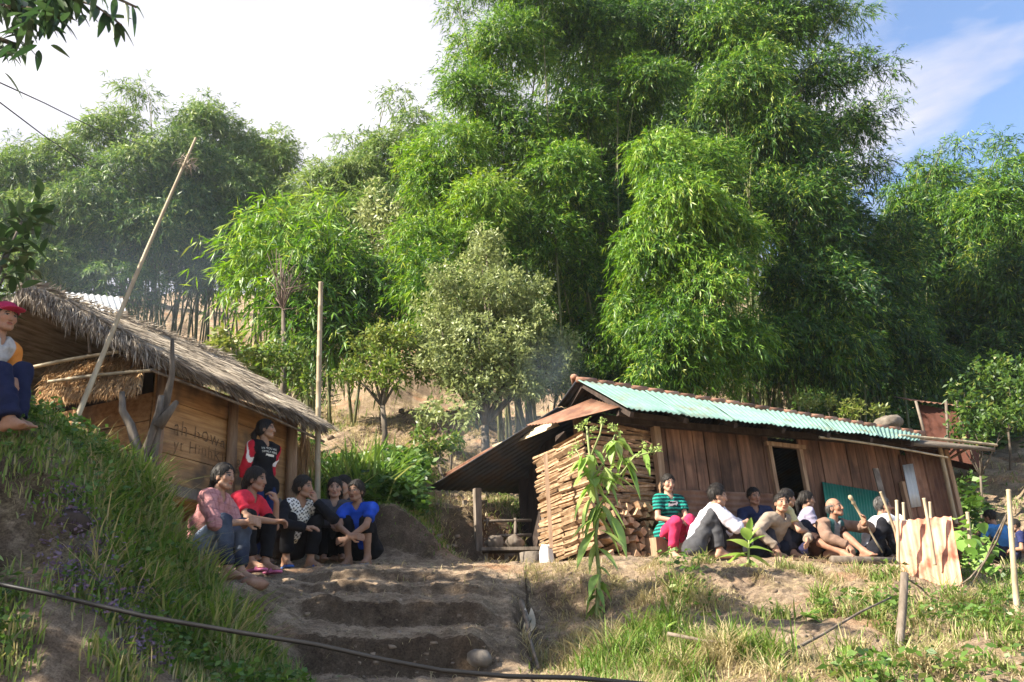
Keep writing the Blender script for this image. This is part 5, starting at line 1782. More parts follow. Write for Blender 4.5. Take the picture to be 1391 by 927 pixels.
    for e in (-1, 1):
        H((e * .034, .052, -.018), (.027, .028, .026), .02)
        H((e * .070, -.004, -.008), (.009, .019, .029), .008)
        HC((e * .045, .02, -.06), (e * .02, .06, -.082), .022, .018, .02)
    HC((0, .090, .012), (0, .101, -.024), .0085, .0125, .012)
    for e in (-1, 1):
        H((e * .0105, .093, -.028), (.0075, .009, .0065), .006)
    HC((-.016, .0835, -.049), (.016, .0835, -.049), .0075, .0075, .008)
    HC((-.013, .082, -.059), (.013, .082, -.059), .0075, .0075, .008)
    pts = np.array([c[1] for c, k in pr] + [c[2] for c, k in pr])
    lo, hi = pts.min(0) - .03, pts.max(0) + .03
    hs = .0048
    fine = [[], [], []]
    for k in range(3):
        fine[k].append((hed[k] - .115 * s, hed[k] + .125 * s, hs))
        for i in (0, 1):
            c = wri[i] + hdirs[i] * .07 * s
            fine[k].append((c[k] - .075 * s, c[k] + .075 * s, .0058))
    F = Field(*[axes_for(lo[k], hi[k], .0115, fine[k]) for k in range(3)])
    for (fn, l, h_), k in pr:
        F.op(fn, l, h_, k)
    for e in (-1, 1):
        F.op(*ell(np.array((e * .031, .098, .013)) * sH, np.array((.015, .016, .0095)) * sH, Rh, hed), k=.008 * s, sub=True)
    for e in (-1, 1):
        F.op(*ell(np.array((e * .031, .0735, .011)) * sH, np.array((.013, .012, .0095)) * sH, Rh, hed), k=.003 * s)
    V, Q = F.mesh()
    hl = (V - hed) @ Rh / sH
    col = np.tile(np.asarray(skin, float), (len(V), 1))
    col *= (1 + 0.08 * vnoise(V[:, 0] * 9, V[:, 1] * 9, V[:, 2] * 9, seed))[:, None]
    x, y, z = np.abs(hl[:, 0]), hl[:, 1], hl[:, 2]
    fr = (y > .045) & (np.abs(z) < .12) & (x < .07)
    cheek = fr & (((x - .04) / .022) ** 2 + ((z + .02) / .018) ** 2 < 1)
    col[cheek] *= (1.06, .93, .9)
    brow = fr & (((x - .032) / .021) ** 2 + ((z - .034 + (x - .032) * .12) / .0055) ** 2 < 1)
    col[brow] = (.03, .024, .02)
    eye = fr & (((x - .031) / .0155) ** 2 + ((z - .0115) / .0062) ** 2 < 1)
    col[eye] = (.26, .22, .195)
    iris = fr & (((x - .030) / .0075) ** 2 + ((z - .0115) / .0072) ** 2 < 1)
    col[iris] = (.012, .009, .008)
    lid = fr & (((x - .031) / .017) ** 2 + ((z - .0175) / .0036) ** 2 < 1)
    col[lid] = (.05, .03, .022)
    lip = (y > .07) & ((hl[:, 0] / .023) ** 2 + ((z + .054) / .0105) ** 2 < 1)
    col[lip] = np.asarray(skin) * (.92, .55, .55)
    mouth = (y > .07) & ((hl[:, 0] / .021) ** 2 + ((z + .0535) / .0026) ** 2 < 1)
    col[mouth] = (.06, .022, .018)
    if extra and 'beard' in extra:
        bd = (y > .04) & (z < -.06) & (x < .035)
        col[bd] = np.asarray(skin) * .6
    root = thing(name, label, 'person', origin, R(face), group)
    body = fast_mesh('body', V, Q, M_SKIN, root, True, vcol=col)
    # ---------------- shirt
    th = shirt.get('thick', .012) * s
    sp, sl_ = [], []
    bot = pel - tdir * shirt.get('hem', .02) * s
    if shirt.get('hem', .02) >= .05:
        sp += [(cone(hips[0] + tdir * .03 * s, hips[1] + tdir * .03 * s, .112 * s + th, .112 * s + th), .03)]
    else:
        bot = pel + tdir * .06 * s
    sp += [(cone(bot, mid, .094 * s + th, .094 * s + th), .04), (cone(mid, chest, .094 * s + th, .100 * s + th), .05),
           (cone(shl[0] * .82 + shl[1] * .18, shl[1] * .82 + shl[0] * .18, .06 * s + th, .06 * s + th), .04),
           (cone(chest, neck - tdir2 * .02 * s, .08 * s + th * .5, .056 * s + th * .5), .04)]
    if female:
        for e in (-1, 1):
            sp.append((cone(chest + sx * e * .055 * s + fw * .055 * s - tdir2 * .03 * s, chest + sx * e * .05 * s + fw * .07 * s - tdir2 * .035 * s, .05 * s + th * .5, .045 * s + th * .5), .03))
    for i in (0, 1):
        if slv == 'none':
            continue
        w = shirt.get('loose', 1.0)
        sl_.append((cone(shl[i], elb[i], .046 * s + th, (.038 * s + th) * w, cut=(.62 if slv == 'short' else None)), .03))
        if slv in ('long', 'rolled'):
            sl_.append((cone(elb[i], wri[i], .038 * s + th, (.028 * s + th * .8) * w, cut=(.97 if slv == 'long' else .35)), .02))
    pts = np.array([c[1] for c, k in sp + sl_] + [c[2] for c, k in sp + sl_])
    lo, hi = pts.min(0) - .03, pts.max(0) + .03
    F = Field(*[axes_for(lo[k], hi[k], .0085) for k in range(3)])
    for (fn, l, h_), k in sp + sl_:
        F.op(fn, l, h_, k)
    F.op(*cone(neck + tdir2 * .0 * s - fw * 0.01 * s, hp((0, -.01, -.04)), .062 * s, .07 * s), k=.006, sub=True)
    if shirt.get('open', 1):
        F.op(*cone(neck + fw * .055 * s + tdir2 * .0, neck + fw * .075 * s - tdir2 * .05 * s * shirt.get('open', 1), .042 * s, .02 * s), k=.01, sub=True)
    V, Q = F.mesh()
    Nn = vert_normals(V, Q)
    V = folds(V, Nn, .0085 * s, seed, 12.0)
    c0 = np.asarray(shirt['col'], float)
    col = np.tile(c0, (len(V), 1))
    dS = np.min([fn(V[:, 0], V[:, 1], V[:, 2]) for (fn, _, _), _ in sp], 0)
    dA = np.min([fn(V[:, 0], V[:, 1], V[:, 2]) for (fn, _, _), _ in sl_], 0) if sl_ else np.full(len(V), 9.)
    up = (V - pel) @ tdir / s
    ac = (V - chest) @ sx / s
    fr = (V - chest) @ fw / s
    if 'paint' in shirt:
        shirt['paint'](col, up, ac, fr, dA < dS - .012 * s, V, (V - hed) @ Rh / s)
    so_ = fast_mesh(shirt.get('name', 'shirt'), V, Q, M_CLOTH, root, True, vcol=col)
    # collar
    if shirt.get('collar'):
        mbc = MB()
        pth = []
        for k in range(13):
            a = PI * (-0.62 + 1.24 * k / 12) - PI / 2
            pth.append(neck + tdir2 * (.022 - .03 * abs(k - 6) / 6 * 1.3) * s + sx * math.cos(a) * .066 * s + fw * (math.sin(a) * .062 + .006) * s)
        mbc.tube(pth, [.010 * s] + [.015 * s] * 11 + [.012 * s], 6)
        mbc.build('collar', flat_cloth(tuple(shirt['collar'])), so_)
    # ---------------- trousers
    tl = trousers.get('length', .97)
    tt = trousers.get('thick', .012) * s
    wd = trousers.get('wide', 1.0)
    tp = [(cone(hips[0], hips[1], .094 * s + tt, .094 * s + tt), .03), (cone(pel, pel + tdir * .07 * s, .09 * s + tt, .086 * s + tt), .03)]
    for i in (0, 1):
        tp.append((cone(hips[i], kne[i], .076 * s + tt, .054 * s + tt, None), .03))
        tp.append((cone(kne[i], ank[i], (.052 * s + tt), (.040 * s + tt) * wd, cut=tl), .02))
    pts = np.array([c[1] for c, k in tp] + [c[2] for c, k in tp])
    lo, hi = pts.min(0) - .03, pts.max(0) + .03
    F = Field(*[axes_for(lo[k], hi[k], .0105) for k in range(3)])
    for (fn, l, h_), k in tp:
        F.op(fn, l, h_, k)
    V, Q = F.mesh()
    V = folds(V, vert_normals(V, Q), .008 * s, seed + 7, 11.0)
    col = np.tile(np.asarray(trousers['col'], float), (len(V), 1))
    if 'col2' in trousers:                                # faded denim on the thighs
        dk = np.min([np.linalg.norm(V - (kne[i] * .55 + hips[i] * .45), axis=1) for i in (0, 1)], 0) / s
        f_ = np.clip(1.3 - dk / .19, 0, 1)[:, None] * (0.75 + 0.25 * vnoise(V[:, 0] * 30, V[:, 1] * 30, V[:, 2] * 30, 5)[:, None])
        col = col * (1 - f_) + np.asarray(trousers['col2']) * f_
    fast_mesh('trousers', V, Q, M_CLOTH, root, True, vcol=col)
    # ---------------- hair
    if hair != 'none':
        parts, subs = [], []
        E = lambda c, r: ell(np.asarray(c) * sH, np.asarray(r) * sH, Rh, hed)
        C_ = lambda a, b, ra, rb: cone(hp(a), hp(b), ra * sH, rb * sH)
        if hair == 'bald':
            parts.append((E((0, -.018, .012), (.080, .088, .062)), .01))
            subs.append((E((0, .02, .12), (.09, .12, .085)), .01))
        else:
            parts.append((E((0, -.012, .036), (.082, .101, .096)), .01))
        if hair in ('tied', 'pony', 'long', 'bun'):
            parts.append((E((0, -.04, .0), (.076, .068, .075)), .02))
        if hair == 'tied':
            parts += [(C_((0, -.085, -.03), (0, -.10, -.13), .042, .028), .02), (C_((0, -.10, -.13), (.02, -.10, -.30), .028, .014), .01)]
        if hair == 'pony':
            parts += [(C_((0, -.10, .0), (0, -.135, -.05), .03, .034), .015), (C_((0, -.135, -.05), (0, -.13, -.22), .032, .012), .01)]
        if hair == 'bun':
            parts.append((E((0, -.105, -.005), (.036, .034, .036)), .012))
        if hair == 'long':
            parts += [(C_((0, -.07, -.03), (0, -.085, -.20), .062, .05), .02), (C_((-.055, -.03, -.02), (-.075, .0, -.19), .032, .022), .02), (C_((.055, -.03, -.02), (.075, -.01, -.2), .032, .022), .02)]
        if hair == 'fringe':
            parts += [(C_((-.05, .066, .062), (.05, .066, .062), .026, .026), .01), (C_((-.062, .0, .0), (-.066, .0, -.10), .028, .018), .02), (C_((.062, .0, .0), (.066, .0, -.10), .028, .018), .02), (E((0, -.05, -.03), (.07, .06, .09)), .02)]
        pts = np.array([c[1] for c, k in parts] + [c[2] for c, k in parts])
        lo, hi = pts.min(0) - .03, pts.max(0) + .03
        F = Field(*[axes_for(lo[k], hi[k], .0058) for k in range(3)])
        for (fn, l, h_), k in parts:
            F.op(fn, l, h_, k * s)
        # cut the face free
        g = np.meshgrid(*F.ax, indexing='ij')
        L = [(Rh[0, i] * (g[0] - hed[0]) + Rh[1, i] * (g[1] - hed[1]) + Rh[2, i] * (g[2] - hed[2])) / sH for i in range(3)]
        hx, hy, hz = L
        face_cut = (0.85 * hy - 0.53 * hz - ((.033 if female else .028) + .005 * np.sin(hx * 75 + seed) + .004 * np.sin(hx * 210) + .012 * (1 - (hx / .07) ** 2) * 0 - .006 * np.abs(hx) / .07))
        if hair == 'fringe':
            face_cut = np.minimum(face_cut, .052 - hz)
        cutd = face_cut
        if hair in ('short', 'bald'):
            neckc = -(hz + .055 + .0 * hy)
            ear = np.minimum(np.minimum(np.abs(hx) - .055, hy + .028), .012 - hz)
            cutd = np.maximum(cutd, np.maximum(neckc, ear))
            jag = .004 * np.sin(hx * 260) * np.sin(hz * 190 + hy * 120)
            cutd = cutd + jag
        for (fn, l, h_), k in subs:
            F.op(fn, l, h_, k * s, True)
        F.f = np.maximum(F.f, (cutd * s).astype(np.float32))
        V, Q = F.mesh()
        Nn = vert_normals(V, Q)
        hv = (V - hed) @ Rh / sH
        V = V + Nn * (.0022 * s * np.sin(np.arctan2(hv[:, 0], -hv[:, 1] + .05) * 34 + 3 * vnoise(hv[:, 0] * 25, hv[:, 1] * 25, hv[:, 2] * 18, 3)))[:, None]
        # loose strands following the head down and back
        k = rng.integers(0, len(V), 520)
        tang = np.array([0, -.35, -1.0]) @ Rh.T + 0 * V[k] + rng.normal(size=(520, 3)) * .35
        tang = tang - Nn[k] * (tang * Nn[k]).sum(1)[:, None]
        lv, lq, _ = leaf_arrays(V[k] + Nn[k] * .001, nrm(tang) + Nn[k] * .22, .035 * s * (.5 + rng.random(520)), .0042 * s, 0, .12, side=Nn[k] + rng.normal(size=(520, 3)) * .3)
        V, Q = np.concatenate([V, lv]), np.concatenate([Q, lq + len(V)])
        fast_mesh('hair', V, Q, hairmat or M_HAIR, root, True)
    if hat:
        F = Field(*[axes_for(hed[k] - .24 * s, hed[k] + .26 * s, .0068) for k in range(3)])
        F.op(*ell(np.array((0, -.006, .048)) * s, np.array((.089, .107, .082)) * s, Rh, hed), k=.005)
        g = np.meshgrid(*F.ax, indexing='ij')
        hz = (Rh[0, 2] * (g[0] - hed[0]) + Rh[1, 2] * (g[1] - hed[1]) + Rh[2, 2] * (g[2] - hed[2])) / s
        F.f = np.maximum(F.f, ((.046 - hz) * s).astype(np.float32))
        F.op(*ell(np.array((0, .105, .05)) * s, np.array((.075, .078, .0085)) * s, Rh, hed), k=.006)
        V, Q = F.mesh()
        fast_mesh('cap', V, Q, M_CLOTH, root, True, vcol=np.tile(np.asarray(hat, float), (len(V), 1)))
    # ---------------- sandals
    if feet:
        for i in (0, 1):
            td = nrm(np.asarray(pose.get('toes', [(0, 1, 0), (0, 1, 0)])[i], float))
            c = np.array([ank[i][0], ank[i][1], ank[i][2] - .083 * s]) + td * .05 * s
            F = Field(*[axes_for(c[k] - .17 * s, c[k] + .17 * s, .0075) for k in range(3)])
            F.op(*cone(c - td * .085 * s, c + td * .085 * s, .038 * s, .046 * s), k=.01)
            g = np.meshgrid(*F.ax, indexing='ij')
            F.f = np.maximum(F.f, (np.abs(g[2] - c[2]) - .012 * s).astype(np.float32))
            st = c + td * .045 * s + np.array([0, 0, .03]) * s
            sv = np.cross(td, (0, 0, 1.0))
            for a, b_ in ((c + td * .03 * s + sv * .04 * s, st + np.array([0, 0, .014]) * s), (st + np.array([0, 0, .014]) * s, c + td * .03 * s - sv * .04 * s)):
                F.op(*cone(a, b_, .014 * s, .016 * s), k=.006)
            V, Q = F.mesh()
            fast_mesh('sandal', V, Q, M_RUBBER, root, True, vcol=np.tile(np.asarray(feet, float), (len(V), 1)))
    root['_'] = 0
    del root['_']
    return root, dict(hed=hed, chest=chest, fw=fw, sx=sx, tdir=tdir, tdir2=tdir2, neck=neck, s=s, wri=wri, kne=kne, mid=mid, pel=pel)


_fc = {}


def flat_cloth(c):
    if c not in _fc:
        _fc[c] = pm('collar_cloth', [tuple(v * .85 for v in c), c], (20, 20, 20), .9, .2)
    return _fc[c]


# poses (metres, body of 1.56 m; x to the person's left is negative, y forward, z up)
def squat(back=-.12, z=.20, lean=26, sep=.12, w=((-.06, .36, .36), (.06, .36, .36)), **k):
    d = dict(pelvis=(0, back, z), lean=lean, ankles=((-sep, .02, .085), (sep, .02, .085)), wrists=w, elbows=((-.4, .2, .25), (.4, .2, .25)), knees=((-.25, .6, .8), (.25, .6, .8)))
    d.update(k)
    return d


WOMEN = 'people sitting on the left terrace by the hut'
MEN = 'people sitting in front of the plank house'


def at(px, Y, dz=0.0):
    return on_ground(px, Y, dz)


def p_plaid(col, up, ac, fr, slv, V, hl):
    c = V * 60
    g = (np.abs(np.sin(up * 52)) < .22) | (np.abs(np.sin(ac * 52)) < .22)
    col[g] *= (.72, .66, .68)


person('young woman in a dusty pink plaid shirt and jeans squatting nearest on the left', at(314, 6.9), -104,
       squat(-.33, .25, 14, .09, ((-.02, .12, .47), (.05, .14, .45)), elbows=((-.35, -.2, .2), (.35, -.2, .3)), hands=((.5, .8, .0), (-.5, .8, .0)), palms=((.8, -.2, -.2), (-.8, -.2, -.2)), curl=45, toes=((-.1, 1, 0), (.15, 1, 0))),
       dict(col=(.40, .19, .185), sleeve='rolled', collar=(.40, .20, .195), paint=p_plaid, thick=.016, loose=1.15), dict(col=(.03, .035, .055), col2=(.30, .36, .46), wide=1.0, length=.88), 'tied', (.40, .23, .155), 1.60, (-6, 4, 0), group=WOMEN)
person('young woman in a bright red shirt squatting with her hand at her mouth', at(347, 7.45), -112,
       squat(-.30, .24, 20, .10, ((-.12, .10, .62), (.0, .18, .42)), elbows=((-.3, .35, .0), (.35, .1, .3)), hands=((.3, -.2, .9), (-.8, .4, .1)), palms=((.3, -1, .1), (0, .3, -1)), curl=50),
       dict(col=(.60, .035, .06), sleeve='short'), dict(col=(.010, .010, .012), length=.86), 'tied', (.37, .205, .135), 1.58, (12, 2, 4), feet=(.45, .12, .22), group=WOMEN)


def p_raglan_red(col, up, ac, fr, slv, V, hl):
    col[slv] = (.42, .02, .035)
    a = np.abs(ac)
    col[slv & (np.abs(fr - .015) < .012)] = (.75, .72, .70)


_r, _k = person('girl in a black shirt with red sleeves standing against the hut wall', at(349, 8.75, .0), -128,
       dict(pelvis=(0, 0, .80), lean=-3, ankles=((-.09, .0, .085), (.09, .05, .085)), wrists=((-.10, -.12, .76), (.12, -.14, .76)), elbows=((-.6, -.3, .9), (.6, -.3, .9)), knees=((-.1, 1, .4), (.1, 1, .4))),
       dict(col=(.010, .010, .012), sleeve='rolled', paint=p_raglan_red, hem=.06, thick=.014), dict(col=(.015, .025, .075), wide=1.05), 'pony', (.34, .20, .125), 1.46, (40, 12, 0), feet=(.05, .05, .06), group=WOMEN)


def chest_mark(root, k, lines, mat, up0, name='print'):
    """lettering on a shirt front, pushed just proud of the cloth"""
    sh = [c for c in root.children if c.name.startswith('shirt')][0]
    n = len(sh.data.vertices)
    co = np.empty(n * 3, np.float32); sh.data.vertices.foreach_get('co', co); co = co.reshape(-1, 3)
    VS, FS, b = [], [], 0
    ac, upv, fr = (co - k['chest']) @ k['sx'], (co - k['chest']) @ k['tdir2'], (co - k['chest']) @ k['fw']

    def front(a, u):
        m_ = (np.abs(ac - a) < .016) & (np.abs(upv - u) < .016)
        return fr[m_].max() if m_.any() else .1
    for kind, val, u, size in lines:
        if kind == 'text':
            cu = bpy.data.curves.new('t', 'FONT'); cu.body = val; cu.size = size; cu.align_x = 'CENTER'
            cu.resolution_u = 2
            to = bpy.data.objects.new('t', cu); COL.objects.link(to)
            me = bpy.data.meshes.new_from_object(to.evaluated_get(bpy.context.evaluated_depsgraph_get()))
            bpy.data.objects.remove(to)
            pts = [(v.co.x, v.co.y + u) for v in me.vertices]
            fs = [tuple(p.vertices) for p in me.polygons]
        else:
            w, h_ = val
            nx, ny = 10, 4
            pts = [(w * (i / nx - .5), u + h_ * j / ny) for i in range(nx + 1) for j in range(ny + 1)]
            fs = [(i * (ny + 1) + j, (i + 1) * (ny + 1) + j, (i + 1) * (ny + 1) + j + 1, i * (ny + 1) + j + 1) for i in range(nx) for j in range(ny)]
        for a, uu in pts:
            VS.append(k['chest'] - k['sx'] * a * 1.0 + k['tdir2'] * uu + k['fw'] * (front(-a, uu) + .003))
        FS += [tuple(b + i for i in f) for f in fs]
        b += len(pts)
    me = bpy.data.meshes.new(name)
    me.from_pydata([tuple(map(float, v)) for v in VS], [], FS)
    return link_mesh(name, me, mat, sh)


M_PRINT = pm('white_print', [(.55, .52, .42), (.72, .70, .62)], (20, 20, 20), .8, 0)
chest_mark(_r, _k, [('text', 'HI YOU ARE', .045, .032), ('text', 'SIMPLY MINE', .008, .032), ('bar', (.10, .022), -.025, 0)], M_PRINT, 0)


def p_leopard(col, up, ac, fr, slv, V, hl):
    f = ~slv & (fr > -.03)
    col[f] = (.66, .64, .60)
    sp = np.sin(V[:, 0] * 150) * np.sin(V[:, 2] * 165 + np.sin(V[:, 0] * 90)) > .25
    col[f & sp] = (.02, .02, .025)
    col[f & (up < .13)] *= (.8, .68, .5)


person('woman in a black and white spotted shirt resting her chin on her hand', at(403, 8.3), -138,
       squat(-.20, .22, 24, .13, ((-.09, .17, .635), (.04, .22, .36)), elbows=((-.4, .5, .3), (.4, .3, .2)), hands=((.25, -.1, 1), (-.6, .6, 0)), palms=((.4, -.9, .2), (-.3, -.2, -1)), curl=25, toes=((-.2, 1, 0), (.2, 1, 0))),
       dict(col=(.011, .011, .014), sleeve='long', paint=p_leopard, thick=.014), dict(col=(.008, .008, .010), length=.82, wide=1.15), 'bun', (.35, .20, .13), 1.58, (28, 4, 8), feet=(.03, .09, .30), group=WOMEN)
person('woman in a bright blue polo shirt hugging her knees at the top of the stairs', at(487, 8.6), 172,
       squat(-.20, .20, 25, .10, ((.02, .30, .24), (-.03, .31, .26)), elbows=((-.6, .3, .3), (.6, .3, .3)), hands=((1, .2, -.1), (-1, .3, -.1)), palms=((0, -1, -.1), (0, -1, -.1)), curl=40, knees=((-.16, .6, .8), (.16, .6, .8))),
       dict(col=(.015, .055, .34), sleeve='short', collar=(.012, .045, .28), thick=.015), dict(col=(.009, .009, .011), length=.35, wide=1.3), 'bun', (.31, .175, .115), 1.56, (-12, 2, -3), feet=(.20, .17, .15), group=WOMEN)
person('girl with a round face peeping out behind the woman with the spotted shirt', at(451, 9.1), -160,
       squat(-.12, .2, 18, .1), dict(col=(.05, .05, .06), sleeve='long'), dict(col=(.012, .012, .014)), 'long', (.42, .25, .175), 1.46, (-10, 0, 0), group=WOMEN)
person('girl half hidden just behind the shoulder of the woman in blue', at(469, 9.3), 178,
       squat(-.12, .2, 18, .1), dict(col=(.03, .03, .035), sleeve='long'), dict(col=(.012, .012, .014)), 'long', (.40, .235, .16), 1.62, (-25, 0, 6), group=WOMEN)


def p_ringer(col, up, ac, fr, slv, V, hl):
    col[slv | (np.abs(ac) > .115)] = (.50, .18, .035)


person('boy in a crimson cap and navy trousers sitting up on the grassy bank', P(14, 577, 5.35) + np.array([0, 0, -.03]), -104,
       dict(pelvis=(0, -.38, .24), lean=12, ankles=((-.06, -.02, .085), (.12, .10, .03)), wrists=((-.02, -.04, .36), (.30, -.10, .33)), elbows=((-.4, -.4, .2), (.5, -.4, .2)), hands=((.4, .5, -.7), (0, .6, -.7)), palms=((0, -.8, -.5), (-.5, -.8, -.5)), knees=((-.1, .6, .9), (.2, .6, .8))),
       dict(col=(.38, .36, .35), sleeve='short', paint=p_ringer), dict(col=(.012, .016, .045), wide=1.5, length=.97), 'short', (.36, .20, .13), 1.54, (-16, 6, 0), hat=(.34, .025, .075), female=False)


def p_stripes(col, up, ac, fr, slv, V, hl):
    st = (np.sin((V[:, 2]) * 2 * PI / .042) > .25)
    col[st] = (.02, .26, .20)


# ---- right terrace
_r, _k = person('woman in a green striped shirt and red trousers sitting by the firewood', at(931, 10.15), -160,
       dict(pelvis=(0, -.30, .33), lean=3, ankles=((-.10, .0, .085), (.13, -.06, .085)), wrists=((.0, .02, .46), (.06, .0, .46)), elbows=((-.5, -.3, .3), (.5, -.3, .3)), hands=((.6, .6, -.1), (-.6, .6, -.1)), knees=((-.12, .8, .8), (.14, .8, .8))),
       dict(col=(.010, .045, .045), sleeve='short', paint=p_stripes, hem=.05, loose=1.2), dict(col=(.42, .03, .085), length=.8, wide=1.1), 'long', (.46, .27, .19), 1.55, (-4, -4, -4), group=MEN)
chest_mark(_r, _k, [('bar', (.125, .125), -.08, 0)], pm('blotched_print', [(.60, .60, .58), (.70, .70, .68)], (20, 20, 20), .8, 0, stain=((.015, .015, .018), 17, .50, .54)), 0)
person('man in a white shirt squatting in profile with clasped hands', at(972, 9.4), -84,
       squat(-.22, .14, 30, .12, ((-.04, .33, .36), (.04, .35, .37)), elbows=((-.4, .2, .2), (.4, .1, .2)), hands=((.3, .9, .3), (-.3, .9, .3)), palms=((.9, 0, -.2), (-.9, 0, -.2)), curl=50),
       dict(col=(.52, .49, .55), sleeve='rolled', collar=(.50, .47, .53), thick=.012, hem=.04, loose=1.25), dict(col=(.055, .055, .06), wide=1.2, length=.92), 'short', (.42, .24, .16), 1.62, (-8, 2, 0), female=False, group=MEN)
person('man with black hair almost hidden behind the man in the white shirt', at(976, 9.75), -95,
       squat(-.16, .2, 20, .12), dict(col=(.48, .46, .48), sleeve='long', thick=.015), dict(col=(.03, .03, .035)), 'short', (.36, .21, .14), 1.52, (0, 2, 0), female=False, group=MEN)
person('man in a dark blue shirt sitting against the wall left of the doorway', at(1040, 10.75), -172,
       squat(-.22, .17, 8, .12, ((-.12, .22, .3), (.12, .22, .3))), dict(col=(.022, .028, .065), sleeve='long', thick=.016, collar=(.02, .026, .06)), dict(col=(.02, .02, .024)), 'short', (.32, .175, .115), 1.58, (6, 0, 0), female=False, group=MEN)
person('man in a tan jacket squatting in front with one arm hanging down', at(1066, 9.7), -150,
       squat(-.26, .12, 37, .13, ((-.12, .26, .20), (.27, .16, .13)), elbows=((-.5, .1, .2), (.7, .0, .4)), hands=((.5, .4, -.6), (-.05, .3, -1)), palms=((.6, -.8, 0), (-.4, -1, 0)), curl=22, side=4),
       dict(col=(.25, .20, .155), sleeve='long', thick=.017, hem=.04, loose=1.1, collar=(.22, .20, .22), name='jacket'), dict(col=(.035, .033, .042), col2=(.07, .068, .085), wide=1.2, length=.9), 'short', (.40, .23, .15), 1.60, (-24, 8, -10), feet=(.10, .06, .045), female=False, group=MEN)
person('woman in a pale yellow blouse sitting with her legs stretched to the right', at(1092, 9.85), -98,
       dict(pelvis=(0, -.22, .13), lean=8, ankles=((-.09, .36, .085), (.1, .28, .085)), wrists=((-.08, .12, .30), (.10, .14, .28)), elbows=((-.4, -.2, .2), (.5, -.2, .2)), hands=((.3, .8, -.3), (-.2, .8, -.4)), knees=((-.14, .6, .5), (.14, .6, .5))),
       dict(col=(.48, .42, .22), sleeve='short', thick=.014), dict(col=(.015, .018, .030), wide=1.2), 'pony', (.40, .23, .155), 1.5, (20, 0, 0), group=MEN)
person('woman with a ponytail in a grey lilac top against the wall right of the doorway', at(1120, 10.7), -92,
       dict(pelvis=(0, -.22, .17), lean=6, ankles=((-.1, .22, .085), (.1, .2, .085)), wrists=((-.02, .06, .40), (.06, .1, .40)), elbows=((-.4, -.3, .2), (.4, -.3, .2)), knees=((-.14, .6, .7), (.14, .6, .7))),
       dict(col=(.24, .22, .30), sleeve='short', thick=.014), dict(col=(.02, .02, .05)), 'pony', (.34, .195, .13), 1.5, (-2, 2, 0), group=MEN)


def p_vest(col, up, ac, fr, slv, V, hl):
    f = ~slv & (fr > .02) & (np.abs(ac) < .10)
    col[f] = (.03, .085, .085)
    f = ~slv & (fr > .02) & (np.abs(ac) < .045)
    col[f] = (.17, .17, .18)


_r, _ko = person('bald old man in a brown jacket over a teal vest sitting with a carved stick', at(1150, 9.65), -158,
       dict(pelvis=(0, -.36, .04), lean=24, ankles=((-.16, .12, .085), (.14, .14, .06)), wrists=((-.19, .16, .38), (.12, .20, .14)), elbows=((-.6, .1, .3), (.6, .0, .2)), hands=((.1, .5, .8), (-.15, .5, -.8)), palms=((1, .1, .1), (-.1, -1, -.4)), curl=38, knees=((-.2, .6, .9), (.45, .5, .35)), side=-3),
       dict(col=(.19, .12, .088), sleeve='long', thick=.016, loose=1.15, paint=p_vest, name='jacket', hem=.04), dict(col=(.045, .026, .021), length=.16, wide=1.2, thick=.016), 'bald', (.36, .19, .125), 1.56, (24, 14, 4), female=False, group=MEN, hairmat=M_GREYHAIR)
person('old man in a white shirt sitting at the right with his hand to his mouth', at(1214, 9.95), -82,
       squat(-.28, .09, 24, .11, ((-.02, .16, .32), (.03, .14, .53)), elbows=((-.4, .2, .2), (.4, .3, .1)), hands=((.4, .8, 0), (-.2, .05, 1)), palms=((.3, -.3, -1), (-.2, -1, .1)), curl=50),
       dict(col=(.46, .46, .49), sleeve='long', thick=.014, loose=1.1, collar=(.44, .44, .46)), dict(col=(.012, .012, .016)), 'short', (.33, .18, .12), 1.54, (-8, 6, 0), female=False, group=MEN, hairmat=M_GREYHAIR)
FARK = 'children sitting far right on the earth'
person('boy in a light blue shirt sitting with his back turned at the far right', at(1361, 12.7), 14,
       dict(pelvis=(0, -.2, .13), lean=14, ankles=((-.13, .22, .085), (.13, .22, .085)), wrists=((-.12, .2, .36), (.12, .2, .36)), elbows=((-.4, 0, .1), (.4, 0, .1)), knees=((-.3, .5, .7), (.3, .5, .7))),
       dict(col=(.06, .20, .42), sleeve='short'), dict(col=(.03, .03, .04)), 'short', (.33, .19, .125), 1.4, (10, 0, 0), female=False)
person('child in navy clothes cut off by the right edge of the photo', at(1397, 12.2), 60,
       dict(pelvis=(0, -.2, .13), lean=20, ankles=((-.1, .2, .085), (.1, .2, .085)), wrists=((-.12, .2, .3), (.12, .2, .3)), elbows=((-.4, 0, .1), (.4, 0, .1))),
       dict(col=(.02, .025, .08), sleeve='short'), dict(col=(.02, .025, .06)), 'short', (.33, .19, .125), 1.2, (10, 0, 0), female=False)

# the carved stick in the old man's hand
mb = MB()
hnd = _r.matrix_basis if False else None
_w = np.array(_r.location)
_c, _s = math.cos(R(-158)), math.sin(R(-158))
_h = _ko['wri'][0] + np.array([.01, .05, .06])
hw = _w + np.array([_h[0] * _c - _h[1] * _s, _h[0] * _s + _h[1] * _c, _h[2]])
hx_, hy_ = proj(hw)
top, low = P(hx_ - 21, hy_ - 30, hw[1] - .02), P(hx_ + 24, hy_ + 48, hw[1] + .12)
d_ = low - top
mb.tube([top + d_ * t for t in (0, .03, .07, .09, .13, .15, .3, .42, .5, .52, .8, 1)], [.012, .026, .022, .014, .026, .016, .014, .020, .018, .011, .010, .009], 9, .6)
tag(mb.build('carved_stick', M_BAMPOLE), 'pale carved stick held slanting by the bald old man', 'stick')

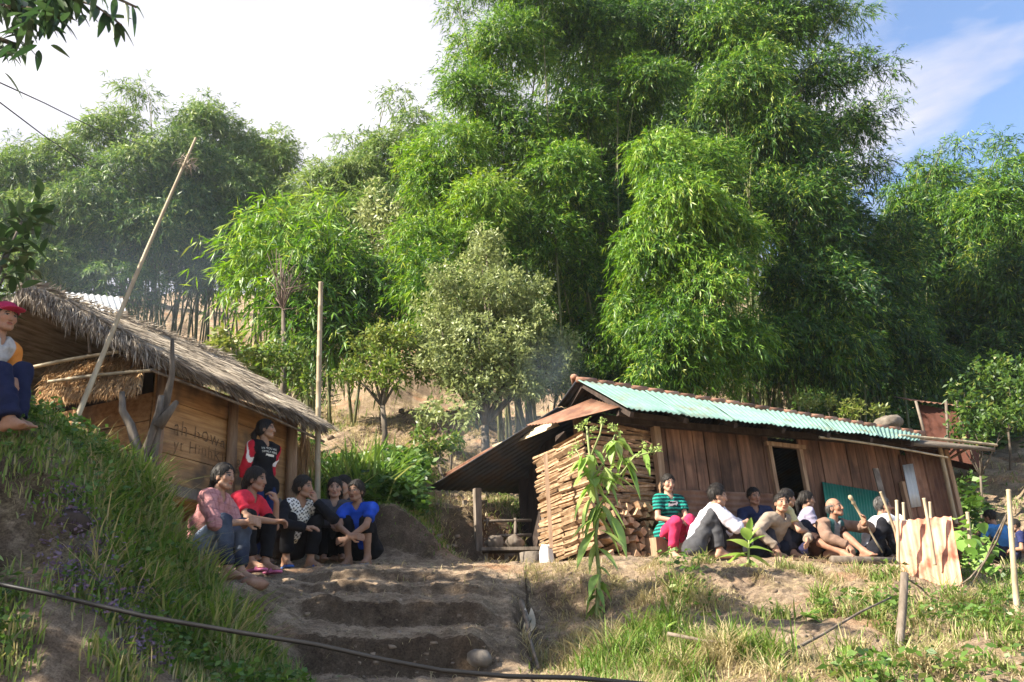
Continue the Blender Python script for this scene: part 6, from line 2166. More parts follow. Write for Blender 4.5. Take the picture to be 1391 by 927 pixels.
# seats and logs
mb = MB()
mb.box((0, 0, .12), (.42, .26, .26), 0, .5, .02)
ob = mb.build('block_seat', M_POST); ob.location = at(905, 10.45, -.02); ob.rotation_euler = (0, 0, R(26)); tag(ob, 'thick block of wood serving as a seat at the foot of the firewood', 'wood block')
mb = MB()
g0, g1 = at(1130, 9.25, .03), at(1232, 9.6, .03)
mb.tube([g0, g0 * .5 + g1 * .5, g1], [.042, .045, .04], 9, .3, wob=.06)
tag(mb.build('log', M_GREYWOOD), 'brown log lying along the terrace edge by the old men', 'log')
mb = MB()
g0, g1 = at(1075, 8.75, .02), at(1120, 8.85, .02)
mb.beam(g0, g1, .05, .025, tone=.9)
tag(mb.build('lath', M_POST), 'pale split lath lying on the ground by the tan jacket man', 'lath')


# ------------------------------------------------------------------ grass, herbs, litter
def gap(pts):
    return pts


def grass(name, label, pts, hmin, hmax, w, lean, tone, kind='stuff', clump=0.0, mat=None, per=14):
    n = len(pts)
    if clump:
        k = max(1, n // per)
        cen = pts[rng.integers(0, n, k)]
        O = cen[rng.integers(0, k, n)] + rng.normal(size=(n, 3)) * np.array([clump, clump, 0])
        O[:, 2] = ground(O[:, 0], O[:, 1]) - 0.012
    else:
        O = pts
    big = 0.75 + 0.5 * vnoise(O[:, 0] * 1.8, O[:, 1] * 1.8, 0, 51)
    H = (hmin + (hmax - hmin) * rng.random(n) ** 1.6) * np.clip(big, .35, 1.4)
    T = np.clip(tone[0] + tone[1] * rng.normal(size=n) + 0.14 * vnoise(O[:, 0] * 1.3, O[:, 1] * 1.3, 0, 52), 0, 1)
    V, Q, TT = blades(O, H, w * (.6 + .8 * rng.random(n)), np.clip(lean + .3 * rng.normal(size=n), .05, 1.2), T)
    o = fast_mesh(name, V, Q, mat or M_GRASS, tone=TT)
    return tag(o, label, None, None, kind)


def herbs(name, label, pts, L, W, tone, nl=9, height=.12, mat=None):
    n = len(pts)
    hh = height * (.3 + rng.random((n, nl)))
    O = pts[:, None] + np.stack([rng.normal(size=(n, nl)) * .05, rng.normal(size=(n, nl)) * .05, hh], -1)
    D = rng.normal(size=(n, nl, 3)); D[..., 2] = np.abs(D[..., 2]) * .5
    m_ = n * nl
    T = np.clip(tone + .14 * rng.normal(size=m_), 0, .95)
    o = leaf_obj(name, [leaf_arrays(O.reshape(m_, 3), D.reshape(m_, 3), L * (.5 + rng.random(m_)), W * (.5 + rng.random(m_)), T, .25, .45)], mat or M_HERB)
    return tag(o, label, None, None, 'stuff')


def sel(pts, f):
    return pts[f(pts)]


U2P = lambda p: np.array([0]) if not len(p) else p[:, 0] / p[:, 1] * FPX + PW / 2


def bank_left(X, Y, px):
    # the nose of the bank: below the crest line, away from the trodden terrace, with the bare cut face left open
    edge = np.interp(px, [-300, 0, 60, 120, 200, 260, 300, 345, 400, 425], [6.4, 6.3, 6.3, 6.3, 6.6, 6.45, 6.1, 5.95, 5.7, 5.3])
    bare = (px < 150) & (Y > 4.6) & (Y < 5.12 + .06 * np.sin(px * .07)) & (fbm(X * 2.5, Y * 4, 0, 71, 2) > -.55)
    bare |= (px < 280) & (Y < 4.8) & (fbm(X * 1.5, Y * 2, 0, 72, 2) > -.1)
    return (Y < edge + .12 * fbm(X * 3, Y * 3, 0, 73, 2)) & ~bare


p_ = scatter(-330, 430, 4.2, 6.9, 60000, bank_left)
grass('bank_grass', 'dense green grass covering the left bank', p_, .05, .24, .009, .45, (.56, .13), clump=.05)
p_ = scatter(150, 335, 5.2, 6.5, 3600, bank_left)
grass('tall_bank_grass', 'long drooping grass blades on the nose of the left bank', p_, .22, .46, .014, .6, (.52, .12), clump=.06)
p_ = scatter(-330, 430, 4.2, 6.6, 1000, bank_left)
herbs('bank_herbs', 'small leafy herbs among the grass of the left bank', p_, .05, .028, .42, 8, .12)
p_ = scatter(70, 230, 4.6, 5.2, 130)
herbs('purple_herbs', 'low purple flowering herbs on the shaded left bank', p_, .025, .016, .55, 12, .10, leaf_mat('purple_flower', [(.04, .045, .03), (.12, .08, .13), (.20, .14, .22)], .2))
p_ = scatter(100, 330, 4.9, 6.2, 1200, bank_left)
grass('dry_bank_straw', 'dry straw hanging in the left bank', p_, .2, .45, .006, .95, (.88, .08), clump=.05)


def bank_right(X, Y, px):
    lip = np.interp(px, [690, 800, 900, 1050, 1200, 1300, 1391, 1700], [7.2, 7.8, 8.1, 8.35, 8.65, 9.3, 9.9, 9.9])
    gully = (px > 690) & (px < 860) & (Y > 6.7)
    return (Y < lip + .1 * fbm(X * 3, Y * 3, 0, 81, 2)) & ~gully & (fbm(X * 1.1, Y * 1.6, 0, 82, 3) > -.28)


p_ = scatter(700, 1650, 4.5, 9.9, 22000, lambda X, Y, px: bank_right(X, Y, px) & (fbm(X * 1.9, Y * 2.6, 0, 182, 3) > -.1))
grass('verge_grass', 'yellow green grass in tufts over the sunlit right bank', p_, .04, .20, .0085, .55, (.50, .17), clump=.06)
p_ = scatter(720, 1650, 4.5, 9.6, 36000, lambda X, Y, px: bank_right(X, Y, px) & (fbm(X * 1.6, Y * 2, 0, 83, 3) > -.05))
grass('dry_verge_straw', 'dry straw coloured grass over the right bank', p_, .05, .22, .006, .95, (.90, .08), clump=.07)
p_ = scatter(860, 1650, 4.6, 9.0, 1300, lambda X, Y, px: bank_right(X, Y, px) & (fbm(X * .9, Y * 1.2, 0, 84, 3) > .0))
herbs('verge_herbs', 'leafy green herbs on the right bank', p_, .055, .03, .5, 9, .12)
p_ = scatter(880, 1500, 4.8, 8.4, 1500, lambda X, Y, px: bank_right(X, Y, px) & (fbm(X * 1.2, Y * 1.5, 0, 85, 2) > .15))
grass('tall_verge_grass', 'upright bright grass tufts on the right bank', p_, .2, .38, .012, .35, (.5, .1), clump=.04)
p_ = scatter(690, 900, 4.8, 7.9, 5000, lambda X, Y, px: fbm(X * 2, Y * 2, 0, 86, 2) > -.1)
grass('gully_roots', 'dry rootlets and straw in the shaded gully', p_, .05, .2, .005, 1.0, (.80, .12), clump=.06)
p_ = scatter(760, 900, 5.0, 6.4, 3000)
grass('gully_grass', 'green grass at the foot of the gully', p_, .06, .2, .008, .5, (.42, .12), clump=.05)

p_ = scatter(700, 1650, 4.6, 9.7, 13000, bank_right)
grass('dry_tufts', 'tussocks of dead straw hanging over the right bank', p_, .12, .34, .006, .9, (.88, .1), clump=.045, per=90)
p_ = scatter(780, 1650, 4.6, 9.4, 17000, bank_right)
grass('green_tufts', 'tussocks of bright green grass on the right bank', p_, .10, .30, .009, .7, (.52, .14), clump=.04, per=60)
p_ = scatter(690, 1000, 6.6, 8.2, 5000)
grass('hanging_straw', 'dead straw hanging over the lip of the terrace below the firewood', p_, .06, .2, .005, 1.1, (.85, .1), clump=.05, per=50)

# trodden edge litter on the terrace
p_ = scatter(790, 1400, 8.0, 9.4, 2600, lambda X, Y, px: fbm(X * 3, Y * 3, 0, 87, 2) > 0)
grass('terrace_litter', 'scattered straw on the edge of the terrace', p_, .04, .14, .005, 1.1, (.9, .08))


# the hillside
def hill(X, Y, px):
    return (fbm(X * .5, Y * .7, 0, 91, 3) > np.where((px > 380) & (px < 800) & (Y > 12), .25, -.2)) & ~((px > 700) & (px < 1330) & (Y < 13.6)) & ~((px > 555) & (px < 800) & (Y < 12.3))


p_ = scatter(-100, 1600, 10.4, 26, 52000, hill)
grass('hill_grass', 'mixed green and dry grass over the hillside', p_, .06, .26, .015, .6, (.55, .25), clump=.14)
p_ = scatter(380, 860, 10.4, 20, 30000, lambda X, Y, px: fbm(X * .8, Y * 1.0, 0, 92, 3) > -.25)
grass('hill_straw', 'pale dry straw on the slope between the houses', p_, .05, .2, .010, 1.0, (.9, .08), clump=.12)
p_ = scatter(395, 570, 9.9, 14, 700, lambda X, Y, px: fbm(X * .7, Y * .8, 0, 93, 3) > -.05)
herbs('hill_herbs', 'leafy weeds on the slope between the houses', p_, .13, .06, .45, 12, .3)
p_ = scatter(400, 560, 10.2, 12.0, 1300)
herbs('slope_herbs', 'dark leafy ground cover on the slope behind the women', p_, .11, .055, .36, 12, .26)
p_ = scatter(400, 590, 10.15, 11.6, 8000)
grass('slope_grass', 'grass on the crest of the cut bank behind the women', p_, .06, .22, .010, .6, (.5, .16), clump=.08)
p_ = scatter(660, 780, 11.9, 13.6, 5000)
grass('kitchen_bank_grass', 'sunlit grass on the bank behind the open kitchen', p_, .06, .2, .011, .6, (.6, .2), clump=.08)
p_ = scatter(1080, 1700, 17.5, 26, 3400, lambda X, Y, px: fbm(X * .4, Y * .5, 0, 94, 3) > -.2)
herbs('wood_undergrowth', 'dark leafy undergrowth below the right bamboo', p_, .2, .08, .36, 14, .55)
p_ = scatter(780, 1300, 14.0, 22, 2600, lambda X, Y, px: fbm(X * .5, Y * .5, 0, 95, 3) > -.3)
herbs('grove_undergrowth', 'leafy undergrowth at the foot of the bamboo grove', p_, .18, .07, .4, 14, .5)
p_ = scatter(-60, 420, 13.0, 28, 1700, lambda X, Y, px: fbm(X * .4, Y * .4, 0, 96, 3) > .0)
herbs('left_undergrowth', 'leafy undergrowth on the slope above the hut', p_, .2, .08, .42, 14, .55)


# ------------------------------------------------------------------ shrubs and single plants
def shrub(label, px, Y, puffs, leaf, tone, mat=None, dens=.8, yellow=.05):
    return tree(label, px, Y, puffs, leaf, mat or M_BUSH, dens, tone, .025, 'shrub', 'shrub', None, yellow)


shrub('low pale green shrub on the slope left of the kitchen roof', 600, 13.0, [(575, 596, 22, 14), (610, 602, 24, 16), (590, 612, 22, 12)], (.10, .04), .55)
shrub('dark spreading shrub on the slope behind the women', 500, 10.9, [(455, 635, 28, 18), (490, 648, 30, 14), (530, 660, 22, 10), (440, 655, 24, 16)], (.09, .04), .32)
shrub('broad leafy shrub at the foot of the pale grey green tree', 610, 14.0, [(590, 560, 26, 20), (630, 560, 24, 18)], (.09, .04), .5, M_SILVER)
shrub('dry yellowish brush above the ridge of the green roof', 1140, 14.8, [(1120, 548, 24, 14), (1160, 556, 24, 14), (1190, 562, 18, 12), (1090, 545, 18, 10)], (.08, .03), .72, None, .6, .35)
shrub('dark shrub covering the foot of the small red shed', 1330, 14.6, [(1330, 565, 26, 20), (1365, 565, 30, 22), (1395, 560, 30, 30), (1310, 535, 22, 18), (1300, 585, 20, 14), (1325, 590, 24, 14)], (.10, .045), .3)
shrub('dark bush at the right edge of the photo below the bamboo', 1370, 16.5, [(1370, 520, 50, 40), (1340, 550, 40, 34), (1410, 540, 40, 50)], (.11, .05), .28)

# dry bare bush in front of the arching bamboo
t_ = thing('dry_tree', 'bare dry reddish twigs of a dead bush in front of the arching bamboo', 'dead tree', on_ground(380, 14.6, -.1))
b0 = np.array(t_.location)
mb = MB()
top = P(385, 420, 14.6) - b0
mb.tube([(0, 0, 0), top * .5 + (.03, 0, 0), top], [.06, .05, .035], 7); mb.build('trunk', M_BARK, t_)
mb = MB()
for i in range(17):
    tip = P(random.uniform(358, 432), random.uniform(335, 425), 14.6 + random.uniform(-.4, .4)) - b0
    m_ = top * .5 + tip * .5 + np.array([random.uniform(-.15, .15), random.uniform(-.15, .15), random.uniform(-.1, .15)])
    mb.tube([top, m_, tip], [.016, .010, .004], 4)
    for _ in range(3):
        mb.tube([m_, m_ * .4 + tip * .6 + np.array([random.uniform(-.25, .25), random.uniform(-.2, .2), random.uniform(-.1, .25)])], [.007, .003], 4)
mb.build('twigs', pm('dry_twig', [(.09, .065, .05), (.17, .125, .105)], (8, 8, 8), .9, .2), t_).name = 'branch'

# tall maize-like grass clump by the upright pole
p_ = np.stack([np.full(420, 0.), np.zeros(420), np.zeros(420)], 1)
c = on_ground(462, 10.6)
p_ = c + rng.normal(size=(420, 3)) * np.array([.28, .25, 0])
p_[:, 2] = ground(p_[:, 0], p_[:, 1])
V, Q, T = blades(p_, .55 + .55 * rng.random(420), .03 * (.6 + .8 * rng.random(420)), np.clip(.45 + .25 * rng.normal(size=420), .1, 1), np.clip(.46 + .1 * rng.normal(size=420), 0, .7))
tag(fast_mesh('reed_clump', V, Q, M_GRASS, tone=T), 'clump of tall broad bladed grass right of the thatched hut', 'plant')


def big_leaf(mb, base, d, L, W, droop, up=(0, 0, 1), tone=.5):
    """one broad leaf, folded along its midrib and drooping to the tip"""
    d = nrm(d); s = np.cross(d, up)
    s = nrm(s) if np.linalg.norm(s) > .05 else np.array([1., 0, 0])
    n = np.cross(s, d)
    rows = []
    for i in range(8):
        t = i / 7
        w = W * math.sin(PI * min(1, t ** .75 * .97 + .02)) * .5 + .002
        c = np.asarray(base) + d * L * t + np.array([0, 0, -droop * L * t * t])
        rows.append([c - s * w + n * w * .3, c, c + s * w + n * w * .3])
    vs = [p for r in rows for p in r]
    fs = []
    for i in range(7):
        for j in range(2):
            fs.append((i * 3 + j, i * 3 + j + 1, i * 3 + j + 4, i * 3 + j + 3))
    mb.add(vs, fs, tone, True)


M_BIGLEAF = leaf_mat('broad_leaf', [(.05, .12, .02), (.14, .27, .05), (.24, .36, .09), (.36, .42, .15)], .35, .5)
M_DARKLEAF = leaf_mat('dark_broad_leaf', [(.012, .03, .012), (.03, .065, .022), (.06, .11, .04)], .3, .4)


def stalk_plant(name, label, px, Y, nodes, branches, leafs, cat='plant', r=.014, flowers=()):
    base = on_ground(px, Y, -.03)
    t = thing(name, label, cat, base)
    mb = MB()
    pts = [np.zeros(3)] + [P(a, b_, Y) - base for a, b_ in nodes]
    mb.tube(pts, [r * (1 - .6 * i / (len(pts) - 1)) for i in range(len(pts))], 7)
    for br in branches:
        q = [P(a, b_, Y + dy) - base for a, b_, dy in br]
        mb.tube(q, [r * .5] + [r * .35] * (len(q) - 1), 5)
    mb.build('stem', M_PLANTSTEM, t)
    for (a, b_, dy, ex, ey, ed, W, droop, tn) in leafs:
        p0 = P(a, b_, Y + dy) - base
        p1 = P(ex, ey, Y + dy + ed) - base
        m2 = MB(); big_leaf(m2, p0, p1 - p0, np.linalg.norm(p1 - p0), W, droop, tone=tn)
        m2.build('leaf', M_BIGLEAF, t)
    for (a, b_, dy) in flowers:
        c = P(a, b_, Y + dy) - base
        n = 26
        leaf_obj('flower_head', [leaf_arrays(c + rng.normal(size=(n, 3)) * .015, rng.normal(size=(n, 3)) + np.array([0, 0, .5]), .03, .014, np.clip(.85 + .12 * rng.normal(size=n), 0, 1), .05)], M_BIGLEAF, t)
    return t


L_ = []
for (a, b_, tx, ty, W) in [(812, 700, 842, 742, .11), (806, 690, 792, 735, .10), (808, 720, 783, 762, .09), (803, 660, 778, 690, .08), (812, 668, 848, 700, .09), (814, 650, 850, 655, .07), (803, 640, 778, 650, .06), (812, 735, 800, 770, .07),
                           (822, 640, 862, 655, .06), (850, 625, 868, 660, .06), (860, 620, 842, 650, .05), (872, 610, 882, 640, .05), (815, 720, 850, 735, .07), (800, 620, 785, 640, .05), (812, 780, 800, 800, .06), (814, 790, 830, 812, .05), (808, 800, 795, 830, .06), (812, 770, 828, 778, .05),
                           (805, 675, 790, 712, .09), (815, 685, 836, 715, .09), (830, 700, 850, 745, .10), (806, 610, 820, 625, .05), (795, 600, 812, 590, .04), (838, 610, 828, 590, .04), (812, 745, 838, 800 - 40, .06), (808, 706, 775, 720, .08)]:
    L_.append((a, b_, random.uniform(-.05, .05), tx, ty, random.uniform(-.12, .06), W * random.uniform(1.3, 1.8), random.uniform(.15, .45), random.uniform(.5, .9)))
for k in range(56):
    t_x, t_y = random.choice([(806, 650), (800, 615), (822, 640), (838, 640), (814, 690), (850, 628), (835, 605), (790, 625)])
    t_x += random.uniform(-6, 6); t_y += random.uniform(-10, 10)
    L_.append((t_x, t_y, random.uniform(-.05, .05), t_x + random.uniform(-24, 24), t_y + random.uniform(2, 28), random.uniform(-.08, .05), random.uniform(.07, .10), .35, random.uniform(.5, .95)))
for k in range(16):
    y_ = random.uniform(770, 850)
    L_.append((811 + random.uniform(-3, 3), y_, 0, 811 + random.choice((-1, 1)) * random.uniform(8, 18), y_ + random.uniform(4, 22), random.uniform(-.06, .06), .05, .3, random.uniform(.4, .8)))
stalk_plant('tall_weed', 'tall leafy weed with flowering tops standing in front of the firewood', 812, 7.25,
            [(811, 830), (814, 780), (809, 730), (814, 690), (806, 650), (800, 610), (797, 580)],
            [[(812, 690, 0), (835, 655, 0), (862, 620, -.05), (895, 612, -.08)], [(806, 650, 0), (822, 625, 0), (836, 590, .05)], [(808, 660, 0), (790, 625, .05), (782, 610, .05)], [(803, 620, 0), (815, 590, -.05), (818, 575, -.05)], [(835, 655, 0), (850, 635, 0), (853, 628, 0)]],
            L_, 'weed', .021, [(797, 574, 0), (788, 580, 0), (806, 584, 0), (818, 572, -.05), (836, 584, .05), (842, 592, .05), (830, 580, 0), (895, 611, -.08), (884, 612, -.08), (875, 605, -.08), (868, 618, -.05), (782, 606, .05), (776, 618, .05), (853, 626, 0)])
TL = []
for (a, b_, tx, ty, W) in [(1014, 755, 975, 752, .12), (1016, 745, 985, 722, .12), (1017, 735, 1008, 705, .10), (1018, 735, 1032, 712, .10), (1018, 745, 1050, 742, .12), (1018, 755, 1052, 770, .13), (1017, 765, 1045, 790, .14), (1016, 765, 990, 778, .12), (1018, 725, 1020, 700, .07), (1016, 750, 968, 770, .11), (1018, 760, 1030, 800, .12), (1017, 740, 1040, 722, .09)]:
    TL.append((a, b_, 0, tx, ty, random.uniform(-.15, .1), W, random.uniform(.1, .35), random.uniform(.5, .85)))
stalk_plant('tobacco_plant', 'young bright green broad leaved plant growing at the edge of the right terrace', 1016, 8.05, [(1016, 770), (1017, 745), (1018, 715)], [], TL, 'plant', .016)
VL = []
for k in range(58):
    a, b_ = random.uniform(1298, 1358), random.uniform(705, 795)
    if a > 1340 and b_ < 735:
        continue
    VL.append((a, b_, random.uniform(-.25, .3), a + random.uniform(-16, 16), b_ + random.uniform(-4, 16), random.uniform(-.1, .05), random.uniform(.10, .17), random.uniform(.2, .5), random.uniform(.2, .65)))
stalk_plant('squash_vine', 'big leaved green vine climbing beside the rusty sheet', 1325, 9.0, [(1322, 770), (1318, 740), (1322, 712)], [[(1322, 770, 0), (1340, 755, 0), (1352, 770, 0)], [(1318, 740, 0), (1302, 725, 0)]], VL, 'vine', .012)

# bright seedlings on the right bank
for i, (px, Y, lb) in enumerate(((1095, 6.4, 'broad leaved seedling in the grass below the bald old man'), (905, 6.3, 'small leafy seedling at the left of the right bank'), (1150, 5.6, 'small leafy seedling low on the bank below the fence post'))):
    g_ = on_ground(px, Y)
    hx0, hy0 = proj(g_)
    ls = [(hx0, hy0 - 6, 0, hx0 + random.uniform(-24, 24), hy0 - random.uniform(2, 30), random.uniform(-.08, .08), .05, .3, random.uniform(.4, .8)) for _ in range(9)]
    stalk_plant('seedling', lb, px, Y, [(hx0, hy0 - 8), (hx0 + 1, hy0 - 18)], [], ls, 'plant', .006)

# plastic scrap in the gully
mb = MB()
grid_sheet(mb, lambda u, v: P(712 + 12 * u + 4 * math.sin(6 * v), 838 + 40 * v, 6.95) + np.array([0, .0, .04 + .03 * math.sin(9 * u + 5 * v)]), 6, 10)
tag(mb.build('rag', pm('old_rag', [(.30, .26, .2), (.45, .40, .33)], (12, 12, 12), .9, .4)), 'torn pale rag hanging in the gully beside the stairs', 'rag')


# ------------------------------------------------------------------ the tree at the left whose crown hangs over the bank
def shade_tree():
    base = np.array([-5.9, 3.7, gz(-5.9, 3.7) - .1])
    t = thing('leafy_tree', 'dark leaved tree at the left edge hanging its branches over the white sky', 'tree', base)
    s = np.array(sun_dir)
    parts, cs = [], []
    for (px, py, Y, d, r, dn) in [(110, 790, 5.1, 6.0, .7, .8), (240, 840, 5.2, 6.4, .8, 1), (60, 860, 4.6, 5.4, .8, 1), (330, 870, 5.7, 6.8, .75, 1), (430, 830, 6.4, 7.3, .75, .7), (520, 840, 6.5, 7.6, .7, .7), (610, 830, 6.6, 7.9, .65, .7), (480, 900, 6.0, 7.4, .7, 1),
                                  (430, 720, 8.3, 7.0, .5, .6), (370, 690, 7.6, 7.0, .45, .5), (480, 740, 8.5, 7.6, .5, .7), (330, 740, 6.9, 6.8, .25, .4), (230, 560, 8.3, 6.4, .5, .7), (700, 830, 7.0, 8.4, .7, 1), (780, 830, 7.3, 9.0, .65, 1), (560, 775, 8.0, 8.0, .6, .9)]:
        c = P(px, py, Y) + s * d
        hx, hy = proj(c)
        rpx = FPX * r / max(.5, c[1])
        if c[1] > .6 and -rpx < hx and hy > -rpx:            # keep the crown out of the middle of the view
            c = c + s * 2.5
        c = c - base
        n = int(dn * 2.3 * PI * r * r / (.5 * .16 * .055))
        parts.append(puff(c, np.array([r, r, r * .8]), n, .16, .055, .4, .02, -.2))
        cs.append(c)
    mb = MB()
    fork = np.array([-.3, .2, 2.2])
    mb.tube([(0, 0, -.2), (-.1, .1, 1.1), fork], [.2, .17, .14], 9)
    for c in cs:
        mb.tube([fork, fork * .45 + c * .55 + np.array([0, 0, .3]), c], [.07, .045, .015], 6)
    # branches seen at the top left
    twig = []
    for pts in ([(-160, -60, 4.6), (-40, -25, 4.5), (60, -12, 4.4), (130, 8, 4.35), (165, 34, 4.3)], [(-120, 10, 4.7), (-30, 5, 4.6), (40, 12, 4.5), (85, 26, 4.5)], [(-90, -40, 4.4), (20, -35, 4.3), (120, -20, 4.25), (185, 10, 4.2)], [(-60, 60, 4.8), (-10, 50, 4.7), (25, 62, 4.7)]):
        q = [P(*a) - base for a in pts]
        mb.tube(q, [.03, .02, .012, .007, .005][:len(q)], 6)
        twig.append(q)
    q0 = P(-160, -60, 4.6) - base
    mb.tube([fork, fork * .5 + q0 * .5 + np.array([0, 0, .2]), q0], [.08, .055, .03], 7)
    mb.build('trunk', M_BARK, t)
    for q in twig:
        lm = MB()
        for k in range(len(q) - 1):
            for _ in range(9 if k < len(q) - 2 else 11):
                u = random.random()
                p = q[k] * (1 - u) + q[k + 1] * u
                d = (q[k + 1] - q[k]); d = nrm(d) * .6 + np.array([random.uniform(-.7, .7), random.uniform(-.7, .7), random.uniform(-1.0, .25)])
                big_leaf(lm, p, d, random.uniform(.10, .19), random.uniform(.035, .052), random.uniform(.1, .4), (random.uniform(-.5, .5), random.uniform(-.5, .5), 1), random.uniform(.1, .9))
        lm.build('foliage', M_DARKLEAF, t)
    for (cx, cy, n_) in ((10, 15, 60), (45, 30, 40), (20, 60, 26), (90, 5, 30), (60, 0, 40)):
        lm = MB()
        for _ in range(n_):
            p = P(cx + random.gauss(0, 22), cy - 6 + random.gauss(0, 14), 4.55 + random.uniform(-.3, .3)) - base
            big_leaf(lm, p, (random.uniform(-.7, .9), random.uniform(-.7, .7), random.uniform(-1.0, .2)), random.uniform(.10, .18), random.uniform(.035, .05), .25, (random.uniform(-.5, .5), random.uniform(-.5, .5), 1), random.uniform(.1, .9))
        lm.build('foliage', M_DARKLEAF, t)
    leaf_obj('crown', parts, M_BUSH, t)


shade_tree()
lm = MB()
fb = thing('broadleaf_shrub', 'broad leaved shrub poking in at the left edge above the boy', 'shrub', on_ground(-60, 5.7, -.1))
fo = np.array(fb.location)
for (cx, cy, n_) in ((12, 330, 34), (30, 300, 26), (8, 372, 26), (50, 285, 8), (-30, 330, 40), (-20, 400, 30)):
    for _ in range(n_):
        p = P(cx + random.gauss(0, 14), cy + random.gauss(0, 14), 5.9 + random.uniform(-.25, .25)) - fo
        big_leaf(lm, p, (random.uniform(-.3, .9), random.uniform(-.7, .7), random.uniform(-.2, 1.0)), random.uniform(.12, .2), random.uniform(.04, .06), .3, (random.uniform(-.5, .5), random.uniform(-.5, .5), 1), random.uniform(.2, 1))
lm.build('foliage', M_DARKLEAF, fb)
sm = MB()
for (a, b_) in ((12, 330), (30, 300), (8, 372), (-30, 330)):
    sm.tube([(0, 0, 0), (P(-45, 470, 5.85) - fo), P(a, b_, 5.9) - fo], [.03, .022, .008], 6)
sm.build('stem', M_BARK, fb)
fb2 = thing('broadleaf_herb', 'few large leaves at the left edge in front of the bare bank', 'plant', P(-20, 790, 4.6))
fo = np.array(fb2.location)
for (a, b_) in ((0, 755), (5, 800), (0, 840), (-5, 780)):
    p = P(a - 22, b_, 4.6) - fo
    lm = MB()
    big_leaf(lm, p, (1, -.2, .1), random.uniform(.10, .16), .07, .4, tone=.8)
    lm.build('leaf', M_BIGLEAF, fb2)


M_TILE_SOIL = pm('dry_clod', [(0.09, 0.065, 0.045), (0.19, 0.14, 0.10), (0.29, 0.22, 0.16)], (9, 9, 9), .95, .4)


# loose clods and pebbles on the trodden earth
def pebbles(name, label, pts, rmin, rmax, mat):
    k = len(pts)
    base = nrm(np.array([(x, y, z) for x in (-1, 0, 1) for y in (-1, 0, 1) for z in (-1, 0, 1) if (x, y, z) != (0, 0, 0)], float))
    cube = [(-1, -1, -1), (1, -1, -1), (1, 1, -1), (-1, 1, -1), (-1, -1, 1), (1, -1, 1), (1, 1, 1), (-1, 1, 1)]
    V = np.asarray(cube, float)[None] * (1 + .35 * rng.normal(size=(k, 8, 3))) * .58
    r = (rmin + (rmax - rmin) * rng.random(k) ** 3)[:, None, None] * np.stack([np.ones(k), .6 + .5 * rng.random(k), .5 + .3 * rng.random(k)], 1)[:, None]
    V = V * r + pts[:, None]
    f = np.array([(3, 2, 1, 0), (4, 5, 6, 7), (0, 1, 5, 4), (1, 2, 6, 5), (2, 3, 7, 6), (3, 0, 4, 7)])
    Q = (np.arange(k) * 8)[:, None, None] + f[None]
    o = fast_mesh(name, V.reshape(-1, 3), Q.reshape(-1, 4), mat, smooth=False)
    return tag(o, label, None, None, 'stuff')


pebbles('stair_clods', 'loose clods and pebbles on the earth stairs', scatter(300, 760, 5.0, 9.2, 2600), .006, .035, M_TILE_SOIL)
pebbles('bank_clods', 'loose clods and pebbles over the right bank and terrace', scatter(700, 1600, 4.6, 10, 3600), .007, .04, M_TILE_SOIL)
pebbles('hill_clods', 'clods on the bare slope between the houses', scatter(400, 800, 10.3, 20, 1800), .02, .10, M_TILE_SOIL)
p_ = scatter(330, 720, 5.0, 9.6, 900)
grass('stair_straw', 'stray straw on the earth stairs', p_, .03, .12, .004, 1.1, (.9, .08))


# ------------------------------------------------------------------ the hazy air
mb = MB()
mb.box((0, 62, 40), (860, 200, 86))
hz = pm('haze_air', [(1, 1, 1), (1, 1, 1)])
nt_ = hz.node_tree
nt_.nodes.clear()
vo = nt_.nodes.new('ShaderNodeVolumePrincipled')
vo.inputs['Color'].default_value = (.82, .9, 1.0, 1)
vo.inputs['Density'].default_value = HAZE
vo.inputs['Anisotropy'].default_value = 0.4
ou = nt_.nodes.new('ShaderNodeOutputMaterial')
nt_.links.new(vo.outputs[0], ou.inputs['Volume'])
tag(mb.build('haze', hz), None, None, None, 'stuff')


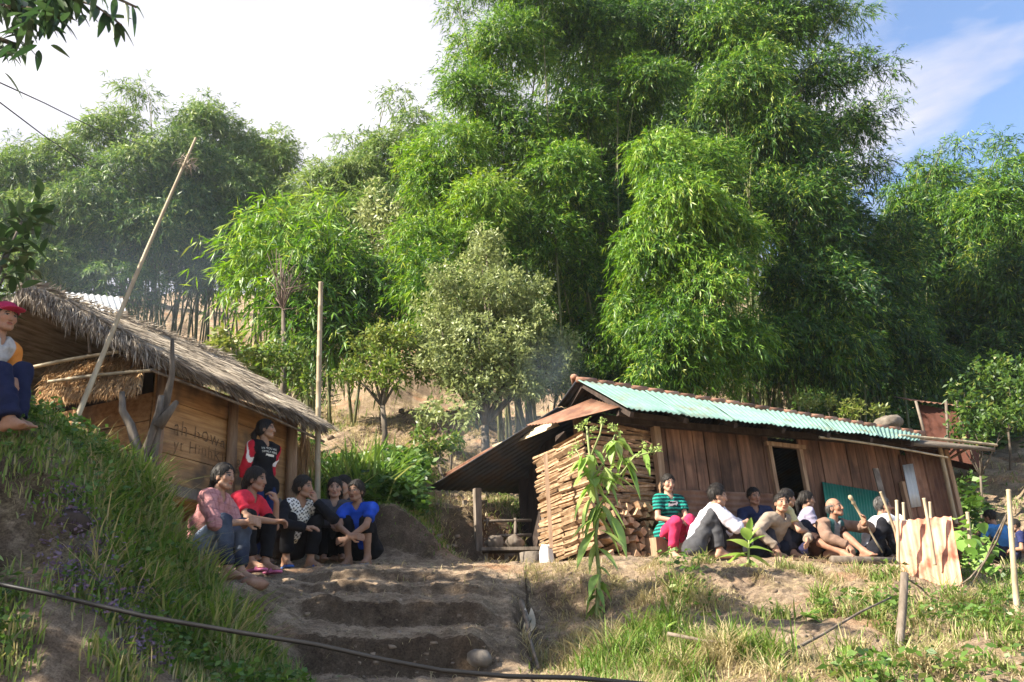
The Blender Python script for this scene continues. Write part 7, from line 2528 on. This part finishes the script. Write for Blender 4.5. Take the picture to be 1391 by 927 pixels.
def smoke(label, c, rad, dens, sc):
    bm = bmesh.new()
    bmesh.ops.create_icosphere(bm, subdivisions=3, radius=1.0)
    me = bpy.data.meshes.new('smoke'); bm.to_mesh(me); bm.free()
    mt = bpy.data.materials.new('smoke'); mt.use_nodes = True
    nt_ = mt.node_tree; nt_.nodes.clear()
    N, L = nt_.nodes.new, nt_.links.new
    tc = N('ShaderNodeTexCoord')
    ln = N('ShaderNodeVectorMath'); ln.operation = 'LENGTH'; L(tc.outputs['Object'], ln.inputs[0])
    fo_ = N('ShaderNodeMapRange'); fo_.inputs[1].default_value = .95; fo_.inputs[2].default_value = .1; fo_.interpolation_type = 'SMOOTHSTEP'
    L(ln.outputs['Value'], fo_.inputs[0])
    nz = N('ShaderNodeTexNoise'); nz.inputs['Scale'].default_value = sc; nz.inputs['Detail'].default_value = 3; nz.inputs['Distortion'].default_value = .8
    L(tc.outputs['Object'], nz.inputs['Vector'])
    mr = N('ShaderNodeMapRange'); mr.inputs[1].default_value = .35; mr.inputs[2].default_value = .7
    L(nz.outputs['Fac'], mr.inputs[0])
    m1 = N('ShaderNodeMath'); m1.operation = 'MULTIPLY'; L(fo_.outputs[0], m1.inputs[0]); L(mr.outputs[0], m1.inputs[1])
    m2 = N('ShaderNodeMath'); m2.operation = 'MULTIPLY'; m2.inputs[1].default_value = dens; L(m1.outputs[0], m2.inputs[0])
    v = N('ShaderNodeVolumePrincipled'); v.inputs['Color'].default_value = (.62, .78, 1.0, 1)
    L(m2.outputs[0], v.inputs['Density'])
    o_ = N('ShaderNodeOutputMaterial'); L(v.outputs[0], o_.inputs['Volume'])
    o = link_mesh('smoke', me, mt)
    o.location = [float(q) for q in c]; o.scale = rad
    tag(o, label, None, None, 'stuff')


smoke('thin bluish wood smoke drifting from the open kitchen', P(690, 590, 13.2), (1.5, .9, 1.0), .15, 1.3)
smoke('thin bluish smoke above the left end of the green roof', P(752, 500, 13.4), (.8, .7, .9), .12, 1.3)
smoke('bluish smoke veil in front of the dark bamboo behind the hut', P(230, 380, 20), (4.5, 2.2, 2.2), .04, 1.0)
smoke('pale smoke haze hanging before the left bamboo', P(150, 270, 23.5), (9, 2.2, 5), .014, .6)
